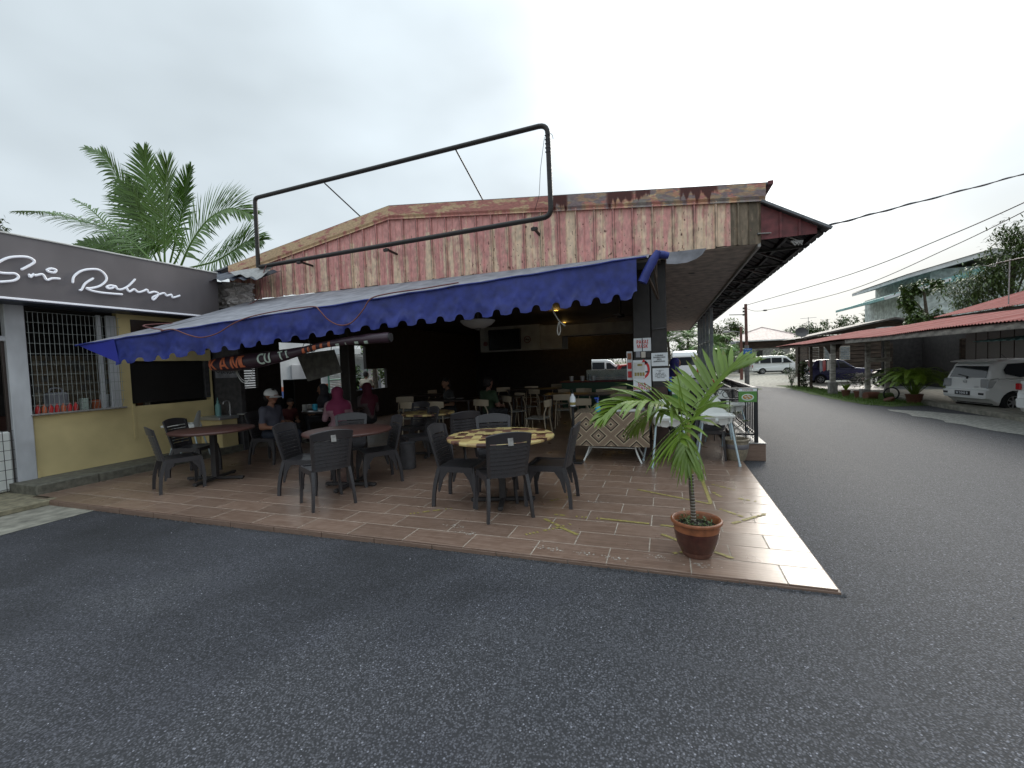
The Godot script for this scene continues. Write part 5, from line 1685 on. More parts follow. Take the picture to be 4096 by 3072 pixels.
	var br := MB.new(); br.tube([Vector3(-0.19, 2.02, -7.19), Vector3(-0.19, 2.06, -7.16), Vector3(0.0, 2.075, -7.16), Vector3(0.01, 2.055, -7.19)], 0.011, 6)
	single("wall_bracket", br, M.greywall, "grey metal bracket on the pillar above the entry notice", "bracket")
	spray_bottle("blue trigger spray bottle hanging at the pillar's right edge", Vector3(0.06, 1.10, -7.2))
	# railing on the kerb: front run and long side run
	var rl := thing("railing", "black metal railing with scrollwork along the kerb", "railing")
	var x1 := 1.27; var zf := -7.5
	var post := func(p: Vector3, w: float) -> void:
		part("post", boxmesh(p + Vector3(0, 0.42, 0), Vector3(w, 0.84, w), 0.004), M.rail, rl)
	for p in [Vector3(x1, 0.275, zf), Vector3(x1, 0.275, -10.0), Vector3(x1, 0.275, -12.5), Vector3(x1, 0.275, -15.0), Vector3(0.06, 0.275, zf)]: post.call(p, 0.05)
	var run := MB.new()
	run.bar(Vector3(0.04, 1.105, zf), Vector3(x1 + 0.03, 1.105, zf), 0.06, 0.02); part("top_rail", run, M.trim, rl)
	run = MB.new(); run.bar(Vector3(0.04, 0.94, zf), Vector3(x1, 0.94, zf), 0.025, 0.02); part("mid_rail", run, M.rail, rl)
	run = MB.new(); run.bar(Vector3(0.04, 0.40, zf), Vector3(x1, 0.40, zf), 0.03, 0.025); part("low_rail", run, M.rail, rl)
	run = MB.new(); run.bar(Vector3(x1, 1.105, zf), Vector3(x1, 1.105, -15.0), 0.06, 0.02); part("top_rail", run, M.trim, rl)
	run = MB.new(); run.bar(Vector3(x1, 0.94, zf), Vector3(x1, 0.94, -15.0), 0.025, 0.02); part("mid_rail", run, M.rail, rl)
	run = MB.new(); run.bar(Vector3(x1, 0.40, zf), Vector3(x1, 0.40, -15.0), 0.03, 0.025); part("low_rail", run, M.rail, rl)
	for i in 5:
		var m := MB.new(); m.bar(Vector3(0.25 + i * 0.22, 0.29, zf), Vector3(0.25 + i * 0.22, 0.93, zf), 0.014, 0.014); part("baluster", m, M.rail, rl)
	for i in 50:
		var m := MB.new(); var zz := zf - 0.14 - i * 0.148
		m.bar(Vector3(x1, 0.29, zz), Vector3(x1, 0.93, zz), 0.014, 0.014); part("baluster", m, M.rail, rl)
	var scroll := func(c: Vector3, d: Vector3, r: float, fl: float) -> MB:
		var m := MB.new(); var pts := []
		for i in 22:
			var a := TAU * 1.5 * i / 21.0; var rr := r * (1.0 - 0.6 * i / 21.0)
			pts.append(c + d * cos(a) * rr * fl + Vector3(0, sin(a) * rr, 0))
		m.tube(pts, 0.006, 5)
		return m
	for i in 7: part("scroll", scroll.call(Vector3(0.2 + i * 0.165, 1.02, zf), Vector3.RIGHT, 0.075, 1.0 if i % 2 else -1.0), M.iron, rl)
	for i in 44: part("scroll", scroll.call(Vector3(x1, 1.02, zf - 0.12 - i * 0.167), Vector3.BACK, 0.075, 1.0 if i % 2 else -1.0), M.iron, rl)
	# menu picture hung on the corner
	var mp := thing("menu_picture", "printed picture of a bowl of soup headed TOMYAM on the railing corner", "sign", Vector3(1.155, 1.0, zf + 0.035))
	part("board", boxmesh(Vector3.ZERO, Vector3(0.25, 0.205, 0.006), 0.002), M.menugreen, mp)
	part("header", boxmesh(Vector3(0, 0.082, 0.004), Vector3(0.248, 0.04, 0.002), 0.0005), M.paper, mp)
	text(mp, "TOMYAM", 0.026, Vector3(0.0, 0.082, 0.0055), M.potrim)
	var bw := MB.new(); bw.lathe([Vector2(0, 0.002), Vector2(0.075, 0.002), Vector2(0.085, 0.0), Vector2(0.07, -0.001)], Vector3.ZERO, 24, Basis(Vector3.RIGHT, Vector3.BACK, Vector3.DOWN))
	var bo := part("printed_bowl", bw, M.mint, mp); bo.position = Vector3(0.0, -0.03, 0.004); bo.scale = Vector3(1, 0.62, 1)
	var so := MB.new(); so.lathe([Vector2(0, 0.003), Vector2(0.066, 0.003), Vector2(0.068, 0.0)], Vector3.ZERO, 24, Basis(Vector3.RIGHT, Vector3.BACK, Vector3.DOWN))
	var sp2 := part("printed_soup", so, M.soup, mp); sp2.position = Vector3(0.0, -0.026, 0.005); sp2.scale = Vector3(1, 0.55, 1)
	for q in [[-0.03, -0.02, 0.018], [0.015, -0.015, 0.02], [0.035, -0.035, 0.016], [-0.01, -0.045, 0.017], [0.0, 0.0, 0.013]]:
		var m := MB.new(); m.lathe([Vector2(0, 0.004), Vector2(q[2], 0.003), Vector2(q[2], 0.0)], Vector3.ZERO, 10, Basis(Vector3.RIGHT, Vector3.BACK, Vector3.DOWN))
		var o := part("printed_garnish", m, M.chalk, mp); o.position = Vector3(q[0], q[1], 0.006); o.scale = Vector3(1, 0.6, 1)
	var m2p := thing("menu_picture", "second printed menu picture on the railing, half hidden behind the palm", "sign", Vector3(0.2, 0.98, zf + 0.035))
	part("board", boxmesh(Vector3.ZERO, Vector3(0.25, 0.205, 0.006), 0.002), M.menugreen, m2p)
	part("header", boxmesh(Vector3(0, 0.075, 0.004), Vector3(0.248, 0.05, 0.002), 0.0005), M.paper, m2p)
	# stone planter with a small shrub at the foot of the railing
	var pl := thing("planter", "banded stone planter with a small bare-stemmed shrub by the railing", "planter", Vector3(0.95, FY, -7.18))
	var pm := MB.new(); pm.lathe([Vector2(0, 0), Vector2(0.115, 0.0), Vector2(0.135, 0.05), Vector2(0.155, 0.13), Vector2(0.165, 0.20), Vector2(0.165, 0.26), Vector2(0.168, 0.285), Vector2(0.182, 0.295), Vector2(0.182, 0.315), Vector2(0.165, 0.32), Vector2(0.155, 0.30), Vector2(0.15, 0.27), Vector2(0, 0.27)], Vector3.ZERO, 32)
	part("pot", pm, M.stonepot, pl)
	var bm := MB.new(); bm.lathe([Vector2(0.163, 0.175), Vector2(0.169, 0.185), Vector2(0.171, 0.235), Vector2(0.166, 0.245)], Vector3.ZERO, 32)
	part("dark_band", bm, M.signboard, pl)
	var sm := MB.new(); sm.lathe([Vector2(0, 0.275), Vector2(0.152, 0.272)], Vector3.ZERO, 20); part("soil", sm, M.soil, pl)
	var r := RandomNumberGenerator.new(); r.seed = 8
	var sh := MB.new(); var lv := MB.new()
	for b in [[Vector3(0, 0.27, 0), Vector3(-0.02, 0.45, 0.0), Vector3(-0.05, 0.60, 0.02), Vector3(-0.06, 0.68, 0.0)], [Vector3(-0.02, 0.45, 0.0), Vector3(0.06, 0.52, 0.02), Vector3(0.12, 0.58, 0.03)], [Vector3(-0.02, 0.42, 0.0), Vector3(-0.10, 0.50, -0.02), Vector3(-0.13, 0.60, -0.02)], [Vector3(-0.05, 0.58, 0.0), Vector3(0.02, 0.64, -0.05), Vector3(0.05, 0.69, -0.05)]]:
		sh.tube(b, 0.009, 6)
		var tip: Vector3 = b[-1]
		for i in 16:
			var a := r.randf() * TAU
			lv.col = Color(1, 1, 1) * r.randf_range(0.6, 1.2)
			lv.blade(tip, Vector3(cos(a), r.randf_range(-0.1, 0.7), sin(a)).normalized(), Vector3.UP, r.randf_range(0.05, 0.09), 0.018, 0.5, 3)
	part("stem", sh, M.greywood, pl)
	part("leaves", lv, M.leaf, pl)
	# food stall with trays behind the railing
	var fs := thing("food_counter", "low black counter with trays of food behind the railing", "counter", Vector3(0.62, FY, -10.4))
	part("body", boxmesh(Vector3(0, 0.48, 0), Vector3(0.95, 0.96, 0.5)), M.rail, fs)
	part("worktop", boxmesh(Vector3(0, 0.975, 0), Vector3(1.0, 0.03, 0.6)), M.steel, fs)
	for q in [[-0.3, M.orange, "orange food tray on the counter behind the railing"], [0.02, M.steel, "steel food tray in the middle of the counter behind the railing"], [0.3, M.red, "red food tray at the right end of the counter behind the railing"]]:
		var m := MB.new(); m.cbox(Vector3(0, 0.03, 0), Vector3(0.24, 0.06, 0.3), 0.01)
		var o := single("food_tray", m, q[1], q[2], "tray", "trays on the food counter"); o.position = Vector3(0.62 + q[0], FY + 0.99, -10.35)
	# glazed screen of tall white posts farther along
	var gs := thing("glazed_screen", "screen of tall pale posts and glass along the far right side of the hall", "screen")
	for i in 5:
		var zz := -14.9 - i * 1.35
		part("post", boxmesh(Vector3(1.33, 2.02, zz), Vector3(0.10, 2.2, 0.10), 0.006), M.windowpost, gs)
		if i < 4:
			for k in 2:
				part("pane", boxmesh(Vector3(1.33, 1.15 + k * 0.98 + 0.45, zz - 0.675), Vector3(0.008, 0.94, 1.2), 0.002), M.glass, gs)
			part("bar", boxmesh(Vector3(1.33, 2.12, zz - 0.675), Vector3(0.05, 0.05, 1.25), 0.004), M.windowpost, gs)
			part("bar", boxmesh(Vector3(1.33, 1.14, zz - 0.675), Vector3(0.05, 0.06, 1.25), 0.004), M.windowpost, gs)

# ---------------------------------------------------------------- vehicles
# side view polygon (x forward, y up) pushed across the width with rounded edges
func pillow(m: MB, poly: Array, hw: Callable, r: float) -> void:
	var n := poly.size()
	var area := 0.0
	for i in n: area += poly[i].cross(poly[(i + 1) % n])
	var p := poly.duplicate()
	if area < 0: p.reverse()
	# inward normals of the contour
	var inn := []
	for i in n:
		var d0: Vector2 = (p[i] - p[(i + n - 1) % n]).normalized(); var d1: Vector2 = (p[(i + 1) % n] - p[i]).normalized()
		var t := (d0 + d1).normalized()
		inn.append(Vector2.ZERO if d0.cross(d1) < -0.02 else Vector2(-t.y, t.x))
	var ts := [-1.0, -0.985, -0.95, -0.88, -0.5, 0.0, 0.5, 0.88, 0.95, 0.985, 1.0]
	var rows := []
	for t in ts:
		var row := []
		var e := clampf((absf(t) - 0.86) / 0.14, 0, 1)
		var ins := r * (1.0 - sqrt(1.0 - e * e))
		for i in n:
			var q: Vector2 = p[i] + inn[i] * ins
			var w: float = hw.call(p[i].x, p[i].y)
			row.append(Vector3(q.x, q.y, t * w))
		rows.append(row)
	for j in rows.size() - 1:
		for i in n:
			var i2 := (i + 1) % n
			m.quad(rows[j][i], rows[j][i2], rows[j + 1][i2], rows[j + 1][i])
	for side in [0, rows.size() - 1]:
		var pp := PackedVector2Array()
		for q in rows[side]: pp.append(Vector2(q.x, q.y))
		var t := Geometry2D.triangulate_polygon(pp)
		for i in range(0, t.size(), 3):
			var a: Vector3 = rows[side][t[i]]; var b: Vector3 = rows[side][t[i + 1]]; var c: Vector3 = rows[side][t[i + 2]]
			var up := (b - a).cross(c - a).z > 0
			if up == (side > 0): m.tri(a, b, c)
			else: m.tri(a, c, b)

func arch(poly: Array, wheels: Array, r: float, base: float) -> Array:
	var p := PackedVector2Array(poly)
	for w in wheels:
		var c := PackedVector2Array()
		for i in 20: c.append(Vector2(w + cos(TAU * i / 20) * r, base + sin(TAU * i / 20) * r))
		var res := Geometry2D.clip_polygons(p, c)
		var best := 0
		for i in res.size():
			if res[i].size() > res[best].size(): best = i
		p = res[best]
	return Array(p)

func wheel(parent: Node3D, at: Vector3, r: float, w: float, side: float) -> void:
	var o := Node3D.new(); o.name = "wheel"; parent.add_child(o, true); o.position = at
	var b := Basis(Vector3.RIGHT, PI / 2 * side)
	var m := MB.new()
	m.lathe([Vector2(r * 0.62, -w / 2), Vector2(r * 0.93, -w / 2), Vector2(r, -w * 0.35), Vector2(r, w * 0.35), Vector2(r * 0.93, w / 2), Vector2(r * 0.66, w / 2), Vector2(r * 0.62, w * 0.3)], Vector3.ZERO, 28, b)
	part("tyre", m, M.tyre, o)
	var k := MB.new()
	k.lathe([Vector2(r * 0.66, w * 0.25), Vector2(r * 0.66, w * 0.48), Vector2(r * 0.60, w * 0.46), Vector2(r * 0.58, w * 0.3)], Vector3.ZERO, 28, b)
	k.lathe([Vector2(r * 0.16, w * 0.2), Vector2(r * 0.16, w * 0.42), Vector2(0, w * 0.44)], Vector3.ZERO, 14, b)
	for i in 7:
		var a := TAU * i / 7.0
		var d := b * Vector3(cos(a), 0, sin(a))
		k.bar(d * r * 0.12 + b.y * w * 0.36, d * r * 0.62 + b.y * w * 0.40, r * 0.13, w * 0.1, b.y)
	part("rim", k, M.rim, o)
	var h := MB.new()
	h.lathe([Vector2(r * 0.63, w * 0.1), Vector2(0, w * 0.1)], Vector3.ZERO, 20, b)
	part("hub", h, M.blackplastic, o)

# x forward, z to the car's right
func car(called: String, label: String, cat: String, at: Vector3, heading: float, s: float, kind: String, paint: Material, group := "") -> Node3D:
	var t := thing(called, label, cat, at, heading, group)
	var lower := []; var upper := []; var wheels := []; var wr := 0.28; var W := 1.62; var top := 1.5; var belt := 0.93; var roofw := 0.80
	match kind:
		"hatch":
			lower = [Vector2(0.16, 0.32), Vector2(0.02, 0.38), Vector2(-0.03, 0.52), Vector2(0.03, 0.64), Vector2(0.05, 0.94), Vector2(2.62, 0.97), Vector2(3.30, 0.86), Vector2(3.58, 0.70), Vector2(3.66, 0.50), Vector2(3.62, 0.25), Vector2(3.5, 0.18), Vector2(0.3, 0.18)]
			upper = [Vector2(0.06, 0.93), Vector2(0.22, 1.36), Vector2(0.36, 1.46), Vector2(0.9, 1.50), Vector2(1.5, 1.50), Vector2(1.95, 1.43), Vector2(2.68, 0.96)]
			wheels = [0.62, 2.98]
		"mini":
			lower = [Vector2(0.10, 0.22), Vector2(0.0, 0.30), Vector2(-0.02, 0.52), Vector2(0.03, 0.60), Vector2(0.06, 0.94), Vector2(2.35, 0.98), Vector2(3.15, 0.90), Vector2(3.40, 0.72), Vector2(3.46, 0.50), Vector2(3.42, 0.25), Vector2(3.3, 0.2), Vector2(0.3, 0.2)]
			upper = [Vector2(0.08, 0.93), Vector2(0.34, 1.40), Vector2(0.46, 1.49), Vector2(0.9, 1.52), Vector2(1.6, 1.50), Vector2(1.85, 1.44), Vector2(2.42, 0.97)]
			wheels = [0.60, 2.82]
		"sedan":
			lower = [Vector2(0.10, 0.22), Vector2(0.0, 0.32), Vector2(-0.03, 0.56), Vector2(0.03, 0.64), Vector2(0.08, 0.96), Vector2(3.0, 0.95), Vector2(3.8, 0.84), Vector2(4.05, 0.66), Vector2(4.1, 0.45), Vector2(4.0, 0.22), Vector2(0.3, 0.2)]
			upper = [Vector2(0.55, 0.94), Vector2(1.05, 1.34), Vector2(1.4, 1.42), Vector2(2.0, 1.42), Vector2(2.35, 1.34), Vector2(3.0, 0.94)]
			wheels = [0.78, 3.25]
		"van":
			W = 1.66; wr = 0.30; top = 1.9; belt = 1.08; roofw = 0.86
			lower = [Vector2(0.1, 0.32), Vector2(0.0, 0.42), Vector2(0.0, 0.60), Vector2(0.05, 1.09), Vector2(3.95, 1.09), Vector2(4.18, 0.80), Vector2(4.22, 0.5), Vector2(4.15, 0.32)]
			upper = [Vector2(0.05, 1.08), Vector2(0.22, 1.72), Vector2(0.40, 1.88), Vector2(1.6, 1.92), Vector2(2.9, 1.88), Vector2(3.2, 1.78), Vector2(3.98, 1.08)]
			wheels = [0.95, 3.2]
		"bus":
			W = 1.88; wr = 0.34; top = 2.25; belt = 1.15; roofw = 0.86
			lower = [Vector2(0.1, 0.30), Vector2(-0.02, 0.38), Vector2(-0.03, 0.62), Vector2(0.02, 1.16), Vector2(4.5, 1.16), Vector2(4.9, 0.9), Vector2(4.95, 0.4), Vector2(4.85, 0.3)]
			upper = [Vector2(0.02, 1.15), Vector2(0.10, 1.90), Vector2(0.22, 2.16), Vector2(0.5, 2.26), Vector2(2.5, 2.28), Vector2(3.6, 2.16), Vector2(4.55, 1.15)]
			wheels = [1.1, 3.9]
	var lenn: float = lower.map(func(q): return q.x).max()
	var hw := func(x: float, y: float) -> float:
		var e := 1.0 - 0.10 * pow(clampf(1.0 - x / 0.45, 0, 1), 2.0) - 0.16 * pow(clampf(1.0 - (lenn - x) / 0.8, 0, 1), 2.0)
		var yy := 1.0 - 0.05 * pow(clampf((0.6 - y) / 0.45, 0, 1), 2.0)
		if y > belt: yy = lerpf(0.985, roofw, clampf((y - belt) / (top - belt), 0, 1))
		return W * 0.5 * e * yy
	var k := Vector3(s, s, s)
	var put := func(o: Node3D) -> Node3D: o.scale = k; return o
	var m := MB.new(); pillow(m, arch(lower, wheels, wr * 1.2, wr), hw, 0.07)
	put.call(part("body", m, paint, t))
	m = MB.new(); pillow(m, upper, hw, 0.06)
	put.call(part("cabin", m, paint, t))
	m = MB.new(); m.bx(Vector3(0.25, 0.2, -W * 0.36), Vector3(lenn - 0.3, belt * 0.8, W * 0.36))
	put.call(part("underbody", m, M.blackplastic, t))
	# side glass
	var sideg := []
	match kind:
		"hatch": sideg = [[Vector2(0.42, 1.08), Vector2(0.40, 1.20), Vector2(0.52, 1.36), Vector2(0.98, 1.385), Vector2(0.98, 0.99), Vector2(0.75, 0.985)], [Vector2(1.04, 0.99), Vector2(1.04, 1.385), Vector2(1.55, 1.38), Vector2(1.58, 0.99)], [Vector2(1.66, 0.99), Vector2(1.63, 1.38), Vector2(1.92, 1.33), Vector2(2.45, 0.99)]]
		"mini": sideg = [[Vector2(0.42, 1.02), Vector2(0.52, 1.34), Vector2(1.0, 1.40), Vector2(1.0, 1.0)], [Vector2(1.06, 1.0), Vector2(1.06, 1.40), Vector2(1.5, 1.39), Vector2(1.55, 1.0)], [Vector2(1.62, 1.0), Vector2(1.58, 1.39), Vector2(1.8, 1.35), Vector2(2.2, 1.0)]]
		"sedan": sideg = [[Vector2(1.0, 0.99), Vector2(1.25, 1.30), Vector2(1.7, 1.33), Vector2(1.72, 0.99)], [Vector2(1.8, 0.99), Vector2(1.78, 1.33), Vector2(2.25, 1.28), Vector2(2.75, 0.99)]]
		"van": sideg = [[Vector2(0.22, 1.16), Vector2(0.30, 1.64), Vector2(0.62, 1.68), Vector2(0.60, 1.16)], [Vector2(0.75, 1.16), Vector2(0.75, 1.68), Vector2(1.72, 1.70), Vector2(1.72, 1.16)], [Vector2(1.80, 1.16), Vector2(1.80, 1.70), Vector2(2.72, 1.68), Vector2(2.72, 1.16)], [Vector2(2.86, 1.14), Vector2(2.86, 1.64), Vector2(3.12, 1.62), Vector2(3.68, 1.16)]]
		"bus": sideg = [[Vector2(0.4, 1.25), Vector2(0.4, 1.85), Vector2(1.9, 1.9), Vector2(1.9, 1.25)], [Vector2(2.0, 1.25), Vector2(2.0, 1.9), Vector2(3.4, 1.85), Vector2(3.9, 1.25)]]
	for g in sideg:
		for sd in [-1.0, 1.0]:
			var gm := MB.new()
			var t3 := Geometry2D.triangulate_polygon(PackedVector2Array(g))
			for i in range(0, t3.size(), 3):
				var pp := []
				for j in 3:
					var q: Vector2 = g[t3[i + j]]
					pp.append(Vector3(q.x, q.y, sd * (hw.call(q.x, q.y) + 0.004)))
				if ((pp[1] - pp[0]).cross(pp[2] - pp[0]).z > 0) == (sd > 0): gm.tri(pp[0], pp[1], pp[2])
				else: gm.tri(pp[0], pp[2], pp[1])
			put.call(part("window", gm, M.darkglass, t))
	# rear glass and windscreen lie on the slopes of the cabin
	var slope := func(a: Vector2, b: Vector2, f0: float, f1: float, wd: float, out: float) -> MB:
		var gm := MB.new()
		var p0 := a.lerp(b, f0); var p1 := a.lerp(b, f1)
		var d := (b - a).normalized(); var nn := Vector2(-d.y, d.x) * out
		if out < 0: nn = Vector2(d.y, -d.x) * -out
		var w0: float = hw.call(p0.x, p0.y) * wd; var w1: float = hw.call(p1.x, p1.y) * (wd - 0.03)
		gm.quad(Vector3(p0.x + nn.x, p0.y + nn.y, -w0), Vector3(p0.x + nn.x, p0.y + nn.y, w0), Vector3(p1.x + nn.x, p1.y + nn.y, w1), Vector3(p1.x + nn.x, p1.y + nn.y, -w1))
		return gm
	var uo: Array = upper
	put.call(part("rear_window", slope.call(uo[0], uo[1], 0.10, 0.88, 0.84, 0.008), M.darkglass, t))
	put.call(part("windscreen", slope.call(uo[uo.size() - 1], uo[uo.size() - 2], 0.06, 0.92, 0.88, -0.008), M.darkglass, t))
	if kind in ["hatch", "mini"]:
		m = MB.new(); m.cbox(Vector3(0.20, 1.465, 0), Vector3(0.30, 0.03, 1.18), 0.012, Basis(Vector3.BACK, 0.12)); put.call(part("spoiler", m, paint, t))
	for sd in [-1.0, 1.0]:
		m = MB.new()
		if kind == "hatch":
			m.prism(PackedVector2Array([Vector2(-0.02, 0.68), Vector2(0.02, 0.90), Vector2(0.26, 0.97), Vector2(0.20, 0.86), Vector2(0.10, 0.70)]), Transform3D(Basis(), Vector3(0, 0, sd * W * 0.475 - (0.04 if sd > 0 else -0.02))), 0.03)
			m.cbox(Vector3(0.025, 0.82, sd * W * 0.38), Vector3(0.05, 0.24, 0.22), 0.015)
		elif kind == "bus":
			m.cbox(Vector3(0.01, 0.85, sd * W * 0.43), Vector3(0.05, 0.34, 0.12), 0.015)
		elif kind == "van":
			m.cbox(Vector3(0.02, 0.85, sd * W * 0.43), Vector3(0.05, 0.22, 0.14), 0.015)
		else:
			m.cbox(Vector3(0.03, 0.82, sd * W * 0.44), Vector3(0.06, 0.15, 0.10), 0.015)
		put.call(part("tail_light", m, M.clearlight if kind == "hatch" else M.taillight, t))
		m = MB.new(); m.cbox(Vector3(lenn - 0.10, 0.72 if kind != "van" else 0.85, sd * W * 0.36), Vector3(0.14, 0.13, 0.26), 0.02); put.call(part("headlight", m, M.clearlight, t))
		m = MB.new(); m.cbox(Vector3(lenn * 0.66, belt + 0.06, sd * (W * 0.5 + 0.06)), Vector3(0.10, 0.10, 0.14), 0.02); put.call(part("mirror", m, paint if kind != "van" else M.blackplastic, t))
		for q in [lenn * 0.42, lenn * 0.64]:
			m = MB.new(); m.cbox(Vector3(q - 0.25, belt - 0.10, sd * (W * 0.5 + 0.004)), Vector3(0.14, 0.025, 0.03), 0.006); put.call(part("door_handle", m, paint, t))
		for w in wheels:
			wheel(t, Vector3(w, wr, sd * (W * 0.5 - 0.10)) * s, wr * s, 0.19 * s, sd)
	m = MB.new(); m.cbox(Vector3(-0.035 if kind != "hatch" else -0.062, 0.45 if kind != "hatch" else 0.525, 0), Vector3(0.02, 0.12, 0.50), 0.004); put.call(part("number_plate", m, M.blackplastic, t))
	m = MB.new(); pillow(m, [Vector2(-0.03, 0.38), Vector2(-0.055, 0.46), Vector2(-0.05, 0.62), Vector2(0.05, 0.65), Vector2(0.12, 0.38)] if kind == "hatch" else [Vector2(-0.045, 0.33), Vector2(-0.05, 0.54), Vector2(0.05, 0.57), Vector2(0.10, 0.33)], hw, 0.03); put.call(part("bumper", m, paint if kind != "mini" else M.rim, t))
	return t

func vehicles() -> void:
	var hb := car("parked_car", "white hatchback seen from behind, parked in front of the dark carport", "car", Vector3(7.23, 0, -14.52), 0.2, 0.86, "hatch", M.carwhite)
	# details of the tailgate
	var q := [[Vector3(-0.05, 0.52, -0.60), Vector3(0.03, 0.06, 0.16), M.blackplastic, "reflector"], [Vector3(-0.05, 0.52, 0.60), Vector3(0.03, 0.06, 0.16), M.blackplastic, "reflector"]]
	for e in q:
		var m := MB.new(); m.cbox(e[0], e[1], 0.006)
		var o := part(e[3], m, e[2], hb); o.scale = Vector3.ONE * 0.86
	var wi := MB.new(); wi.bar(Vector3(0.06, 1.0, 0.02), Vector3(0.10, 1.06, -0.33), 0.02, 0.02); wi.cbox(Vector3(0.04, 0.965, 0.03), Vector3(0.04, 0.06, 0.05), 0.01)
	var wo := part("wiper", wi, M.blackplastic, hb); wo.scale = Vector3.ONE * 0.86
	var em := MB.new()
	var ring := []
	for i in 17: ring.append(Vector3(0.028, 0.86 + sin(TAU * i / 16) * 0.045, -0.02 + cos(TAU * i / 16) * 0.055))
	em.tube(ring, 0.007, 5, false); em.bar(Vector3(0.028, 0.845, -0.05), Vector3(0.028, 0.875, 0.01), 0.008, 0.008)
	var eo := part("emblem", em, M.rim, hb); eo.scale = Vector3.ONE * 0.86
	var bd := MB.new(); bd.cbox(Vector3(0.025, 0.72, 0.36), Vector3(0.01, 0.018, 0.16), 0.003); bd.cbox(Vector3(0.025, 0.69, 0.36), Vector3(0.01, 0.012, 0.14), 0.003)
	var bo := part("badge", bd, M.rim, hb); bo.scale = Vector3.ONE * 0.86
	text(hb, "W 5046 B", 0.062, Vector3(-0.0635, 0.452, 0), M.paper, Basis(Vector3(0, 0, 1), Vector3.UP, Vector3.LEFT))
	var an := MB.new(); an.tube([Vector3(1.1, 1.49, 0), Vector3(0.95, 1.64, 0)], 0.006, 5)
	var ao := part("aerial", an, M.blackplastic, hb); ao.scale = Vector3.ONE * 0.86
	car("parked_car", "white saloon with red tail light cut off by the right edge", "car", Vector3(7.28, 0, -11.75), 0.42, 0.90, "sedan", M.carwhite)
	car("parked_car", "dark blue small car with a white roof parked beyond the verandah posts", "car", Vector3(7.08, 0, -27.6), 0.0, 0.83, "mini", M.carblue)
	car("parked_van", "white van seen from its side on the sand lot", "van", Vector3(6.88, 0, -42.6), 0.0, 0.80, "van", M.carwhite)
	car("parked_van", "white high-roofed minibus seen from behind, beyond the railing", "van", Vector3(1.16, 0, -31.0), PI / 2, 0.92, "bus", M.carwhite)
	car("parked_car", "red car glimpsed through the opening at the back of the hall", "car", Vector3(-3.2, 0, -29.0), 0.2, 0.9, "hatch", M.carred)
	car("parked_van", "pale van glimpsed through the opening at the back of the hall", "van", Vector3(-6.5, 0, -31.0), 0.1, 0.9, "van", M.carwhite)
	motorbike(Vector3(9.6, 0, -25.2), 0.3, "red and black motorcycle parked by the blue car's bonnet")
	motorbike(Vector3(9.0, 0, -24.2), 0.5, "dark motorcycle behind the grey H-shaped post frame")

func motorbike(at: Vector3, turn: float, label: String) -> void:
	var t := thing("motorcycle", label, "motorcycle", at, turn, "motorcycles in the yard")
	for x in [0.0, 1.15]:
		var m := MB.new(); var b := Basis(Vector3.RIGHT, PI / 2)
		m.lathe([Vector2(0.2, -0.04), Vector2(0.26, -0.035), Vector2(0.28, 0), Vector2(0.26, 0.035), Vector2(0.2, 0.04), Vector2(0.2, -0.04)], Vector3(x, 0.28, 0), 20, b)
		for i in 6: m.bar(Vector3(x, 0.28, 0), Vector3(x + cos(TAU * i / 6) * 0.22, 0.28 + sin(TAU * i / 6) * 0.22, 0), 0.02, 0.02, Vector3.BACK)
		part("wheel", m, M.tyre, t)
	var body := MB.new()
	body.prism(PackedVector2Array([Vector2(-0.2, 0.62), Vector2(0.1, 0.72), Vector2(0.55, 0.60), Vector2(0.80, 0.80), Vector2(0.98, 0.92), Vector2(0.95, 0.55), Vector2(0.60, 0.32), Vector2(0.35, 0.30), Vector2(0.1, 0.5)]), Transform3D(Basis(), Vector3(0, 0, -0.10)), 0.2)
	part("body", body, M.carred if label.begins_with("red") else M.blackplastic, t)
	var st := MB.new(); st.cbox(Vector3(0.15, 0.74, 0), Vector3(0.62, 0.07, 0.2), 0.02); part("saddle", st, M.blackplastic, t)
	var fk := MB.new(); fk.tube([Vector3(1.15, 0.28, 0.07), Vector3(0.95, 0.92, 0.05)], 0.018, 6); fk.tube([Vector3(0.92, 0.98, -0.3), Vector3(0.95, 0.95, 0), Vector3(0.92, 0.98, 0.3)], 0.014, 6)
	part("handlebar", fk, M.steel, t)
	var hl := MB.new(); hl.lathe([Vector2(0.0, 0.0), Vector2(0.06, 0.02), Vector2(0.08, 0.08), Vector2(0, 0.1)], Vector3(1.0, 0.88, 0), 12, Basis(Vector3.BACK, -PI / 2)); part("headlight", hl, M.clearlight, t)

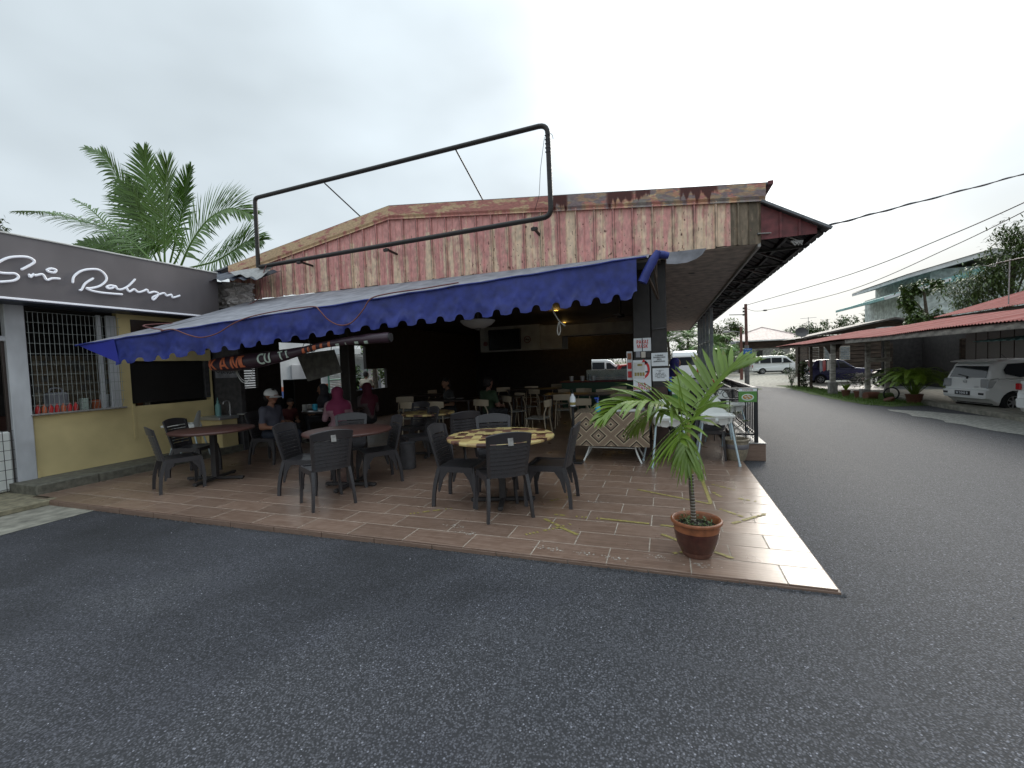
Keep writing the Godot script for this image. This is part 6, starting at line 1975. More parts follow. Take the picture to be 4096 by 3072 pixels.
# ---------------------------------------------------------------- plants
func frond(parent: Node3D, called: String, raw: Array, pairs: int, len: float, wid: float, droop: float, m: Material, tone: Color, r: RandomNumberGenerator, up := Vector3.UP, start := 0.16, stalk := 0.02, spread := 1.0, vee := 0.0, brown := 0.0) -> void:
	var pts := smooth(raw, 6)
	var n := pts.size()
	var mb := MB.new()
	mb.col = tone * 1.25
	var rad := []
	for i in n: rad.append(lerpf(stalk, stalk * 0.2, float(i) / (n - 1)))
	mb.tube(pts, rad, 5, false)
	for i in pairs:
		var t := start + (1.0 - start) * (i + 0.5) / pairs
		var f := t * (n - 1)
		var k := mini(int(f), n - 2)
		var p: Vector3 = pts[k].lerp(pts[k + 1], f - k)
		var d: Vector3 = (pts[k + 1] - pts[k]).normalized()
		var side := d.cross(up).normalized()
		var nn := side.cross(d).normalized()
		var ang := lerpf(1.15, 0.35, pow(t, 1.3)) * spread
		var l := len * (sin(PI * clampf(0.18 + 0.80 * t, 0, 1)) * 0.75 + 0.30)
		for sg in [-1.0, 1.0]:
			var a := ang * r.randf_range(0.88, 1.12)
			var dir: Vector3 = (side * sg * sin(a) + d * cos(a) + nn * (vee + r.randf_range(0.02, 0.28))).normalized()
			mb.col = tone * r.randf_range(0.72, 1.25)
			if r.randf() < 0.04: mb.col = Color(tone.r * 1.9, tone.g * 1.25, tone.b)
			mb.tip = Color(1.5, 0.75, 0.9) if r.randf() < brown else Color(0, 0, 0, 0)
			mb.blade(p, dir, nn, l * r.randf_range(0.85, 1.1), wid, droop * r.randf_range(0.6, 1.4), 4, 0.35)
	part(called, mb, m, parent)

func potted_palm() -> void:
	var t := thing("potted_palm", "young palm with yellow-green fronds in the glazed pot at the terrace corner", "palm", Vector3.ZERO)
	var tr := MB.new()
	tr.tube(smooth([Vector3(0.176, 0.33, -3.63), Vector3(0.171, 0.45, -3.63), Vector3(0.164, 0.58, -3.63), Vector3(0.163, 0.72, -3.63)], 6), 0.0185, 12)
	part("trunk", tr, M.bark, t)
	for i in 16:
		var m := MB.new()
		var y := 0.345 + i * 0.0235
		var x := 0.176 - (y - 0.33) * 0.034
		m.lathe([Vector2(0.0185, 0), Vector2(0.0205, 0.003), Vector2(0.0185, 0.006)], Vector3(x, y, -3.63), 12)
		part("leaf_scar", m, M.greywood, t)
	var cs := MB.new()
	cs.tube(smooth([Vector3(0.163, 0.705, -3.63), Vector3(0.155, 0.80, -3.63), Vector3(0.147, 0.92, -3.63), Vector3(0.150, 1.03, -3.64), Vector3(0.152, 1.10, -3.65)], 5), [0.022, 0.022, 0.023, 0.023, 0.024, 0.024, 0.024, 0.023, 0.023, 0.022, 0.021, 0.020, 0.019, 0.017, 0.015, 0.013, 0.012, 0.011, 0.010, 0.008, 0.005], 12)
	part("crownshaft", cs, M.crownshaft, t)
	var r := RandomNumberGenerator.new(); r.seed = 21
	var cfg := [[19, 0.38, 0.042, 0.25, Vector3(-0.5, 0.6, 0.6), 0.05, 1.0], [21, 0.38, 0.038, 0.9, Vector3(0.1, 1.0, 0.3), 0.22, 0.9], [14, 0.33, 0.032, 1.2, Vector3(0, 1, -0.2), 0.2, 1.0], [14, 0.40, 0.027, 0.7, Vector3(-0.6, 0.5, 0.7), 0.1, 1.05], [10, 0.34, 0.026, 0.9, Vector3(0.2, 0.4, 1.0), 0.3, 0.6], [12, 0.22, 0.030, 1.0, Vector3(0.1, 1, 0.3), 0.4, 0.9], [8, 0.24, 0.026, 0.5, Vector3(0, 0.5, 1), 0.45, 0.6]]
	var fr := palm_fronds()
	for i in fr.size():
		var c: Array = cfg[i]
		frond(t, "frond", fr[i], c[0], c[1], c[2], c[3], M.palm, Color(1, 1, 1), r, c[4].normalized(), c[5], 0.009, c[6], [0.5, 0.15, 0.0, 0.0, 0.0, 0.3, 0.0][i], 0.35)
	# new unopened spear
	var sp := MB.new()
	sp.blade(Vector3(0.15, 1.08, -3.65), Vector3(-0.18, 1, 0.1).normalized(), Vector3(0, 0.2, 1), 0.5, 0.012, 0.1, 4)
	part("spear", sp, M.palm, t)
	var dry := MB.new()
	dry.col = Color(2.6, 1.1, 1.2)
	for e in [Vector3(-0.25, -1, 0.15), Vector3(-0.1, -1, 0.3), Vector3(-0.45, -1, 0.2), Vector3(0.05, -1, 0.35), Vector3(-0.62, -0.8, 0.2)]:
		dry.blade(Vector3(0.145, 1.0, -3.60), e.normalized(), Vector3(0, 0.2, 1), r.randf_range(0.28, 0.46), 0.013, 0.3, 5)
	part("dry_leaflets", dry, M.palm, t).set_meta("kind", "stuff")
	var pot := thing("plant_pot", "brown glazed pot with an orange clay rim under the young palm", "pot", Vector3(0.195, FY, -3.63))
	var m := MB.new()
	m.lathe([Vector2(0.0, 0.0), Vector2(0.096, 0.0), Vector2(0.103, 0.008), Vector2(0.121, 0.045)], Vector3.ZERO, 48); part("foot", m, M.potbase, pot)
	m = MB.new(); m.lathe([Vector2(0.121, 0.045), Vector2(0.141, 0.09), Vector2(0.156, 0.14), Vector2(0.163, 0.18), Vector2(0.165, 0.205)], Vector3.ZERO, 48); part("glazed_wall", m, M.potglaze, pot)
	m = MB.new(); m.lathe([Vector2(0.165, 0.205), Vector2(0.168, 0.225), Vector2(0.166, 0.250), Vector2(0.172, 0.254), Vector2(0.186, 0.262), Vector2(0.190, 0.272), Vector2(0.187, 0.283), Vector2(0.176, 0.288), Vector2(0.164, 0.283), Vector2(0.158, 0.27), Vector2(0.152, 0.24), Vector2(0.148, 0.225)], Vector3.ZERO, 48); part("rim", m, M.potrim, pot)
	m = MB.new(); m.lathe([Vector2(0.0, 0.245), Vector2(0.08, 0.240), Vector2(0.152, 0.232)], Vector3.ZERO, 32)
	part("soil", m, M.soil, pot)
	m = MB.new()
	for e in [[0.9, 0.0, 0.10], [1.05, 0.02, 0.13], [1.15, 0.0, 0.09], [1.22, 0.01, 0.11]]:
		var pr := []
		for i in 8:
			var y: float = 0.06 + e[2] * i / 7.0
			var rr := lerpf(0.118, 0.158, clampf((y - 0.05) / 0.14, 0, 1)) + 0.003
			var a: float = e[0] + 0.10 * pow(i / 7.0, 2.0) * (1 if e[0] > 1.1 else -1)
			pr.append(Vector3(cos(a) * rr, y, sin(a) * rr))
		m.tube(pr, 0.0016, 4)
	part("painted_grass", m, M.potrim, pot)
	m = MB.new()
	for i in 70:
		var a := r.randf() * TAU; var q := sqrt(r.randf()) * 0.135
		if q < 0.04: continue
		m.col = Color(1, 1, 1) * r.randf_range(0.5, 1.1)
		var p := Vector3(cos(a) * q, 0.238, sin(a) * q)
		var h := r.randf_range(0.015, 0.06)
		if r.randf() < 0.12: h = 0.11
		for k in 3: m.blade(p + Vector3(0, h * k / 3.0, 0), Vector3(r.randf_range(-1, 1), r.randf_range(0.2, 1), r.randf_range(-1, 1)).normalized(), Vector3.UP, r.randf_range(0.02, 0.04), 0.011, 0.6, 2)
	part("weeds", m, M.leaf, pot)

func coconut_palm() -> void:
	var t := thing("coconut_palm", "large coconut palm rising behind the corner shop's sign", "palm tree")
	var tr := MB.new()
	tr.tube([Vector3(-20.2, 0, -13.2), Vector3(-20.1, 3, -13.1), Vector3(-19.95, 6.3, -13.0)], [0.22, 0.16, 0.14], 12)
	part("trunk", tr, M.bark, t)
	var r := RandomNumberGenerator.new(); r.seed = 33
	var fr := coconut_fronds()
	var i := 0
	for f in fr:
		var up := Vector3(0.3, 0.5, 0.8)
		var tone := Color(1, 1, 1)
		var n := 78; var l := 1.35; var dr := 0.5
		match i:
			0: up = Vector3(0, 0.1, 1); dr = 0.12; l = 1.5; tone = Color(1.25, 1.15, 0.9)
			1: up = Vector3(-0.5, 0.7, 0.5); dr = 0.7; l = 1.15; tone = Color(0.9, 0.85, 1.0)
			2: up = Vector3(-0.2, 1, 0.3); dr = 0.8; l = 1.1
			3: up = Vector3(-0.4, 0.8, 0.4); tone = Color(2.3, 1.5, 1.4); dr = 1.3; n = 26; l = 0.55
			4: up = Vector3(0.3, 0.5, 0.8); dr = 0.35; l = 1.5; tone = Color(1.2, 1.1, 0.9)
			5: up = Vector3(0.2, 0.2, 1); dr = 0.3; l = 0.9
			9: l = 0.3; n = 14; tone = Color(1.8, 1.3, 1.2); dr = 2.0
		frond(t, "frond", f, n, l, 0.065, dr, M.coco, tone, r, up.normalized(), 0.10, 0.045)
		i += 1
	var hang := MB.new()
	hang.col = Color(2.4, 1.6, 1.4)
	for k in 24:
		var p := Vector3(-20.6 + r.randf_range(-0.5, 1.6), 7.6 + r.randf_range(-0.8, 0.8), -12.6)
		hang.blade(p, Vector3(r.randf_range(-0.2, 0.2), -1, 0.1).normalized(), Vector3.BACK, r.randf_range(0.4, 0.9), 0.04, 0.3, 3)
	part("dead_leaflets", hang, M.coco, t).set_meta("kind", "stuff")

func leafy(called: String, label: String, base: Vector3, trunk: Array, clumps: Array, count: int, size: float, tone: Color, sd: int, group := "", aspect := 0.45) -> void:
	var t := thing(called, label, "tree", base, 0.0, group)
	var tm := MB.new()
	var rad := []
	for i in trunk.size(): rad.append(lerpf(trunk[0].w if trunk[0] is Vector4 else 0.14, 0.05, float(i) / maxi(1, trunk.size() - 1)))
	tm.tube(trunk, rad, 8)
	for c in clumps:
		var a: Vector3 = trunk[trunk.size() - 1] if trunk.size() < 3 else trunk[trunk.size() - 2]
		tm.tube([a, a.lerp(c[0], 0.5) + Vector3(0, 0.1, 0), c[0]], [0.05, 0.035, 0.015], 5)
	part("trunk", tm, M.bark, t)
	var r := RandomNumberGenerator.new(); r.seed = sd
	var total := 0.0
	for c in clumps: total += c[1].x * c[1].y
	for c in clumps:
		var m := MB.new()
		var k := int(count * c[1].x * c[1].y / total)
		# sub-clumps give gaps and light and dark
		var subs := []
		for i in maxi(6, k / 40):
			var d := Vector3(r.randfn(), r.randfn(), r.randfn()).normalized() * pow(r.randf(), 0.45)
			subs.append([c[0] + Vector3(d.x * c[1].x, d.y * c[1].y, d.z * c[1].z), r.randf_range(0.7, 1.3)])
		for i in k:
			var s = subs[r.randi() % subs.size()]
			var sp: float = minf(c[1].x, c[1].y) * 0.30
			var p: Vector3 = s[0] + Vector3(r.randfn(), r.randfn(), r.randfn()) * sp
			m.col = tone * s[1] * r.randf_range(0.7, 1.25)
			var d := Vector3(r.randf_range(-1, 1), r.randf_range(-0.7, 0.5), r.randf_range(-1, 1)).normalized()
			m.blade(p, d, (Vector3.UP + d * 0.2).normalized(), size * r.randf_range(0.6, 1.3), size * aspect, 0.5, 2)
		part("crown", m, M.leaf, t)

func palm_clump(called: String, label: String, base: Vector3, h: float, n: int, len: float, sd: int, m: Material, tone: Color, group := "", stems := true) -> Node3D:
	var t := thing(called, label, "palm tree", base, 0.0, group)
	var r := RandomNumberGenerator.new(); r.seed = sd
	if stems:
		var tm := MB.new(); tm.tube([Vector3.ZERO, Vector3(0.1, h * 0.5, 0), Vector3(0, h, 0)], [0.16, 0.12, 0.10], 8)
		part("trunk", tm, M.bark, t)
	for i in n:
		var a := TAU * i / n + r.randf_range(-0.3, 0.3)
		var el := r.randf_range(0.1, 1.2) if stems else r.randf_range(0.75, 1.45)
		var d := Vector3(cos(a), 0, sin(a))
		var p0 := Vector3(0, h, 0) + d * 0.03
		var l := len * r.randf_range(0.8, 1.15) * (1.0 if stems else 0.85)
		var p1 := p0 + (d * cos(el) + Vector3.UP * sin(el)) * l * 0.4
		var p2 := p1 + (d * cos(el * 0.4) + Vector3.UP * sin(el * 0.4)) * l * 0.32
		var p3 := p2 + (d * 0.9 + Vector3.DOWN * 0.45) * l * 0.3
		if stems: frond(t, "frond", [p0, p1, p2, p3], 26, len * 0.26, len * 0.022, 0.8, m, tone * r.randf_range(0.8, 1.2), r, Vector3.UP, 0.15, len * 0.008)
		else: frond(t, "frond", [p0, p1, p2, p3], 30, 0.19, 0.012, 0.7, m, tone * r.randf_range(0.7, 1.3), r, Vector3.UP, 0.35, 0.008)
	return t

# ---------------------------------------------------------------- across the road
func across_road() -> void:
	var h := thing("verandah_house", "low house with a long red corrugated verandah roof on grey posts", "house")
	var sheet := MB.new()
	# corrugation runs down the slope; sheets lapped along the eave
	sheet.sheet(func(u: float, v: float):
		var z := lerpf(-28.4, -6.0, u)
		return Vector3(lerpf(5.85, 9.2, v), lerpf(2.05, 2.62, v) + 0.014 * sin(z * 62.0) + 0.02 * sin(z * 0.9), z), 900, 1)
	part("verandah_roof", sheet, M.redroof, h)
	var up := MB.new()
	up.sheet(func(u: float, v: float):
		var z := lerpf(-21.4 - v * 1.2, -6.0, u)
		return Vector3(lerpf(9.7, 13.5, v), lerpf(2.80, 3.85, v) + 0.014 * sin(z * 62.0), z), 640, 1)
	part("upper_roof", up, M.redroof, h)
	part("eave_board", boxmesh(Vector3(9.85, 2.70, -13.7), Vector3(0.05, 0.16, 15.4), 0.006), M.oldwood, h)
	part("fascia_board", boxmesh(Vector3(5.95, 1.965, -12.3), Vector3(0.04, 0.13, 12.4), 0.006), M.greywood, h)
	part("fascia_board", boxmesh(Vector3(5.98, 1.955, -23.3), Vector3(0.05, 0.10, 9.6), 0.006), M.oldwood, h)
	var body := MB.new()
	body.bx(Vector3(10.6, 0, -21.2), Vector3(10.8, 2.7, -6.0))
	body.bx(Vector3(9.2, 0, -24.4), Vector3(18.0, 2.45, -24.2))  # added dark wall, standing in for the deep shade under the roof
	body.bx(Vector3(10.6, 0, -24.2), Vector3(10.8, 2.7, -21.2))
	part("wall", body, M.darkwall, h)
	for i in 22:
		var m := MB.new(); m.cbox(Vector3(10.58, 1.35, -20.9 + i * 0.62), Vector3(0.03, 2.6, 0.58), 0.006)
		part("wall_board", m, M.tabledark, h)
	for i in 14:
		var m := MB.new(); m.bar(Vector3(5.95, 1.99, -27.5 + i * 1.6), Vector3(9.2, 2.54, -27.5 + i * 1.6), 0.06, 0.08); part("rafter", m, M.oldwood, h)
	for q in [[5.94, -24.26, 0.10, M.oldwood], [6.05, -22.8, 0.10, M.oldwood], [6.02, -20.02, 0.16, M.greywood], [6.57, -18.44, 0.13, M.greywood], [7.10, -18.39, 0.12, M.greywood], [9.4, -24.0, 0.12, M.oldwood], [9.4, -19.0, 0.12, M.oldwood], [6.1, -9.2, 0.12, M.greywood]]:
		part("post", boxmesh(Vector3(q[0], 0.96, q[1]), Vector3(q[2], 1.92, q[2]), 0.008), q[3], h)
	part("cross_beam", boxmesh(Vector3(6.86, 1.30, -18.33), Vector3(0.66, 0.14, 0.06), 0.008), M.greywood, h)
	part("cross_beam", boxmesh(Vector3(6.70, 0.78, -18.50), Vector3(0.9, 0.09, 0.05), 0.008), M.greywood, h)
	part("post_base", boxmesh(Vector3(6.02, 0.24, -20.02), Vector3(0.26, 0.48, 0.26), 0.015), M.concretepole, h)
	var brk := MB.new()
	brk.prism(PackedVector2Array([Vector2(-0.30, 1.92), Vector2(-0.08, 1.55), Vector2(0.08, 1.55), Vector2(0.30, 1.92)]), Transform3D(Basis(), Vector3(6.02, 0, -20.06)), 0.08)
	part("bracket", brk, M.oldwood, h)
	part("floor_slab", boxmesh(Vector3(8.8, 0.05, -15.8), Vector3(3.6, 0.12, 9.5), 0.01), M.concrete, h)
	var bl := MB.new()
	bl.sheet(func(u: float, v: float): return Vector3(lerpf(6.2, 9.0, v), lerpf(1.72, 2.0, v) + 0.016 * sin(u * 120.0) + 0.1 * v * u, lerpf(-12.2, -8.0, u)), 240, 1)
	single("lean_to_sheet", bl, M.teal, "pale blue-green corrugated sheet low under the red roof at the right edge", "roof sheet")
	for q in [["red shirt hanging on the line between the verandah posts", M.carred, -21.6, 0.5], ["pale grey cloth hanging on the line left of the red shirt", M.greyfabric, -22.0, 0.55], ["cream towel on the line next to the bracketed post", M.chalk, -21.1, 0.45], ["dark red cloth hanging beside the climber-covered post", M.redmetal, -23.6, 0.35]]:
		var m := MB.new()
		var hh: float = q[3]
		m.sheet(func(u: float, v: float): return Vector3(0.03 * sin(u * 9.0) * (1 - v), (v - 1) * hh * (0.9 + 0.1 * sin(u * 5.0)), (u - 0.5) * 0.36), 14, 6)
		var o := single("hanging_laundry", m, q[1], q[0], "laundry", "laundry on the verandah line"); o.position = Vector3(6.2, 1.30, q[2])
	var ln := MB.new(); ln.tube([Vector3(6.05, 1.34, -24.2), Vector3(6.2, 1.30, -22.0), Vector3(6.1, 1.34, -20.05)], 0.006, 5)
	single("clothes_line", ln, M.cable, "thin clothes line strung between the verandah posts", "line")
	# pots, log, stones along the verge
	for q in [[6.06, -18.83, 0.13, 0.24, "terracotta pot with an upright leafy plant by the bracketed post", true], [6.16, -18.05, 0.12, 0.26, "dark clay pot standing against the grey stone block", false]]:
		var t := thing("clay_pot", q[4], "pot", Vector3(q[0], 0, q[1]), 0.0, "clay pots on the verge")
		var m := MB.new(); m.lathe([Vector2(0, 0), Vector2(q[2] * 0.7, 0), Vector2(q[2], q[3] * 0.85), Vector2(q[2] * 1.1, q[3] * 0.88), Vector2(q[2] * 1.1, q[3]), Vector2(q[2] * 0.9, q[3]), Vector2(0, q[3] * 0.9)], Vector3.ZERO, 20)
		part("pot", m, M.terracotta, t)
		if q[5]:
			var lv := MB.new()
			for i in 14: lv.blade(Vector3(0, q[3] * 0.9, 0), Vector3(cos(i * 2.4) * 0.4, 1, sin(i * 2.4) * 0.4).normalized(), Vector3.BACK, rng.randf_range(0.2, 0.34), 0.05, 0.4, 3)
			part("leaves", lv, M.palm, t)
	var sb := single("stone_block", boxmesh(Vector3.ZERO, Vector3(0.22, 0.34, 0.2), 0.03), M.concretepole, "grey stone block between the pots on the verge", "stone"); sb.position = Vector3(6.26, 0.17, -17.9)
	for q in [[Vector3(6.42, 0.12, -17.72), 0.13, 0.42, 1.2, M.terracotta, "mossy clay pipe lying on its side on the verge"], [Vector3(6.70, 0.12, -17.42), 0.12, 0.34, 1.5, M.turf, "short green log lying at the foot of the H-shaped posts"]]:
		var m := MB.new(); m.lathe([Vector2(0, -q[2] / 2), Vector2(q[1], -q[2] / 2), Vector2(q[1] * 1.04, 0), Vector2(q[1], q[2] / 2), Vector2(0, q[2] / 2)], Vector3.ZERO, 16, Basis(Vector3.BACK, PI / 2))
		var o := single("fallen_pipe" if q[4] == M.terracotta else "log", m, q[4], q[5], "pipe" if q[4] == M.terracotta else "log"); o.position = q[0]; o.rotation.y = q[3] * 0.3
	var stp := MB.new(); stp.lathe([Vector2(0, 0), Vector2(0.12, 0), Vector2(0.16, 0.09), Vector2(0.13, 0.12), Vector2(0, 0.08)], Vector3.ZERO, 12)
	var so := single("broken_pot", stp, M.terracotta, "broken bowl of pale clay lying near the palm pot", "pot"); so.position = Vector3(6.58, 0, -16.85); so.rotation.z = 0.4
	var tyre := MB.new()
	var ring := []
	for i in 25: ring.append(Vector3(cos(TAU * i / 24) * 0.26, 0.22 + sin(TAU * i / 24) * 0.2, 0))
	tyre.tube(ring, 0.022, 8, false)
	var to := single("hose_loop", tyre, M.tyre, "black hose loop leaning beside the yellow palm", "hose"); to.position = Vector3(6.75, 0, -17.2); to.rotation.y = 0.4
	# yellow palm in its pot
	var yp := palm_clump("areca_palm", "bushy yellow-green palm in a clay pot before the dark carport", Vector3(6.90, 0.24, -16.18), 0.0, 62, 1.55, 77, M.palm, Color(1.8, 1.4, 0.8), "", false)
	var pp := MB.new(); pp.lathe([Vector2(0, -0.24), Vector2(0.16, -0.24), Vector2(0.20, 0.0), Vector2(0.215, 0.02), Vector2(0.215, 0.05), Vector2(0.18, 0.05), Vector2(0, 0.0)], Vector3.ZERO, 24)
	part("pot", pp, M.terracotta, yp)
	# bamboo-like shrub and the climber on the first post
	var bs := thing("bamboo_shrub", "thin bamboo-like shrub at the road edge left of the first post", "shrub", Vector3(5.62, 0, -24.2))
	var bm := MB.new(); var bl2 := MB.new()
	for i in 9:
		var a := rng.randf() * TAU
		var p := [Vector3(0, 0, 0), Vector3(cos(a) * 0.12, 0.5, sin(a) * 0.1), Vector3(cos(a) * 0.3, rng.randf_range(0.8, 1.35), sin(a) * 0.25)]
		bm.tube(p, 0.008, 5)
		for k in 26:
			var q := smooth(p, 6)
			bl2.col = Color(1, 1, 1) * rng.randf_range(0.6, 1.2)
			bl2.blade(q[rng.randi_range(4, 12)], Vector3(rng.randf_range(-1, 1), rng.randf_range(-0.8, 0.3), rng.randf_range(-1, 1)).normalized(), Vector3.UP, 0.16, 0.028, 0.7, 2)
	part("stem", bm, M.greywood, bs); part("leaves", bl2, M.leaf, bs)
	var cl := MB.new()
	for i in 500:
		cl.col = Color(1, 1, 1) * rng.randf_range(0.25, 0.7)
		var y := rng.randf_range(0.0, 1.25)
		cl.blade(Vector3(6.1 + rng.randfn(0, 0.09), y, -24.1 + rng.randfn(0, 0.10)), Vector3(rng.randf_range(-1, 1), rng.randf_range(-0.6, 0.6), rng.randf_range(-1, 1)).normalized(), Vector3.UP, 0.13, 0.07, 0.4, 2)
	single("climber", cl, M.leaf, "dark leafy climber wrapped round the first verandah post", "plant")
	var sg := MB.new()
	for i in 420:
		var a := rng.randf() * TAU
		sg.col = Color(1, 1, 1) * rng.randf_range(0.35, 0.9)
		sg.blade(Vector3(7.7 + rng.randfn(0, 0.35), rng.randf_range(0.1, 0.7), -22.5 + rng.randfn(0, 0.3)), Vector3(cos(a), rng.randf_range(-0.2, 0.8), sin(a)).normalized(), Vector3.UP, 0.3, 0.03, 0.8, 3)
	single("cycad", sg, M.leaf, "dark spiky shrub in front of the blue car's bonnet", "shrub")
	# utility poles, wires, road sign
	var p1 := thing("utility_pole", "tall utility pole of concrete and rusty steel with wires, carrying the blue sign", "pole", Vector3(3.62, 0, -23.5))
	var m := MB.new(); m.tube([Vector3.ZERO, Vector3(0, 2.1, 0)], [0.11, 0.095], 12); part("concrete_shaft", m, M.concretepole, p1)
	m = MB.new(); m.tube([Vector3(0, 2.05, 0), Vector3(-0.02, 4.05, 0)], 0.065, 10); part("steel_shaft", m, M.rustpole, p1)
	m = MB.new(); m.tube([Vector3(0, 3.55, 0), Vector3(-0.75, 3.58, 0.1)], 0.02, 6); part("arm", m, M.iron, p1)
	for y in [3.85, 3.70, 3.55]:
		m = MB.new(); m.lathe([Vector2(0, -0.05), Vector2(0.045, -0.04), Vector2(0.03, 0), Vector2(0.045, 0.04), Vector2(0, 0.05)], Vector3(-0.12, y, 0.02), 10); m.tube([Vector3(-0.12, y, 0.02), Vector3(0.05, y, 0)], 0.015, 5); part("insulator", m, M.iron, p1)
	var rs := thing("road_sign", "blue square sign with a white arrow pointing left on the pole", "sign", Vector3(3.64, 1.71, -23.36))
	part("plate", boxmesh(Vector3.ZERO, Vector3(0.36, 0.46, 0.012), 0.004), M.signblue, rs)
	m = MB.new()
	m.prism(PackedVector2Array([Vector2(0.045, -0.19), Vector2(0.045, 0.03), Vector2(0.02, 0.075), Vector2(-0.07, 0.075), Vector2(-0.07, 0.11), Vector2(-0.135, 0.055), Vector2(-0.07, 0.0), Vector2(-0.07, 0.035), Vector2(-0.015, 0.035), Vector2(-0.015, -0.19)]), Transform3D(Basis(), Vector3(0.02, 0, 0.008)), 0.002); part("arrow", m, M.white, rs)
	m = MB.new()
	for i in 8: m.box(Vector3(-0.115 + i * 0.033, 0.185, 0.0085), Vector3(0.022 if i != 2 else 0.006, 0.032, 0.001))
	part("line_of_print", m, M.white, rs)
	var p2 := thing("street_lamp", "thin street lamp pole with an arm reaching left, farther off", "lamp", Vector3(4.76, 0, -33))
	m = MB.new(); m.tube([Vector3.ZERO, Vector3(0, 3.55, 0)], [0.10, 0.07], 10); part("pole", m, M.rustpole, p2)
	m = MB.new(); m.tube(smooth([Vector3(0, 3.15, 0), Vector3(-0.3, 3.26, 0), Vector3(-0.62, 3.28, 0)], 4), 0.025, 6); part("arm", m, M.galv, p2)
	m = MB.new(); m.lathe([Vector2(0, -0.25), Vector2(0.05, -0.2), Vector2(0.09, 0.0), Vector2(0.06, 0.2), Vector2(0, 0.25)], Vector3(-0.86, 3.27, 0), 12, Basis(Vector3.BACK, PI / 2)); part("lamp_head", m, M.trim, p2)
	for w in [["thick twisted service cable running from the gable corner up to the right", [Vector3(1.2, 3.24, -6.82), Vector3(1.5, 3.27, -7.25), Vector3(2.06, 3.46, -7.9), Vector3(3.89, 4.09, -9.6), Vector3(6.88, 5.06, -12), Vector3(9.0, 5.85, -13.7)], 0.012], ["upper of the two thin wires from the utility pole", [Vector3(3.6, 3.98, -23.4), Vector3(5.92, 4.22, -18), Vector3(6.91, 4.49, -14.5), Vector3(7.4, 4.72, -12.2), Vector3(7.8, 5.0, -10)], 0.012], ["lower of the two thin wires from the utility pole, with a splice", [Vector3(3.66, 3.80, -23.4), Vector3(4.13, 3.56, -22), Vector3(5.92, 3.70, -18), Vector3(6.91, 4.18, -14.5), Vector3(7.4, 4.56, -12.2), Vector3(7.8, 4.9, -10)], 0.010]]:
		m = MB.new(); m.tube(smooth(w[1], 8), w[2], 6)
		if w[0].contains("twisted"):
			var tw := []
			var c := smooth(w[1], 24)
			for i in c.size(): tw.append(c[i] + Vector3(0, sin(i * 0.7) * 0.016, cos(i * 0.7) * 0.016))
			m.tube(tw, 0.008, 5)
		if w[0].contains("splice"): m.lathe([Vector2(0, -0.1), Vector2(0.035, -0.05), Vector2(0.035, 0.05), Vector2(0, 0.1)], Vector3(4.13, 3.56, -22), 8, Basis(Vector3.BACK, PI / 2))
		single("overhead_cable", m, M.cable, w[0], "cable")
	m = MB.new()
	m.tube([Vector3(1.20, 3.24, -6.80), Vector3(1.42, 3.25, -6.9), Vector3(1.62, 3.17, -6.95), Vector3(1.70, 3.12, -6.95)], 0.01, 6)
	for i in 5: m.tube([Vector3(1.62 + i * 0.02, 3.12, -6.93), Vector3(1.66 + i * 0.02, 3.05 + 0.02 * (i % 2), -6.90), Vector3(1.70 + i * 0.012, 3.11, -6.92)], 0.012, 5)
	single("cable_bundle", m, M.trim, "knot of white cable ends hanging under the lean-to tip", "cable")
	# pale hip-roofed house at the end of the road
	var ph := thing("hip_roof_house", "house with a pale pink hip roof and bare concrete wall at the road's end", "house")
	m = MB.new()
	var ap := Vector3(9.8, 4.62, -54.0)
	var e := [Vector3(5.2, 3.12, -49.3), Vector3(13.6, 2.98, -49.3), Vector3(13.6, 3.05, -58), Vector3(5.2, 3.12, -58)]
	for i in 4: m.tri(e[i], e[(i + 1) % 4], ap)
	part("roof", m, M.pinkroof, ph)
	for i in 4:
		m = MB.new(); m.tube([e[i], ap], 0.06, 6); part("hip_ridge", m, M.pinkroof, ph)
	part("eave_board", boxmesh(Vector3(9.4, 3.05, -49.25), Vector3(8.4, 0.12, 0.05)), M.white, ph)
	part("timber_band", boxmesh(Vector3(9.3, 2.65, -49.9), Vector3(7.4, 0.72, 0.1)), M.oldwood, ph)
	for i in 4:
		part("timber_board", boxmesh(Vector3(9.3, 2.38 + i * 0.17, -49.83), Vector3(7.4, 0.15, 0.03), 0.004), M.oldwood, ph)
	part("wall", boxmesh(Vector3(9.0, 1.15, -50.0), Vector3(5.0, 2.3, 0.2)), M.plaster, ph)
	part("window", boxmesh(Vector3(8.85, 1.75, -49.88), Vector3(0.5, 0.6, 0.06)), M.black, ph)
	part("window_frame", boxmesh(Vector3(8.85, 2.07, -49.86), Vector3(0.62, 0.06, 0.06)), M.oldwood, ph)
	part("shopfront", boxmesh(Vector3(5.6, 1.1, -50.0), Vector3(1.9, 2.2, 0.2)), M.darkwall, ph)
	part("awning", boxmesh(Vector3(5.2, 2.35, -49.3), Vector3(2.4, 0.06, 1.6)), M.pinkroof, ph)
	for i in 3: part("shelf_rack", boxmesh(Vector3(5.0 + i * 0.6, 1.0, -49.5), Vector3(0.45, 1.5, 0.2)), M.galv, ph)
	for q in [[5.65, "left"], [6.30, "right"]]:
		var sgn := thing("shop_sign", "white framed sign box on the %s corner of the hip-roofed house" % q[1], "sign", Vector3(q[0], 2.72, -49.15 if q[1] == "right" else -49.2))
		part("box", boxmesh(Vector3.ZERO, Vector3(0.62, 0.68, 0.10)), M.white, sgn)
		part("face", boxmesh(Vector3(0, 0, 0.06), Vector3(0.5, 0.5, 0.02)), M.greyfabric, sgn)
	# timber house behind the blue car
	var th := thing("timber_house", "old dark timber house with grey roof and louvre windows behind the blue car", "house")
	m = MB.new()
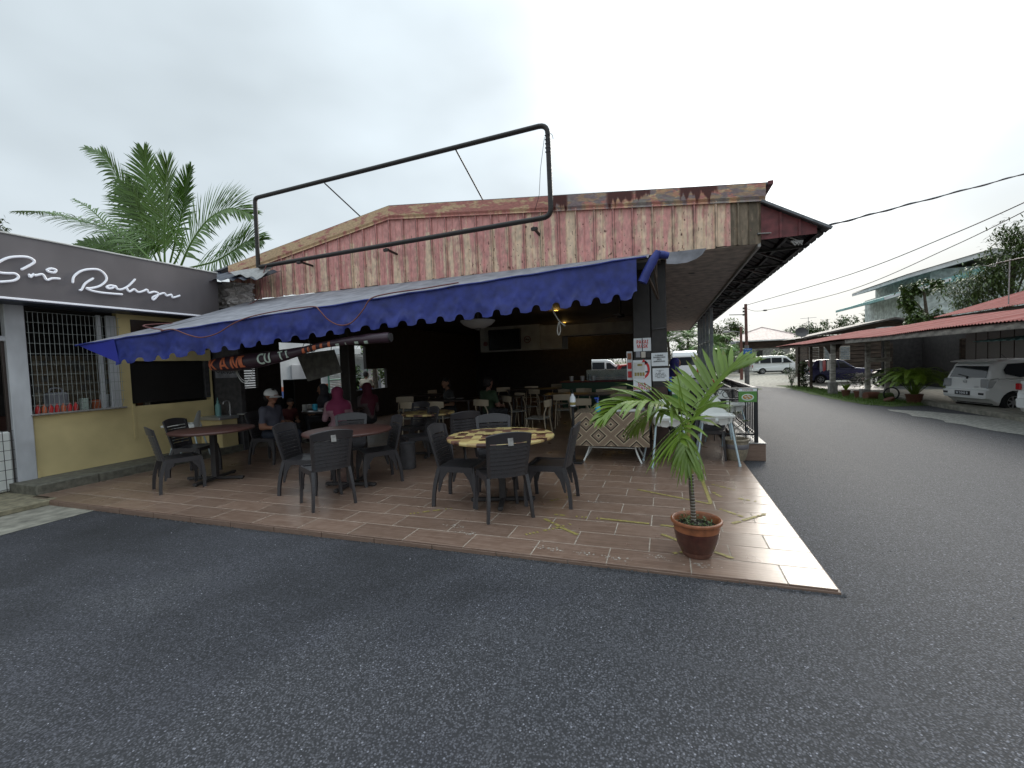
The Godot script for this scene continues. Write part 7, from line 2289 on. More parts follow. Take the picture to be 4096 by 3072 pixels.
	m.bx(Vector3(8.6, 0, -36.0), Vector3(14.8, 2.7, -33.2))
	m.prism(PackedVector2Array([Vector2(8.6, 2.7), Vector2(14.8, 2.9), Vector2(12.8, 3.5)]), Transform3D(Basis(), Vector3(0, 0, -33.4)), 0.15)
	part("wall", m, M.oldwood, th)
	m = MB.new(); m.quad(Vector3(8.2, 2.60, -32.4), Vector3(12.9, 3.55, -32.4), Vector3(12.9, 3.60, -38), Vector3(8.2, 2.65, -38)); m.quad(Vector3(12.9, 3.55, -32.4), Vector3(15.4, 3.0, -32.4), Vector3(15.4, 3.05, -38), Vector3(12.9, 3.60, -38))
	m.bar(Vector3(8.2, 2.58, -32.4), Vector3(12.9, 3.53, -32.4), 0.05, 0.1); m.bar(Vector3(12.9, 3.53, -32.4), Vector3(15.4, 2.98, -32.4), 0.05, 0.1)
	part("roof", m, M.greyroof, th)
	part("lower_roof", boxmesh(Vector3(13.2, 2.95, -31.8), Vector3(2.6, 0.05, 1.0)), M.palegreen, th)
	for i in 9: part("wall_board", boxmesh(Vector3(11.4, 0.35 + i * 0.24, -33.14), Vector3(5.6, 0.2, 0.05), 0.006), M.oldwood, th)
	for x in [8.95, 9.75, 10.6]:
		part("window_frame", boxmesh(Vector3(x, 1.55, -33.1), Vector3(0.55, 0.9, 0.06)), M.greywood, th)
		for k in 7: part("louvre", boxmesh(Vector3(x, 1.22 + k * 0.11, -33.05), Vector3(0.46, 0.07, 0.02), 0.003), M.windowpost if x > 9 else M.oldwood, th)
	var ds := thing("satellite_dish", "small grey satellite dish above the timber house eave", "dish", Vector3(8.35, 2.95, -33.5))
	m = MB.new(); m.lathe([Vector2(0, 0), Vector2(0.2, 0.03), Vector2(0.36, 0.12), Vector2(0.36, 0.13), Vector2(0.2, 0.05), Vector2(0, 0.02)], Vector3.ZERO, 20, Basis(Vector3.RIGHT, 1.1)); part("dish", m, M.iron, ds)
	m = MB.new(); m.tube([Vector3(0, 0, -0.02), Vector3(0.05, -0.35, -0.1)], 0.025, 6); part("mast", m, M.galv, ds)
	# pale green house on the right
	var gh := thing("green_house", "tall pale green house with white-edged stepped roofs on the right", "house")
	m = MB.new(); m.bx(Vector3(17.6, 0, -50), Vector3(34, 6.3, -40.5)); part("wall", m, M.palegreen, gh)
	m = MB.new(); m.bx(Vector3(18.4, 6.2, -50), Vector3(34, 7.4, -41.0)); part("upper_wall", m, M.palegreen, gh)
	m = MB.new(); m.prism(PackedVector2Array([Vector2(16.6, 6.80), Vector2(16.6, 7.05), Vector2(21.4, 8.35), Vector2(26.5, 7.0), Vector2(26.5, 6.75), Vector2(21.4, 8.0)]), Transform3D(Basis(), Vector3(0, 0, -50)), 10.2); part("roof", m, M.housewhite, gh)
	m = MB.new(); m.quad(Vector3(16.5, 7.06, -39.7), Vector3(21.4, 8.38, -39.7), Vector3(21.4, 8.4, -50), Vector3(16.5, 7.08, -50)); part("roof_sheet", m, M.greyroof, gh)
	m = MB.new(); m.prism(PackedVector2Array([Vector2(15.0, 5.30), Vector2(15.0, 5.50), Vector2(21.2, 7.25), Vector2(21.2, 6.95), Vector2(18.8, 6.15)]), Transform3D(Basis(), Vector3(0, 0, -49)), 9.6); part("lower_roof", m, M.teal, gh)
	m = MB.new(); m.bar(Vector3(15.0, 5.38, -39.3), Vector3(18.8, 6.4, -39.3), 0.08, 0.2); part("lower_fascia", m, M.housewhite, gh)
	for q in [[18.6, 4.6], [22.0, 4.6]]: part("window", boxmesh(Vector3(q[0], q[1] - 1.0, -40.46), Vector3(1.2, 0.9, 0.1)), M.darkglass, gh)
	var ant := thing("tv_antenna", "tall television antenna on a thin pole above the red roof", "antenna", Vector3(10.0, 2.4, -18.0))
	m = MB.new(); m.tube([Vector3(0, 0, 0), Vector3(0.02, 1.9, 0)], 0.015, 6); part("mast", m, M.galv, ant)
	m = MB.new(); m.tube([Vector3(-0.4, 1.76, 0.1), Vector3(0.7, 1.95, -0.1)], 0.01, 5)
	for i in 6: m.tube([Vector3(-0.35 + i * 0.2, 1.77 + i * 0.034, -0.28), Vector3(-0.35 + i * 0.2, 1.77 + i * 0.034, 0.35)], 0.007, 5)
	m.tube([Vector3(-0.72, 1.72, 0.2), Vector3(-0.38, 1.66, 0.1), Vector3(-0.30, 1.92, 0.1)], 0.01, 5)
	part("boom", m, M.galv, ant)
	var ant2 := thing("tv_antenna", "far television antenna above the tree between the roofs", "antenna", Vector3(11.5, 2.6, -44.0))
	m = MB.new(); m.tube([Vector3.ZERO, Vector3(0, 2.1, 0)], 0.02, 6); m.tube([Vector3(-0.6, 2.0, 0), Vector3(0.6, 2.05, 0)], 0.015, 5); part("mast", m, M.galv, ant2)
	# trees
	leafy("papaya_tree", "papaya tree with a flat crown in front of the pale green house", Vector3.ZERO, [Vector3(13.3, 0, -30), Vector3(13.33, 3.4, -30), Vector3(13.19, 4.8, -30)], [[Vector3(13.2, 4.95, -30), Vector3(1.0, 0.28, 0.7)], [Vector3(12.5, 4.6, -30), Vector3(0.45, 0.35, 0.4)], [Vector3(12.4, 4.1, -30), Vector3(0.45, 0.28, 0.4)], [Vector3(12.6, 3.65, -30), Vector3(0.28, 0.3, 0.3)]], 1500, 0.20, Color(1.1, 1.15, 0.8), 5, "", 0.6)
	leafy("feathery_tree", "tall feathery-leaved tree behind the red roof at the right edge", Vector3.ZERO, [Vector3(14.6, 0, -26), Vector3(14.5, 3, -26), Vector3(14.6, 5.6, -26)], [[Vector3(13.6, 4.3, -26), Vector3(1.5, 0.9, 0.9)], [Vector3(14.7, 5.2, -26), Vector3(1.3, 0.9, 0.9)], [Vector3(14.7, 6.3, -26), Vector3(0.7, 0.65, 0.6)], [Vector3(15.3, 5.9, -26), Vector3(1.0, 1.0, 0.7)], [Vector3(13.0, 3.7, -25.6), Vector3(0.7, 0.4, 0.6)], [Vector3(13.9, 5.7, -26.4), Vector3(0.35, 0.25, 0.3)]], 8000, 0.24, Color(1.15, 1.05, 0.9), 6, "", 0.22)
	leafy("leafy_tree", "dark leafy tree above the glazed screen, left of the utility pole", Vector3.ZERO, [Vector3(5.2, 0, -46), Vector3(5.3, 2.5, -46), Vector3(5.6, 4, -46)], [[Vector3(4.9, 3.6, -46), Vector3(1.2, 0.9, 1.0)], [Vector3(5.9, 4.3, -46), Vector3(0.8, 0.7, 0.8)], [Vector3(4.2, 2.6, -45), Vector3(0.9, 1.0, 0.9)], [Vector3(6.3, 3.9, -46), Vector3(0.45, 0.6, 0.6)]], 3600, 0.26, Color(1.05, 1.05, 0.8), 7)
	leafy("leafy_tree", "small round tree between the pink hip roof and the timber house", Vector3.ZERO, [Vector3(12.2, 0, -46), Vector3(12.2, 2.6, -46), Vector3(12.2, 3.4, -46)], [[Vector3(12.2, 3.5, -46), Vector3(1.1, 0.5, 0.8)], [Vector3(11.6, 3.3, -46), Vector3(0.5, 0.35, 0.5)]], 1300, 0.22, Color(0.7, 0.8, 0.75), 8)
	leafy("leafy_tree", "low green tree behind the white van", Vector3.ZERO, [Vector3(9.8, 0, -43.8), Vector3(9.8, 1.0, -43.8), Vector3(9.8, 1.5, -43.8)], [[Vector3(9.4, 1.5, -43.8), Vector3(0.9, 0.4, 0.5)], [Vector3(10.5, 1.35, -43.8), Vector3(0.6, 0.35, 0.5)]], 900, 0.2, Color(1.2, 1.2, 0.9), 9)
	leafy("leafy_tree", "bright bush at the foot of the concrete wall beside the pole", Vector3.ZERO, [Vector3(6.5, 0, -46), Vector3(6.5, 0.5, -46), Vector3(6.5, 0.8, -46)], [[Vector3(6.5, 0.8, -46), Vector3(0.7, 0.5, 0.5)]], 500, 0.2, Color(1.7, 1.6, 0.8), 10)
	leafy("leafy_tree", "row of dark palms-like treetops beyond the timber house roof", Vector3.ZERO, [Vector3(19, 0, -60), Vector3(19, 2.5, -60), Vector3(19, 4.2, -60)], [[Vector3(16.5, 4.6, -60), Vector3(2.0, 0.6, 1)], [Vector3(20, 5.0, -60), Vector3(2.2, 0.8, 1)], [Vector3(23, 5.6, -60), Vector3(1.8, 1.0, 1)], [Vector3(13.8, 4.2, -60), Vector3(0.9, 0.5, 1)]], 2400, 0.35, Color(0.75, 0.8, 0.8), 11)
	leafy("leafy_tree", "bright green shrub below the papaya beside the red roof", Vector3.ZERO, [Vector3(12.6, 0, -28.5), Vector3(12.6, 2, -28.5), Vector3(12.7, 3, -28.5)], [[Vector3(12.8, 3.25, -28.5), Vector3(0.9, 0.3, 0.6)], [Vector3(12.2, 3.1, -28.5), Vector3(0.5, 0.25, 0.5)]], 900, 0.2, Color(1.3, 1.5, 0.8), 12)
	leafy("leafy_tree", "twig of a distant tree at the far left edge above the sign", Vector3.ZERO, [Vector3(-31.4, 0, -12), Vector3(-31.2, 5, -12), Vector3(-30.6, 8.2, -12)], [[Vector3(-30.0, 8.6, -12), Vector3(0.8, 0.35, 0.5)], [Vector3(-30.6, 9.2, -12), Vector3(0.9, 0.5, 0.5)]], 700, 0.22, Color(0.6, 0.55, 0.5), 13)
	for q in [[Vector3(0.2, 0, -44), 3.2, 41], [Vector3(2.0, 0, -46), 3.4, 42], [Vector3(3.6, 0, -43), 2.2, 43], [Vector3(-1.6, 0, -45), 2.8, 44], [Vector3(4.4, 0, -40), 1.2, 45]]:
		palm_clump("coconut_palm", ["coconut palm seen under the soffit, left of the white minibus", "coconut palm right above the white minibus", "coconut palm behind the glazed screen posts", "coconut palm hidden mostly behind the notice pillar", "low young palm at the roadside beyond the glazed screen"][q[2] - 41], q[0], q[1], 15, 2.8, q[2], M.coco, Color(1.15, 1.2, 1.0), "coconut palms beyond the restaurant")
	for i in 7:
		leafy("hedge_tree", ["dense green tree closing the view behind the minibus", "dense green tree behind the coconut palms, to the left", "dense tree beyond the sand lot", "dense tree far to the right behind the houses", "dense tree far behind the hip-roofed house", "dense tree behind the hall's back opening", "dense tree far off behind the timber house"][i], Vector3.ZERO, [Vector3([1.5, -3, 4, 26, 16, -9, 20][i], 0, -58), Vector3([1.5, -3, 4, 26, 16, -9, 20][i], 1.5, -58), Vector3([1.5, -3, 4, 26, 16, -9, 20][i], 2.5, -58)], [[Vector3([1.5, -3, 4, 26, 16, -9, 20][i], 2.3, -58), Vector3(3.2, 1.7, 1.5)]], 1500, 0.4, Color(0.85, 0.95, 0.8), 60 + i, "dense trees at the far end")
	# yard and house seen through the left side openings
	var bh := thing("striped_house", "white house with orange and blue bands seen through the left openings", "house")
	m = MB.new(); m.bx(Vector3(-14.4, 1.05, -26), Vector3(-14.0, 3.4, -8)); part("wall", m, M.housewhite, bh)
	m = MB.new(); m.bx(Vector3(-14.4, 0.88, -26), Vector3(-13.98, 1.05, -8)); part("orange_band", m, M.bandorange, bh)
	m = MB.new(); m.bx(Vector3(-14.4, 0, -26), Vector3(-13.97, 0.88, -8)); part("blue_band", m, M.bandblue, bh)
	part("grey_panel", boxmesh(Vector3(-13.96, 1.45, -14.1), Vector3(0.05, 0.9, 1.2)), M.housegrey, bh)
	part("beam", boxmesh(Vector3(-13.6, 2.45, -18.0), Vector3(0.5, 0.28, 4.5)), M.housewhite, bh)
	part("column", boxmesh(Vector3(-13.5, 1.2, -18.6), Vector3(0.45, 2.4, 0.6)), M.housegrey, bh)
	for i in 14: part("louvre", boxmesh(Vector3(-13.93, 0.55 + i * 0.07, -15.9), Vector3(0.04, 0.045, 0.75), 0.004), M.white, bh)
	var gt := thing("green_gate", "green steel gate with crossed braces in the yard behind the openings", "gate", Vector3(-12.6, 0, -15.0))
	for q in [[Vector3(0, 0, -1.4), Vector3(0, 1.9, -1.4)], [Vector3(0, 0, 1.0), Vector3(0, 1.9, 1.0)], [Vector3(0, 1.25, -1.4), Vector3(0, 1.25, 1.0)], [Vector3(0, 1.3, -0.2), Vector3(0, 0.1, -1.3)], [Vector3(0, 1.3, -0.2), Vector3(0, 0.1, 0.9)]]:
		m = MB.new(); m.tube(q, 0.035, 6); part("bar", m, M.greenpaint, gt)
	part("plate", boxmesh(Vector3(0, 1.2, -0.2), Vector3(0.04, 0.32, 0.3)), M.greenpaint, gt)
	leafy("leafy_tree", "bright yellow-green tree seen through the side openings", Vector3.ZERO, [Vector3(-11.6, 0, -15.6), Vector3(-11.6, 1.5, -15.6), Vector3(-11.6, 2.3, -15.6)], [[Vector3(-11.6, 2.25, -15.6), Vector3(0.8, 0.35, 0.6)], [Vector3(-11.2, 2.9, -16), Vector3(1.2, 0.4, 0.8)]], 1100, 0.2, Color(2.0, 1.9, 0.7), 14)
	leafy("leafy_tree", "lush bright foliage outside the small square opening", Vector3.ZERO, [Vector3(-11.4, 0, -17.2), Vector3(-11.4, 0.7, -17.2), Vector3(-11.4, 1.4, -17.2)], [[Vector3(-11.6, 1.5, -17.2), Vector3(1.1, 0.7, 0.7)], [Vector3(-10.4, 1.2, -17), Vector3(0.8, 0.5, 0.5)]], 1500, 0.24, Color(2.0, 2.0, 0.8), 15)
	leafy("leafy_tree", "dark bush beside the person standing in the side opening", Vector3.ZERO, [Vector3(-10.6, 0, -13.2), Vector3(-10.6, 0.5, -13.2), Vector3(-10.6, 1.0, -13.2)], [[Vector3(-10.6, 1.25, -13.2), Vector3(0.3, 0.5, 0.3)]], 500, 0.14, Color(0.6, 0.8, 0.5), 16)

# ---------------------------------------------------------------- people
# bones: [from, to, radius, radius, colour]; one smooth skin over all of them
func skin(bones: Array, k: float, cell: float, out: MB) -> void:
	var lo := Vector3.INF; var hi := -Vector3.INF
	for b in bones:
		var r: float = maxf(b[2], b[3]) + k + cell * 2.0
		lo = lo.min(b[0].min(b[1]) - Vector3.ONE * r); hi = hi.max(b[0].max(b[1]) + Vector3.ONE * r)
	var nx := int((hi.x - lo.x) / cell) + 2; var ny := int((hi.y - lo.y) / cell) + 2; var nz := int((hi.z - lo.z) / cell) + 2
	var f := PackedFloat32Array(); f.resize(nx * ny * nz); f.fill(1.0)
	var best := PackedFloat32Array(); best.resize(nx * ny * nz); best.fill(9.0)
	var who := PackedByteArray(); who.resize(nx * ny * nz)
	var bi := 0
	for b in bones:
		var a: Vector3 = b[0]; var ab: Vector3 = b[1] - a
		var l2 := maxf(ab.length_squared(), 1e-9)
		var r: float = maxf(b[2], b[3]) + k + cell * 1.5
		var l: Vector3 = ((a.min(b[1]) - Vector3.ONE * r - lo) / cell).floor(); var h: Vector3 = ((a.max(b[1]) + Vector3.ONE * r - lo) / cell).ceil()
		var ra: float = b[2]; var rd: float = b[3] - b[2]
		for z in range(maxi(0, int(l.z)), mini(nz, int(h.z) + 1)):
			for y in range(maxi(0, int(l.y)), mini(ny, int(h.y) + 1)):
				for x in range(maxi(0, int(l.x)), mini(nx, int(h.x) + 1)):
					var p := lo + Vector3(x, y, z) * cell - a
					var t := clampf(p.dot(ab) / l2, 0.0, 1.0)
					var d := (p - ab * t).length() - ra - rd * t
					var i := (z * ny + y) * nx + x
					if d < best[i]:
						best[i] = d; who[i] = bi
					var o := f[i]
					var e := maxf(k - absf(o - d), 0.0) / k
					f[i] = minf(o, d) - e * e * k * 0.25
		bi += 1
	var idx := PackedInt32Array(); idx.resize(nx * ny * nz); idx.fill(-1)
	var off := [0, 1, nx, nx + 1, nx * ny, nx * ny + 1, nx * ny + nx, nx * ny + nx + 1]
	var cp := []
	for i in 8: cp.append(Vector3(i & 1, (i >> 1) & 1, (i >> 2) & 1))
	var pairs := [[0, 1], [2, 3], [4, 5], [6, 7], [0, 2], [1, 3], [4, 6], [5, 7], [0, 4], [1, 5], [2, 6], [3, 7]]
	for z in nz - 1:
		for y in ny - 1:
			for x in nx - 1:
				var i := (z * ny + y) * nx + x
				var f0 := f[i]
				if absf(f0) > cell * 2.0: continue
				var m := 0
				for c in 8:
					if f[i + off[c]] < 0: m |= 1 << c
				if m == 0 or m == 255: continue
				var s := Vector3.ZERO; var n := 0
				for q in pairs:
					var fa := f[i + off[q[0]]]; var fb := f[i + off[q[1]]]
					if (fa < 0) != (fb < 0):
						s += cp[q[0]].lerp(cp[q[1]], fa / (fa - fb)); n += 1
				s /= n
				var g := Vector3(f[i + 1] - f0 + f[i + off[7]] - f[i + off[6]], f[i + nx] - f0 + f[i + off[7]] - f[i + off[5]], f[i + nx * ny] - f0 + f[i + off[7]] - f[i + off[3]])
				out.col = bones[who[i]][4]
				idx[i] = out.vert(lo + (Vector3(x, y, z) + s) * cell, g.normalized())
	for z in range(1, nz - 1):
		for y in range(1, ny - 1):
			for x in range(1, nx - 1):
				var i := (z * ny + y) * nx + x
				if idx[i] < 0: continue
				var inside := f[i] < 0
				for ax in 3:
					var step: int = [1, nx, nx * ny][ax]
					if (f[i + step] < 0) == inside: continue
					var u: int = [nx, nx * ny, 1][ax]; var w: int = [nx * ny, 1, nx][ax]
					var a := idx[i]; var b := idx[i - u]; var c := idx[i - u - w]; var d := idx[i - w]
					if a < 0 or b < 0 or c < 0 or d < 0: continue
					if inside: out.ix.append_array([a, c, b, a, d, c])
					else: out.ix.append_array([a, b, c, a, c, d])
	out.col = Color.WHITE

func hand(m: MB, wrist: Vector3, dir: Vector3, palm_up: Vector3, side: float, c: Color) -> void:
	var x := dir.cross(palm_up).normalized() * side
	var bones := [[wrist, wrist + dir * 0.05, 0.024, 0.03, c]]
	for i in 4:
		var b := wrist + dir * 0.075 + x * (i - 1.5) * 0.019
		var l: float = [0.055, 0.068, 0.064, 0.048][i]
		var md := b + dir * l * 0.6 - palm_up * 0.008
		bones.append([wrist + dir * 0.04 + x * (i - 1.5) * 0.014, b, 0.013, 0.0095, c])
		bones.append([b, md, 0.009, 0.0085, c]); bones.append([md, md + dir * l * 0.3 - palm_up * l * 0.4, 0.0085, 0.007, c])
	var tb := wrist + dir * 0.03 - x * 0.03
	bones.append([tb, tb + dir * 0.03 - x * 0.022, 0.012, 0.010, c]); bones.append([tb + dir * 0.03 - x * 0.022, tb + dir * 0.06 - x * 0.02 - palm_up * 0.012, 0.010, 0.008, c])
	skin(bones, 0.006, 0.006, m)

func head(m: MB, c: Vector3, fwd: Vector3, s: float, sk: Color, hair: Color, cover: int) -> void:
	# cover: 0 bare hair, 1 headscarf (the scarf is added by the caller), 2 cap
	var up := (Vector3.UP - fwd * fwd.y).normalized(); var rt := fwd.cross(up)
	var at := func(f: float, u: float, r: float) -> Vector3: return c + (fwd * f + up * u + rt * r) * s
	var b := [[at.call(-0.015, 0.03, 0), at.call(0.01, 0.025, 0), 0.092 * s, 0.085 * s, sk], [at.call(0.03, -0.04, 0), at.call(0.05, -0.075, 0), 0.062 * s, 0.035 * s, sk], [at.call(0.085, 0.015, 0), at.call(0.105, -0.018, 0), 0.010 * s, 0.015 * s, sk], [at.call(0.078, 0.035, -0.03), at.call(0.078, 0.035, 0.03), 0.014 * s, 0.014 * s, sk], [at.call(0.078, -0.048, -0.02), at.call(0.078, -0.048, 0.02), 0.010 * s, 0.010 * s, Color(sk.r * 0.8, sk.g * 0.55, sk.b * 0.55)]]
	for q in [-1.0, 1.0]: b.append([at.call(-0.005, 0.02, q * 0.09), at.call(-0.008, -0.015, q * 0.088), 0.016 * s, 0.011 * s, sk])
	if cover != 1:
		b.append([at.call(-0.035, 0.05, 0), at.call(-0.01, 0.055, 0), 0.095 * s, 0.088 * s, hair]); b.append([at.call(-0.06, -0.02, -0.03), at.call(-0.06, -0.02, 0.03), 0.06 * s, 0.06 * s, hair])
	skin(b, 0.016 * s, 0.009, m)
	for q in [-1.0, 1.0]:
		m.col = Color(0.75, 0.72, 0.7); m.lathe([Vector2(0, -0.011 * s), Vector2(0.011 * s, 0), Vector2(0, 0.011 * s)], at.call(0.076, 0.012, q * 0.032), 8)
		m.col = Color(0.03, 0.02, 0.015); m.lathe([Vector2(0, -0.006 * s), Vector2(0.006 * s, 0), Vector2(0, 0.006 * s)], at.call(0.084, 0.012, q * 0.032), 8)
	m.col = Color.WHITE

# figures face -z before turning
func figure(label: String, at: Vector3, turn: float, o: Dictionary, group := "") -> Node3D:
	var t := thing("person", label, "person", at, turn, group)
	var s: float = o.get("s", 1.0)
	var sk: Color = o.get("skin", Color(0.26, 0.14, 0.09)); var sh: Color = o.shirt; var pa: Color = o.get("pants", Color(0.02, 0.02, 0.025)); var sc: Color = o.get("scarf", Color.BLACK)
	var seated: bool = o.get("seated", true)
	var lean: float = o.get("lean", 0.0)
	var hy := 0.53 if seated else 0.90
	var V := func(x: float, y: float, z: float) -> Vector3: return Vector3(x, y, z) * s
	var top := hy + 0.44
	var b := [[V.call(-0.07, hy, 0.02), V.call(0.07, hy, 0.02), 0.125 * s, 0.125 * s, pa], [V.call(0, hy + 0.05, 0.02), V.call(0, hy + 0.28, 0.03 - lean * 0.6), 0.135 * s, 0.14 * s, sh], [V.call(-0.09, hy + 0.34, 0.03 - lean * 0.8), V.call(0.09, hy + 0.34, 0.03 - lean * 0.8), 0.115 * s, 0.115 * s, sh], [V.call(-0.16, top, 0.03 - lean), V.call(0.16, top, 0.03 - lean), 0.06 * s, 0.06 * s, sh], [V.call(0, top, 0.03 - lean), V.call(0, top + 0.10, 0.01 - lean * 1.1), 0.055 * s, 0.048 * s, sk]]
	var arms: Array = o.get("arms", [[Vector3(-0.24, top - 0.27, -0.02), Vector3(-0.15, top - 0.30, -0.26)], [Vector3(0.24, top - 0.27, -0.02), Vector3(0.15, top - 0.30, -0.26)]])
	var hands := []
	for q in 2:
		var sg := -1.0 if q == 0 else 1.0
		var sho: Vector3 = V.call(sg * 0.18, top - 0.01, 0.03 - lean); var el: Vector3 = arms[q][0] * s; var wr: Vector3 = arms[q][1] * s
		var mid := sho.lerp(el, 0.75)
		b.append([sho, mid, 0.056 * s, 0.050 * s, sh]); b.append([mid, el, 0.046 * s, 0.040 * s, sh if o.get("sleeves", false) else sk])
		b.append([el, wr, 0.040 * s, 0.027 * s, sh if o.get("sleeves", false) else sk])
		hands.append([wr, (wr - el).normalized(), sg])
		if seated:
			b.append([V.call(sg * 0.09, hy - 0.01, 0.0), V.call(sg * 0.12, hy + 0.0, -0.40), 0.088 * s, 0.062 * s, pa]); b.append([V.call(sg * 0.12, hy, -0.40), V.call(sg * 0.12, 0.10, -0.37), 0.060 * s, 0.040 * s, pa])
			b.append([V.call(sg * 0.12, 0.06, -0.36), V.call(sg * 0.13, 0.035, -0.54), 0.040 * s, 0.035 * s, Color(0.03, 0.025, 0.02)])
		else:
			b.append([V.call(sg * 0.09, hy - 0.02, 0.02), V.call(sg * 0.10, hy * 0.53, 0.0), 0.090 * s, 0.060 * s, pa]); b.append([V.call(sg * 0.10, hy * 0.53, 0.0), V.call(sg * 0.10, 0.09, 0.03), 0.060 * s, 0.042 * s, pa])
			b.append([V.call(sg * 0.10, 0.05, 0.04), V.call(sg * 0.12, 0.035, -0.13), 0.040 * s, 0.033 * s, Color(0.03, 0.025, 0.02)])
	var hc: Vector3 = V.call(0, top + 0.21, -0.01 - lean * 1.3)
	var hd: Vector3 = o.get("look", Vector3(0, -0.1, -1)).normalized()
	if o.has("scarf"):
		b.append([hc + Vector3(0, 0.03, 0.022) * s, hc + Vector3(0, 0.02, 0.03) * s, 0.108 * s, 0.105 * s, sc])
		b.append([hc + Vector3(0, -0.06, 0.03) * s, V.call(0, top + 0.0, 0.03 - lean), 0.085 * s, 0.14 * s, sc])
		b.append([V.call(-0.09, top - 0.05, 0.02 - lean), V.call(0.09, top - 0.05, 0.02 - lean), 0.135 * s, 0.135 * s, sc])
		b.append([V.call(0, top - 0.08, 0.08 - lean), V.call(0.0, top - 0.33, 0.13 - lean), 0.13 * s, 0.05 * s, sc])
		b.append([V.call(0, top - 0.05, -0.05 - lean), V.call(0, top - 0.24, -0.08 - lean), 0.11 * s, 0.06 * s, sc])
	if o.has("apron"): b.append([V.call(-0.08, hy + 0.1, -0.05), V.call(0.08, hy + 0.1, -0.05), 0.12 * s, 0.12 * s, o.apron])
	var m := MB.new()
	skin(b, 0.045 * s, 0.020, m)
	for h in hands: hand(m, h[0], h[1], Vector3.UP, h[2], sk)
	head(m, hc, hd, s, sk, Color(0.012, 0.01, 0.01), 1 if o.has("scarf") else (2 if o.get("cap", false) else 0))
	part("body", m, M.person, t)
	if o.get("cap", false):
		var cm := MB.new()
		var fr := hd; var bk := Basis(fr.cross(Vector3.UP).normalized(), Vector3.UP, -fr)
		var pr := []
		for i in 7:
			var a := PI / 2 * i / 6.0
			pr.append(Vector2(cos(a) * 0.112, sin(a) * 0.10))
		pr.push_front(Vector2(0.110, -0.015))
		cm.lathe(pr, hc + Vector3(0, 0.045, 0.0) - fr * 0.012, 24, bk)
		cm.sheet(func(u: float, v: float):
			var a := (u - 0.5) * 2.2
			return hc + Vector3(0, 0.032 - v * 0.02 - 0.02 * absf(u - 0.5), 0) + (fr * cos(a) + bk.x * sin(a)) * (0.10 + v * 0.085 * cos((u - 0.5) * 1.8)), 14, 4)
		part("cap", cm, M.white, t)
	return t

func people() -> void:
	figure("man in a white cap and dark grey shirt seated at the left", Vector3(-6.48, FY - 0.06, -5.80), -1.45, {"shirt": Color(0.055, 0.058, 0.075), "pants": Color(0.015, 0.017, 0.03), "cap": true, "skin": Color(0.24, 0.11, 0.07), "arms": [[Vector3(-0.24, 0.68, 0.02), Vector3(-0.12, 0.66, -0.24)], [Vector3(0.24, 0.68, 0.0), Vector3(0.16, 0.66, -0.24)]]})
	figure("woman in a grey headscarf facing the camera across the shaded table", Vector3(-7.25, FY - 0.06, -7.95), PI - 0.7, {"shirt": Color(0.03, 0.035, 0.05), "scarf": Color(0.05, 0.045, 0.055), "sleeves": true, "lean": 0.05})
	figure("woman in a bright pink headscarf seated with her back turned", Vector3(-5.92, FY - 0.08, -6.78), 0.75, {"shirt": Color(0.34, 0.20, 0.23), "pants": Color(0.34, 0.20, 0.23), "scarf": Color(0.22, 0.03, 0.085), "sleeves": true, "look": Vector3(-0.5, -0.1, -1)})
	figure("woman in a dark maroon headscarf beside the pink one", Vector3(-6.15, FY - 0.06, -7.95), 1.2, {"shirt": Color(0.12, 0.09, 0.09), "scarf": Color(0.10, 0.015, 0.03), "sleeves": true})
	figure("child bent over the table beside the woman in the grey headscarf", Vector3(-7.75, FY + 0.02, -7.35), -1.9, {"s": 0.72, "shirt": Color(0.10, 0.02, 0.02), "lean": 0.12, "look": Vector3(0, -0.5, -1)})
	figure("person in a cream top standing outside the side opening", Vector3(-9.85, 0.0, -12.75), 0.2, {"s": 0.92, "seated": false, "shirt": Color(0.42, 0.38, 0.30), "arms": [[Vector3(-0.24, 1.10, -0.02), Vector3(-0.18, 0.95, -0.2)], [Vector3(0.24, 1.10, -0.02), Vector3(0.18, 0.95, -0.2)]]})
	figure("person in a dark green shirt seated with back turned at a far table", Vector3(-3.78, FY - 0.06, -9.15), -0.35, {"shirt": Color(0.025, 0.05, 0.02), "skin": Color(0.22, 0.11, 0.08)})
	figure("dim diner in dark clothes seated far inside on the left", Vector3(-5.0, FY - 0.06, -9.6), 2.4, {"shirt": Color(0.02, 0.02, 0.022), "lean": 0.06})
	figure("woman in a deep blue headscarf standing at the food counter", Vector3(0.12, FY, -9.75), -1.3, {"s": 0.92, "seated": false, "shirt": Color(0.10, 0.03, 0.03), "apron": Color(0.015, 0.018, 0.03), "scarf": Color(0.03, 0.03, 0.16), "sleeves": true, "lean": 0.05, "look": Vector3(0, -0.4, -1), "arms": [[Vector3(-0.22, 1.12, -0.10), Vector3(-0.12, 1.08, -0.34)], [Vector3(0.22, 1.12, -0.10), Vector3(0.12, 1.08, -0.36)]]})

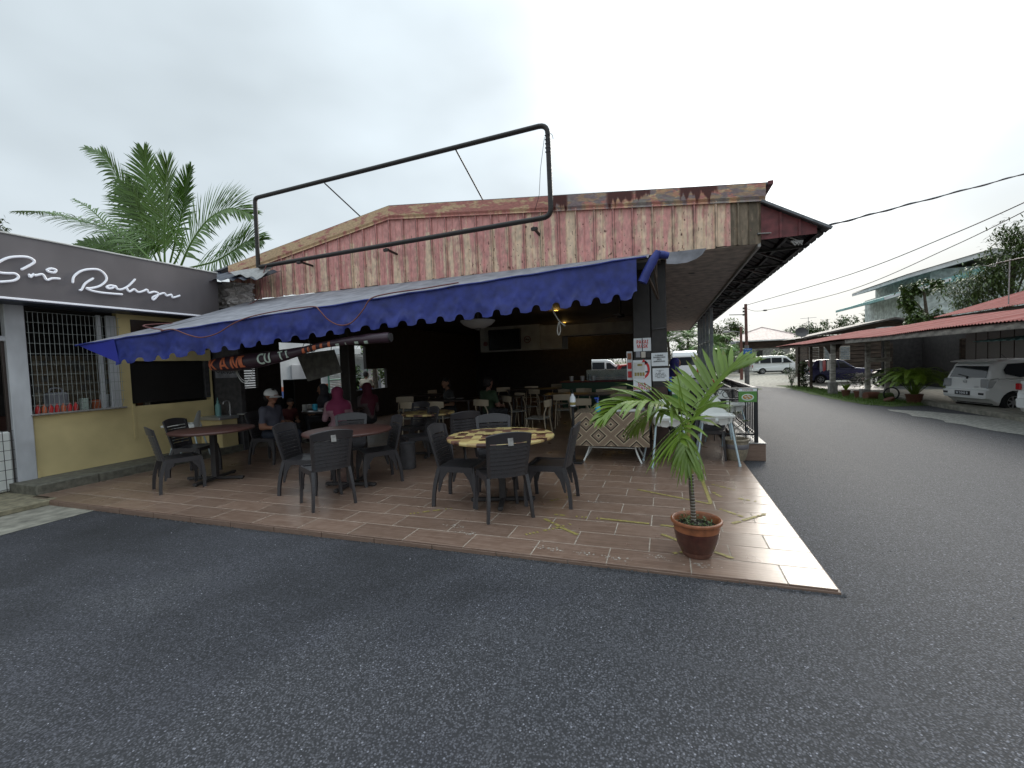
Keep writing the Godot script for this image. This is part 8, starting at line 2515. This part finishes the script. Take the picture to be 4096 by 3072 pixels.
# ---------------------------------------------------------------- inside the hall
func hall() -> void:
	var c0 := make_beige_chair()
	var gp := "pale moulded chairs inside the hall"
	var spots := [[-5.29, -8.45, 0.1, "pale chair with curved back, left of a pair before the far-left table"], [-4.68, -8.55, -0.1, "pale chair with curved back, right of a pair before the far-left table"], [-3.73, -8.95, -0.35, "pale chair under the person in the dark green shirt"], [-3.41, -9.85, -0.7, "pale chair turned side-on right of the green-shirted person"], [-3.44, -10.9, -0.6, "pale chair side-on in the middle of the hall, second row"], [-3.49, -12.3, -0.5, "pale chair side-on in the middle of the hall, third row"], [-1.66, -9.0, 0.05, "pale chair seen from behind above the zigzag tablecloth"], [-2.50, -8.6, 1.5, "pale chair side-on just left of the zigzag-covered table"], [-2.77, -11.6, 2.6, "pale chair at the left end of the long dark table on the right"], [-2.2, -11.9, 3.0, "pale chair second along the long dark table on the right"], [-1.55, -11.4, 3.1, "pale chair third along the long dark table on the right"], [-0.96, -11.2, 3.0, "pale chair nearest the pillar at the long dark table"], [-2.3, -10.2, 0.1, "pale chair before the long dark table, left"], [-0.95, -10.1, 0.0, "pale chair before the long dark table, right"], [-3.63, -14.6, 2.9, "pale chair deep in the hall under the television"], [-4.25, -14.0, 0.3, "pale chair deep in the hall left of the television"], [-5.11, -13.6, 0.4, "pale chair deep in the hall against the dark back"], [-6.52, -10.0, 0.5, "pale chair far left inside, behind the women"], [-7.39, -12.6, 1.4, "pale chair by the left wall under the small opening"], [-1.33, -12.9, 0.2, "pale chair farthest right, near the green counter"]]
	var first := true
	for s in spots:
		if first:
			c0.position = Vector3(s[0], FY, s[1]); c0.rotation.y = s[2]; tag(c0, s[3], "chair", gp); first = false
		else: dup(c0, Vector3(s[0], FY, s[1]), s[2], s[3], gp)
	for q in [[-4.9, -9.5, 1.3, 0.75, "dark table laden with dishes at the far left inside"], [-3.9, -10.2, 1.0, 0.75, "dark table beside the green-shirted person"], [-1.7, -10.8, 2.4, 0.8, "long dark table on the right inside the hall"], [-3.9, -13.2, 1.6, 0.8, "dark table deep in the hall below the television"], [-6.6, -11.2, 1.4, 0.8, "dark table near the left side opening"]]:
		var t := thing("dining_table", q[4], "table", Vector3(q[0], FY, q[1]), 0.0, "dark tables inside the hall")
		part("tabletop", boxmesh(Vector3(0, 0.735, 0), Vector3(q[2], 0.03, q[3]), 0.006), M.tabledark, t)
		for sx in [-1.0, 1.0]:
			for sz in [-1.0, 1.0]:
				part("leg", boxmesh(Vector3(sx * (q[2] * 0.5 - 0.06), 0.36, sz * (q[3] * 0.5 - 0.06)), Vector3(0.04, 0.72, 0.04), 0.004), M.iron, t)
	# crockery
	var items := [[-6.72, -7.05, "blue mug with a handle on the women's table", "mug", M.deepblue], [-6.42, -7.05, "reddish dish of food on the women's table", "dish", M.potrim], [-7.0, -7.2, "white tissue box on the women's table", "box", M.trim], [-4.9, -9.45, "plates of food on the far-left table", "dish", M.trim], [-4.6, -9.35, "bowl on the far-left table", "dish", M.trim], [-6.9, -6.95, "pale glass standing beside the blue mug", "mug", M.paleseat]]
	for i in items:
		var m := MB.new()
		if i[3] == "mug":
			m.lathe([Vector2(0, 0), Vector2(0.042, 0), Vector2(0.045, 0.12), Vector2(0.040, 0.12), Vector2(0.038, 0.02), Vector2(0, 0.015)], Vector3.ZERO, 16)
			if i[4] == M.deepblue: m.tube(smooth([Vector3(-0.04, 0.10, 0), Vector3(-0.075, 0.085, 0), Vector3(-0.075, 0.04, 0), Vector3(-0.04, 0.025, 0)], 4), 0.007, 6)
		elif i[3] == "box": m.cbox(Vector3(0, 0.05, 0), Vector3(0.16, 0.10, 0.10), 0.01)
		else: m.lathe([Vector2(0, 0.0), Vector2(0.06, 0.0), Vector2(0.11, 0.03), Vector2(0.105, 0.033), Vector2(0.0, 0.04)], Vector3.ZERO, 18)
		var o := single({"mug": "mug", "box": "tissue_box", "dish": "dish"}[i[3]], m, i[4] if i[4] != M.deepblue else M.cyan, i[2], i[3]); o.position = Vector3(i[0], FY + 0.755, i[1])
	# television and notices on the bulkhead
	var tv := thing("television", "dark flat television mounted on the pale bulkhead", "television", Vector3(-4.75, 2.38, -12.94))
	part("frame", boxmesh(Vector3.ZERO, Vector3(1.06, 0.64, 0.06), 0.008), M.blackplastic, tv)
	part("screen", boxmesh(Vector3(0, 0, 0.032), Vector3(1.0, 0.58, 0.004), 0.001), M.screen, tv)
	var ns := thing("no_smoking_sign", "round no-smoking sign to the right of the television", "sign", Vector3(-4.02, 2.35, -12.985))
	var ring := MB.new(); var pts := []
	for i in 25: pts.append(Vector3(cos(TAU * i / 24) * 0.10, sin(TAU * i / 24) * 0.10, 0))
	ring.tube(pts, 0.012, 6, false); ring.bar(Vector3(-0.07, 0.07, 0), Vector3(0.07, -0.07, 0), 0.012, 0.02, Vector3.BACK)
	part("ring", ring, M.redmetal, ns)
	part("cigarette", boxmesh(Vector3(0, 0, 0), Vector3(0.13, 0.022, 0.006), 0.002), M.sign_print, ns)
	var rb := MB.new(); rb.lathe([Vector2(0, 0.012), Vector2(0.07, 0.01), Vector2(0.075, 0)], Vector3.ZERO, 20, Basis(Vector3.RIGHT, PI / 2))
	var ro := single("round_sign", rb, M.redmetal, "small round red sign to the left of the television", "sign"); ro.position = Vector3(-5.42, 2.28, -12.99)
	var fan := thing("ceiling_fan", "pale round fan hanging just below the awning edge", "fan", Vector3(-3.05, 2.36, -7.0))
	var fm := MB.new()
	fm.lathe([Vector2(0.0, -0.12), Vector2(0.12, -0.115), Vector2(0.24, -0.06), Vector2(0.30, 0.0), Vector2(0.30, 0.015), Vector2(0.22, -0.03), Vector2(0.1, -0.06), Vector2(0, -0.06)], Vector3.ZERO, 32)
	part("guard", fm, M.housegrey, fan)
	fm = MB.new(); fm.lathe([Vector2(0, -0.16), Vector2(0.05, -0.15), Vector2(0.06, -0.11), Vector2(0, -0.10)], Vector3.ZERO, 16); part("hub", fm, M.greywall, fan)
	fm = MB.new(); fm.tube([Vector3(0, 0, 0), Vector3(0, 0.69, 0)], 0.02, 8); part("rod", fm, M.greywall, fan)
	for k in 3:
		fm = MB.new(); fm.cbox(Vector3(0.15, 0.0, 0), Vector3(0.26, 0.008, 0.09), 0.003, Basis(Vector3.UP, k * TAU / 3)); part("blade", fm, M.housegrey, fan)
	var f2 := thing("ceiling_fan", "dark ceiling fan near the notice pillar", "fan", Vector3(-0.95, 2.6, -10.2))
	for k in 3:
		fm = MB.new(); var bb := Basis(Vector3.UP, k * TAU / 3 + 0.4)
		fm.cbox(bb * Vector3(0.32, 0, 0), Vector3(0.5, 0.012, 0.11), 0.004, bb); part("blade", fm, M.iron, f2)
	fm = MB.new(); fm.lathe([Vector2(0, -0.06), Vector2(0.09, -0.04), Vector2(0.09, 0.04), Vector2(0.02, 0.06), Vector2(0.02, 0.45), Vector2(0, 0.45)], Vector3.ZERO, 16); part("motor", fm, M.iron, f2)
	# lit down-lights
	for q in [[-2.83, -11.88, "warm down-light nearest the white knotted rope"], [-3.43, -15.67, "warm down-light behind the white knotted rope"], [-4.03, -19.0, "warm down-light far back, left of a close pair"], [-3.5, -19.3, "warm down-light far back, right of a close pair"], [-2.10, -18.6, "warm down-light far back near the notice pillar"], [-5.0, -19.0, "small down-light far back above the television bulkhead"]]:
		var t := thing("down_light", q[2], "ceiling light", Vector3(q[0], 3.045, q[1]), 0.0, "down-lights in the hall ceiling")
		var m := MB.new(); m.lathe([Vector2(0, -0.01), Vector2(0.06, -0.01), Vector2(0.065, 0.0)], Vector3.ZERO, 16); part("lamp", m, M.lamp, t)
		m = MB.new(); m.lathe([Vector2(0.066, -0.002), Vector2(0.072, -0.014), Vector2(0.085, -0.012), Vector2(0.088, 0.0)], Vector3.ZERO, 16); part("ring", m, M.trim, t)
		var l := OmniLight3D.new(); l.name = "light"; l.light_color = Color(1.0, 0.8, 0.45); l.light_energy = 0.025; l.omni_range = 30; l.omni_attenuation = 2.0; l.light_size = 0.06; l.shadow_enabled = true
		t.add_child(l, true); l.position = Vector3(0, -0.08, 0)
	# grey board hanging askew under the awning
	var bd := MB.new()
	bd.prism(PackedVector2Array([Vector2(-6.27, 1.92), Vector2(-6.05, 1.43), Vector2(-5.30, 1.57), Vector2(-5.44, 1.97)]), Transform3D(Basis(), Vector3(0, 0, -6.22)), 0.02)
	single("hanging_board", bd, M.greyboard, "flat grey board hanging askew beside the left pillar", "board")
	var st := MB.new(); st.tube([Vector3(-6.2, 1.91, -6.2), Vector3(-6.0, 2.9, -6.6)], 0.006, 5); st.tube([Vector3(-5.5, 1.95, -6.2), Vector3(-5.6, 2.9, -6.6)], 0.006, 5)
	single("hanging_string", st, M.cable, "two thin strings holding up the grey hanging board", "string")
	# green counter with display case at the far right
	var gc := thing("buffet_counter", "dark green buffet counter with a glass front far inside on the right", "counter", Vector3(-1.9, FY, -14.2))
	part("body", boxmesh(Vector3(0, 0.44, 0), Vector3(2.6, 0.88, 0.6)), M.greencounter, gc)
	part("worktop", boxmesh(Vector3(0, 0.90, 0), Vector3(2.7, 0.04, 0.7)), M.redmetal, gc)
	part("case_front", boxmesh(Vector3(0.3, 1.1, 0.2), Vector3(1.6, 0.34, 0.01), 0.002), M.glass, gc)
	part("food_row", boxmesh(Vector3(0.3, 0.97, 0), Vector3(1.5, 0.10, 0.3), 0.02), M.redmetal, gc)
	for i in 3:
		var m := MB.new(); m.lathe([Vector2(0, 0), Vector2(0.06, 0), Vector2(0.07, 0.16), Vector2(0, 0.16)], Vector3.ZERO, 14)
		var o := single("steel_pot", m, M.steel, ["steel cup at the left end of the buffet counter", "steel pot in the middle of the buffet counter", "steel pot at the right of the buffet counter"][i], "pot", "steel pots on the buffet counter"); o.position = Vector3(-2.9 + i * 0.35, FY + 0.92, -14.05)
func sign_strokes() -> Array:
	return [
		[Vector3(-8.27, 3.14, -3.53), Vector3(-8.27, 3.19, -3.59), Vector3(-8.27, 3.26, -3.66), Vector3(-8.27, 3.30, -3.65), Vector3(-8.27, 3.32, -3.59), Vector3(-8.27, 3.30, -3.48), Vector3(-8.27, 3.26, -3.39), Vector3(-8.27, 3.18, -3.30), Vector3(-8.27, 3.11, -3.25), Vector3(-8.27, 3.06, -3.30), Vector3(-8.27, 3.06, -3.38), Vector3(-8.27, 3.07, -3.46), Vector3(-8.27, 3.03, -3.49), Vector3(-8.27, 2.98, -3.45), Vector3(-8.27, 2.95, -3.37), Vector3(-8.27, 2.93, -3.27), Vector3(-8.27, 2.95, -3.21)],
		[Vector3(-8.27, 3.08, -3.60), Vector3(-8.27, 3.05, -3.61), Vector3(-8.27, 3.10, -3.65), Vector3(-8.27, 3.08, -3.66), Vector3(-8.27, 3.11, -3.74), Vector3(-8.27, 3.04, -3.78), Vector3(-8.27, 3.07, -3.84), Vector3(-8.27, 3.08, -3.92)],
		[Vector3(-8.27, 3.19, -3.80), Vector3(-8.27, 3.21, -3.84), Vector3(-8.27, 3.20, -3.89), Vector3(-8.27, 3.16, -3.87), Vector3(-8.27, 3.16, -3.81), Vector3(-8.27, 3.18, -3.79)],
		[Vector3(-8.27, 3.05, -4.07), Vector3(-8.27, 3.14, -4.09), Vector3(-8.27, 3.23, -4.17), Vector3(-8.27, 3.28, -4.27), Vector3(-8.27, 3.30, -4.40), Vector3(-8.27, 3.24, -4.48), Vector3(-8.27, 3.15, -4.49), Vector3(-8.27, 3.05, -4.40), Vector3(-8.27, 3.00, -4.29), Vector3(-8.27, 2.99, -4.23), Vector3(-8.27, 2.96, -4.30), Vector3(-8.27, 2.95, -4.45), Vector3(-8.27, 2.96, -4.69)],
		[Vector3(-8.27, 3.15, -4.32), Vector3(-8.27, 3.06, -4.22), Vector3(-8.27, 2.96, -4.17), Vector3(-8.27, 2.95, -4.15)],
		[Vector3(-8.27, 3.08, -4.59), Vector3(-8.27, 3.08, -4.54), Vector3(-8.27, 3.05, -4.49), Vector3(-8.27, 3.03, -4.51), Vector3(-8.27, 3.04, -4.56), Vector3(-8.27, 3.08, -4.61), Vector3(-8.27, 3.04, -4.63), Vector3(-8.27, 3.04, -4.69), Vector3(-8.27, 3.11, -4.79), Vector3(-8.27, 3.23, -4.89)],
		[Vector3(-8.27, 3.07, -4.76), Vector3(-8.27, 3.02, -4.80), Vector3(-8.27, 3.07, -4.87), Vector3(-8.27, 3.03, -4.92), Vector3(-8.27, 3.05, -4.99), Vector3(-8.27, 3.09, -5.06), Vector3(-8.27, 3.04, -5.09), Vector3(-8.27, 3.07, -5.17), Vector3(-8.27, 3.05, -5.24), Vector3(-8.27, 2.98, -5.20), Vector3(-8.27, 2.93, -5.15), Vector3(-8.27, 2.97, -5.14), Vector3(-8.27, 3.02, -5.22), Vector3(-8.27, 3.07, -5.33), Vector3(-8.27, 3.03, -5.37), Vector3(-8.27, 3.06, -5.45), Vector3(-8.27, 3.01, -5.47), Vector3(-8.27, 3.06, -5.59)],
	]

func coconut_fronds() -> Array:
	return [
		[Vector3(-19.99, 6.45, -13.00), Vector3(-19.90, 7.60, -13.00), Vector3(-19.78, 8.78, -13.00), Vector3(-19.56, 9.80, -13.00), Vector3(-19.39, 10.43, -13.00)],
		[Vector3(-21.10, 6.69, -13.60), Vector3(-21.72, 7.99, -13.60), Vector3(-22.52, 9.29, -13.60), Vector3(-23.43, 10.47, -13.60), Vector3(-24.28, 11.72, -13.60), Vector3(-25.77, 12.59, -13.60)],
		[Vector3(-19.40, 6.22, -12.20), Vector3(-21.04, 7.49, -12.20), Vector3(-22.71, 8.15, -12.20), Vector3(-24.65, 8.76, -12.20), Vector3(-26.47, 9.28, -12.20), Vector3(-28.59, 9.61, -12.20)],
		[Vector3(-20.16, 6.45, -12.00), Vector3(-21.20, 7.46, -12.00), Vector3(-22.08, 8.24, -12.00), Vector3(-22.93, 8.89, -12.00), Vector3(-23.82, 9.37, -12.00)],
		[Vector3(-18.18, 5.97, -12.40), Vector3(-17.57, 6.74, -12.40), Vector3(-16.74, 7.43, -12.40), Vector3(-15.97, 7.75, -12.40), Vector3(-15.18, 7.81, -12.40), Vector3(-14.28, 7.46, -12.40)],
		[Vector3(-20.88, 6.71, -13.80), Vector3(-20.21, 8.10, -13.80), Vector3(-19.77, 9.14, -13.80), Vector3(-19.59, 9.91, -13.80), Vector3(-19.17, 10.52, -13.80)],
		[Vector3(-19.37, 6.24, -13.50), Vector3(-17.76, 6.35, -13.50), Vector3(-16.68, 6.65, -13.50), Vector3(-15.89, 6.93, -13.50), Vector3(-15.09, 6.88, -13.50)],
		[Vector3(-19.90, 6.31, -12.60), Vector3(-21.28, 7.00, -12.60), Vector3(-22.77, 7.42, -12.60), Vector3(-24.77, 7.77, -12.60)],
		[Vector3(-21.64, 6.81, -13.90), Vector3(-21.88, 8.87, -13.90), Vector3(-22.18, 10.48, -13.90), Vector3(-22.22, 11.88, -13.90)],
		[Vector3(-19.77, 6.37, -13.20), Vector3(-19.28, 6.94, -13.20), Vector3(-19.08, 7.50, -13.20), Vector3(-19.33, 7.87, -13.20)],
		[Vector3(-21.40, 6.73, -13.60), Vector3(-22.16, 8.31, -13.60), Vector3(-22.74, 9.43, -13.60), Vector3(-23.11, 10.42, -13.60)],
		[Vector3(-20.64, 6.48, -12.80), Vector3(-22.09, 7.04, -12.80), Vector3(-23.72, 7.33, -12.80), Vector3(-25.53, 7.70, -12.80)],
	]

func palm_fronds() -> Array:
	return [
		[Vector3(0.16, 1.03, -3.70), Vector3(0.24, 1.21, -3.83), Vector3(0.35, 1.35, -3.95), Vector3(0.49, 1.46, -4.08), Vector3(0.66, 1.51, -4.20)],
		[Vector3(0.14, 1.05, -3.66), Vector3(0.07, 1.17, -3.59), Vector3(-0.03, 1.25, -3.52), Vector3(-0.16, 1.29, -3.44), Vector3(-0.32, 1.27, -3.37), Vector3(-0.44, 1.19, -3.30)],
		[Vector3(0.13, 1.04, -3.75), Vector3(0.05, 1.16, -3.79), Vector3(-0.05, 1.18, -3.82), Vector3(-0.18, 1.11, -3.86), Vector3(-0.28, 1.00, -3.90)],
		[Vector3(0.13, 1.06, -3.55), Vector3(0.10, 1.12, -3.45), Vector3(0.09, 1.11, -3.35), Vector3(0.08, 1.06, -3.25), Vector3(0.08, 1.04, -3.15)],
		[Vector3(0.15, 1.04, -3.60), Vector3(0.13, 1.04, -3.54), Vector3(0.12, 1.00, -3.48), Vector3(0.12, 0.93, -3.41), Vector3(0.14, 0.86, -3.35)],
		[Vector3(0.16, 1.04, -3.72), Vector3(0.23, 1.16, -3.78), Vector3(0.30, 1.20, -3.84), Vector3(0.41, 1.19, -3.90)],
		[Vector3(0.15, 1.03, -3.80), Vector3(0.15, 1.20, -3.97), Vector3(0.13, 1.32, -4.13), Vector3(0.11, 1.41, -4.30)],
	]
func _ready() -> void:
	rng.seed = 1
	camera_and_light()
	textures()
	materials()
	ground()
	patio()
	restaurant()
	awning()
	sign_frame()
	shop()
	furniture()
	notices()
	potted_palm()
	coconut_palm()
	across_road()
	vehicles()
	people()
	hall()
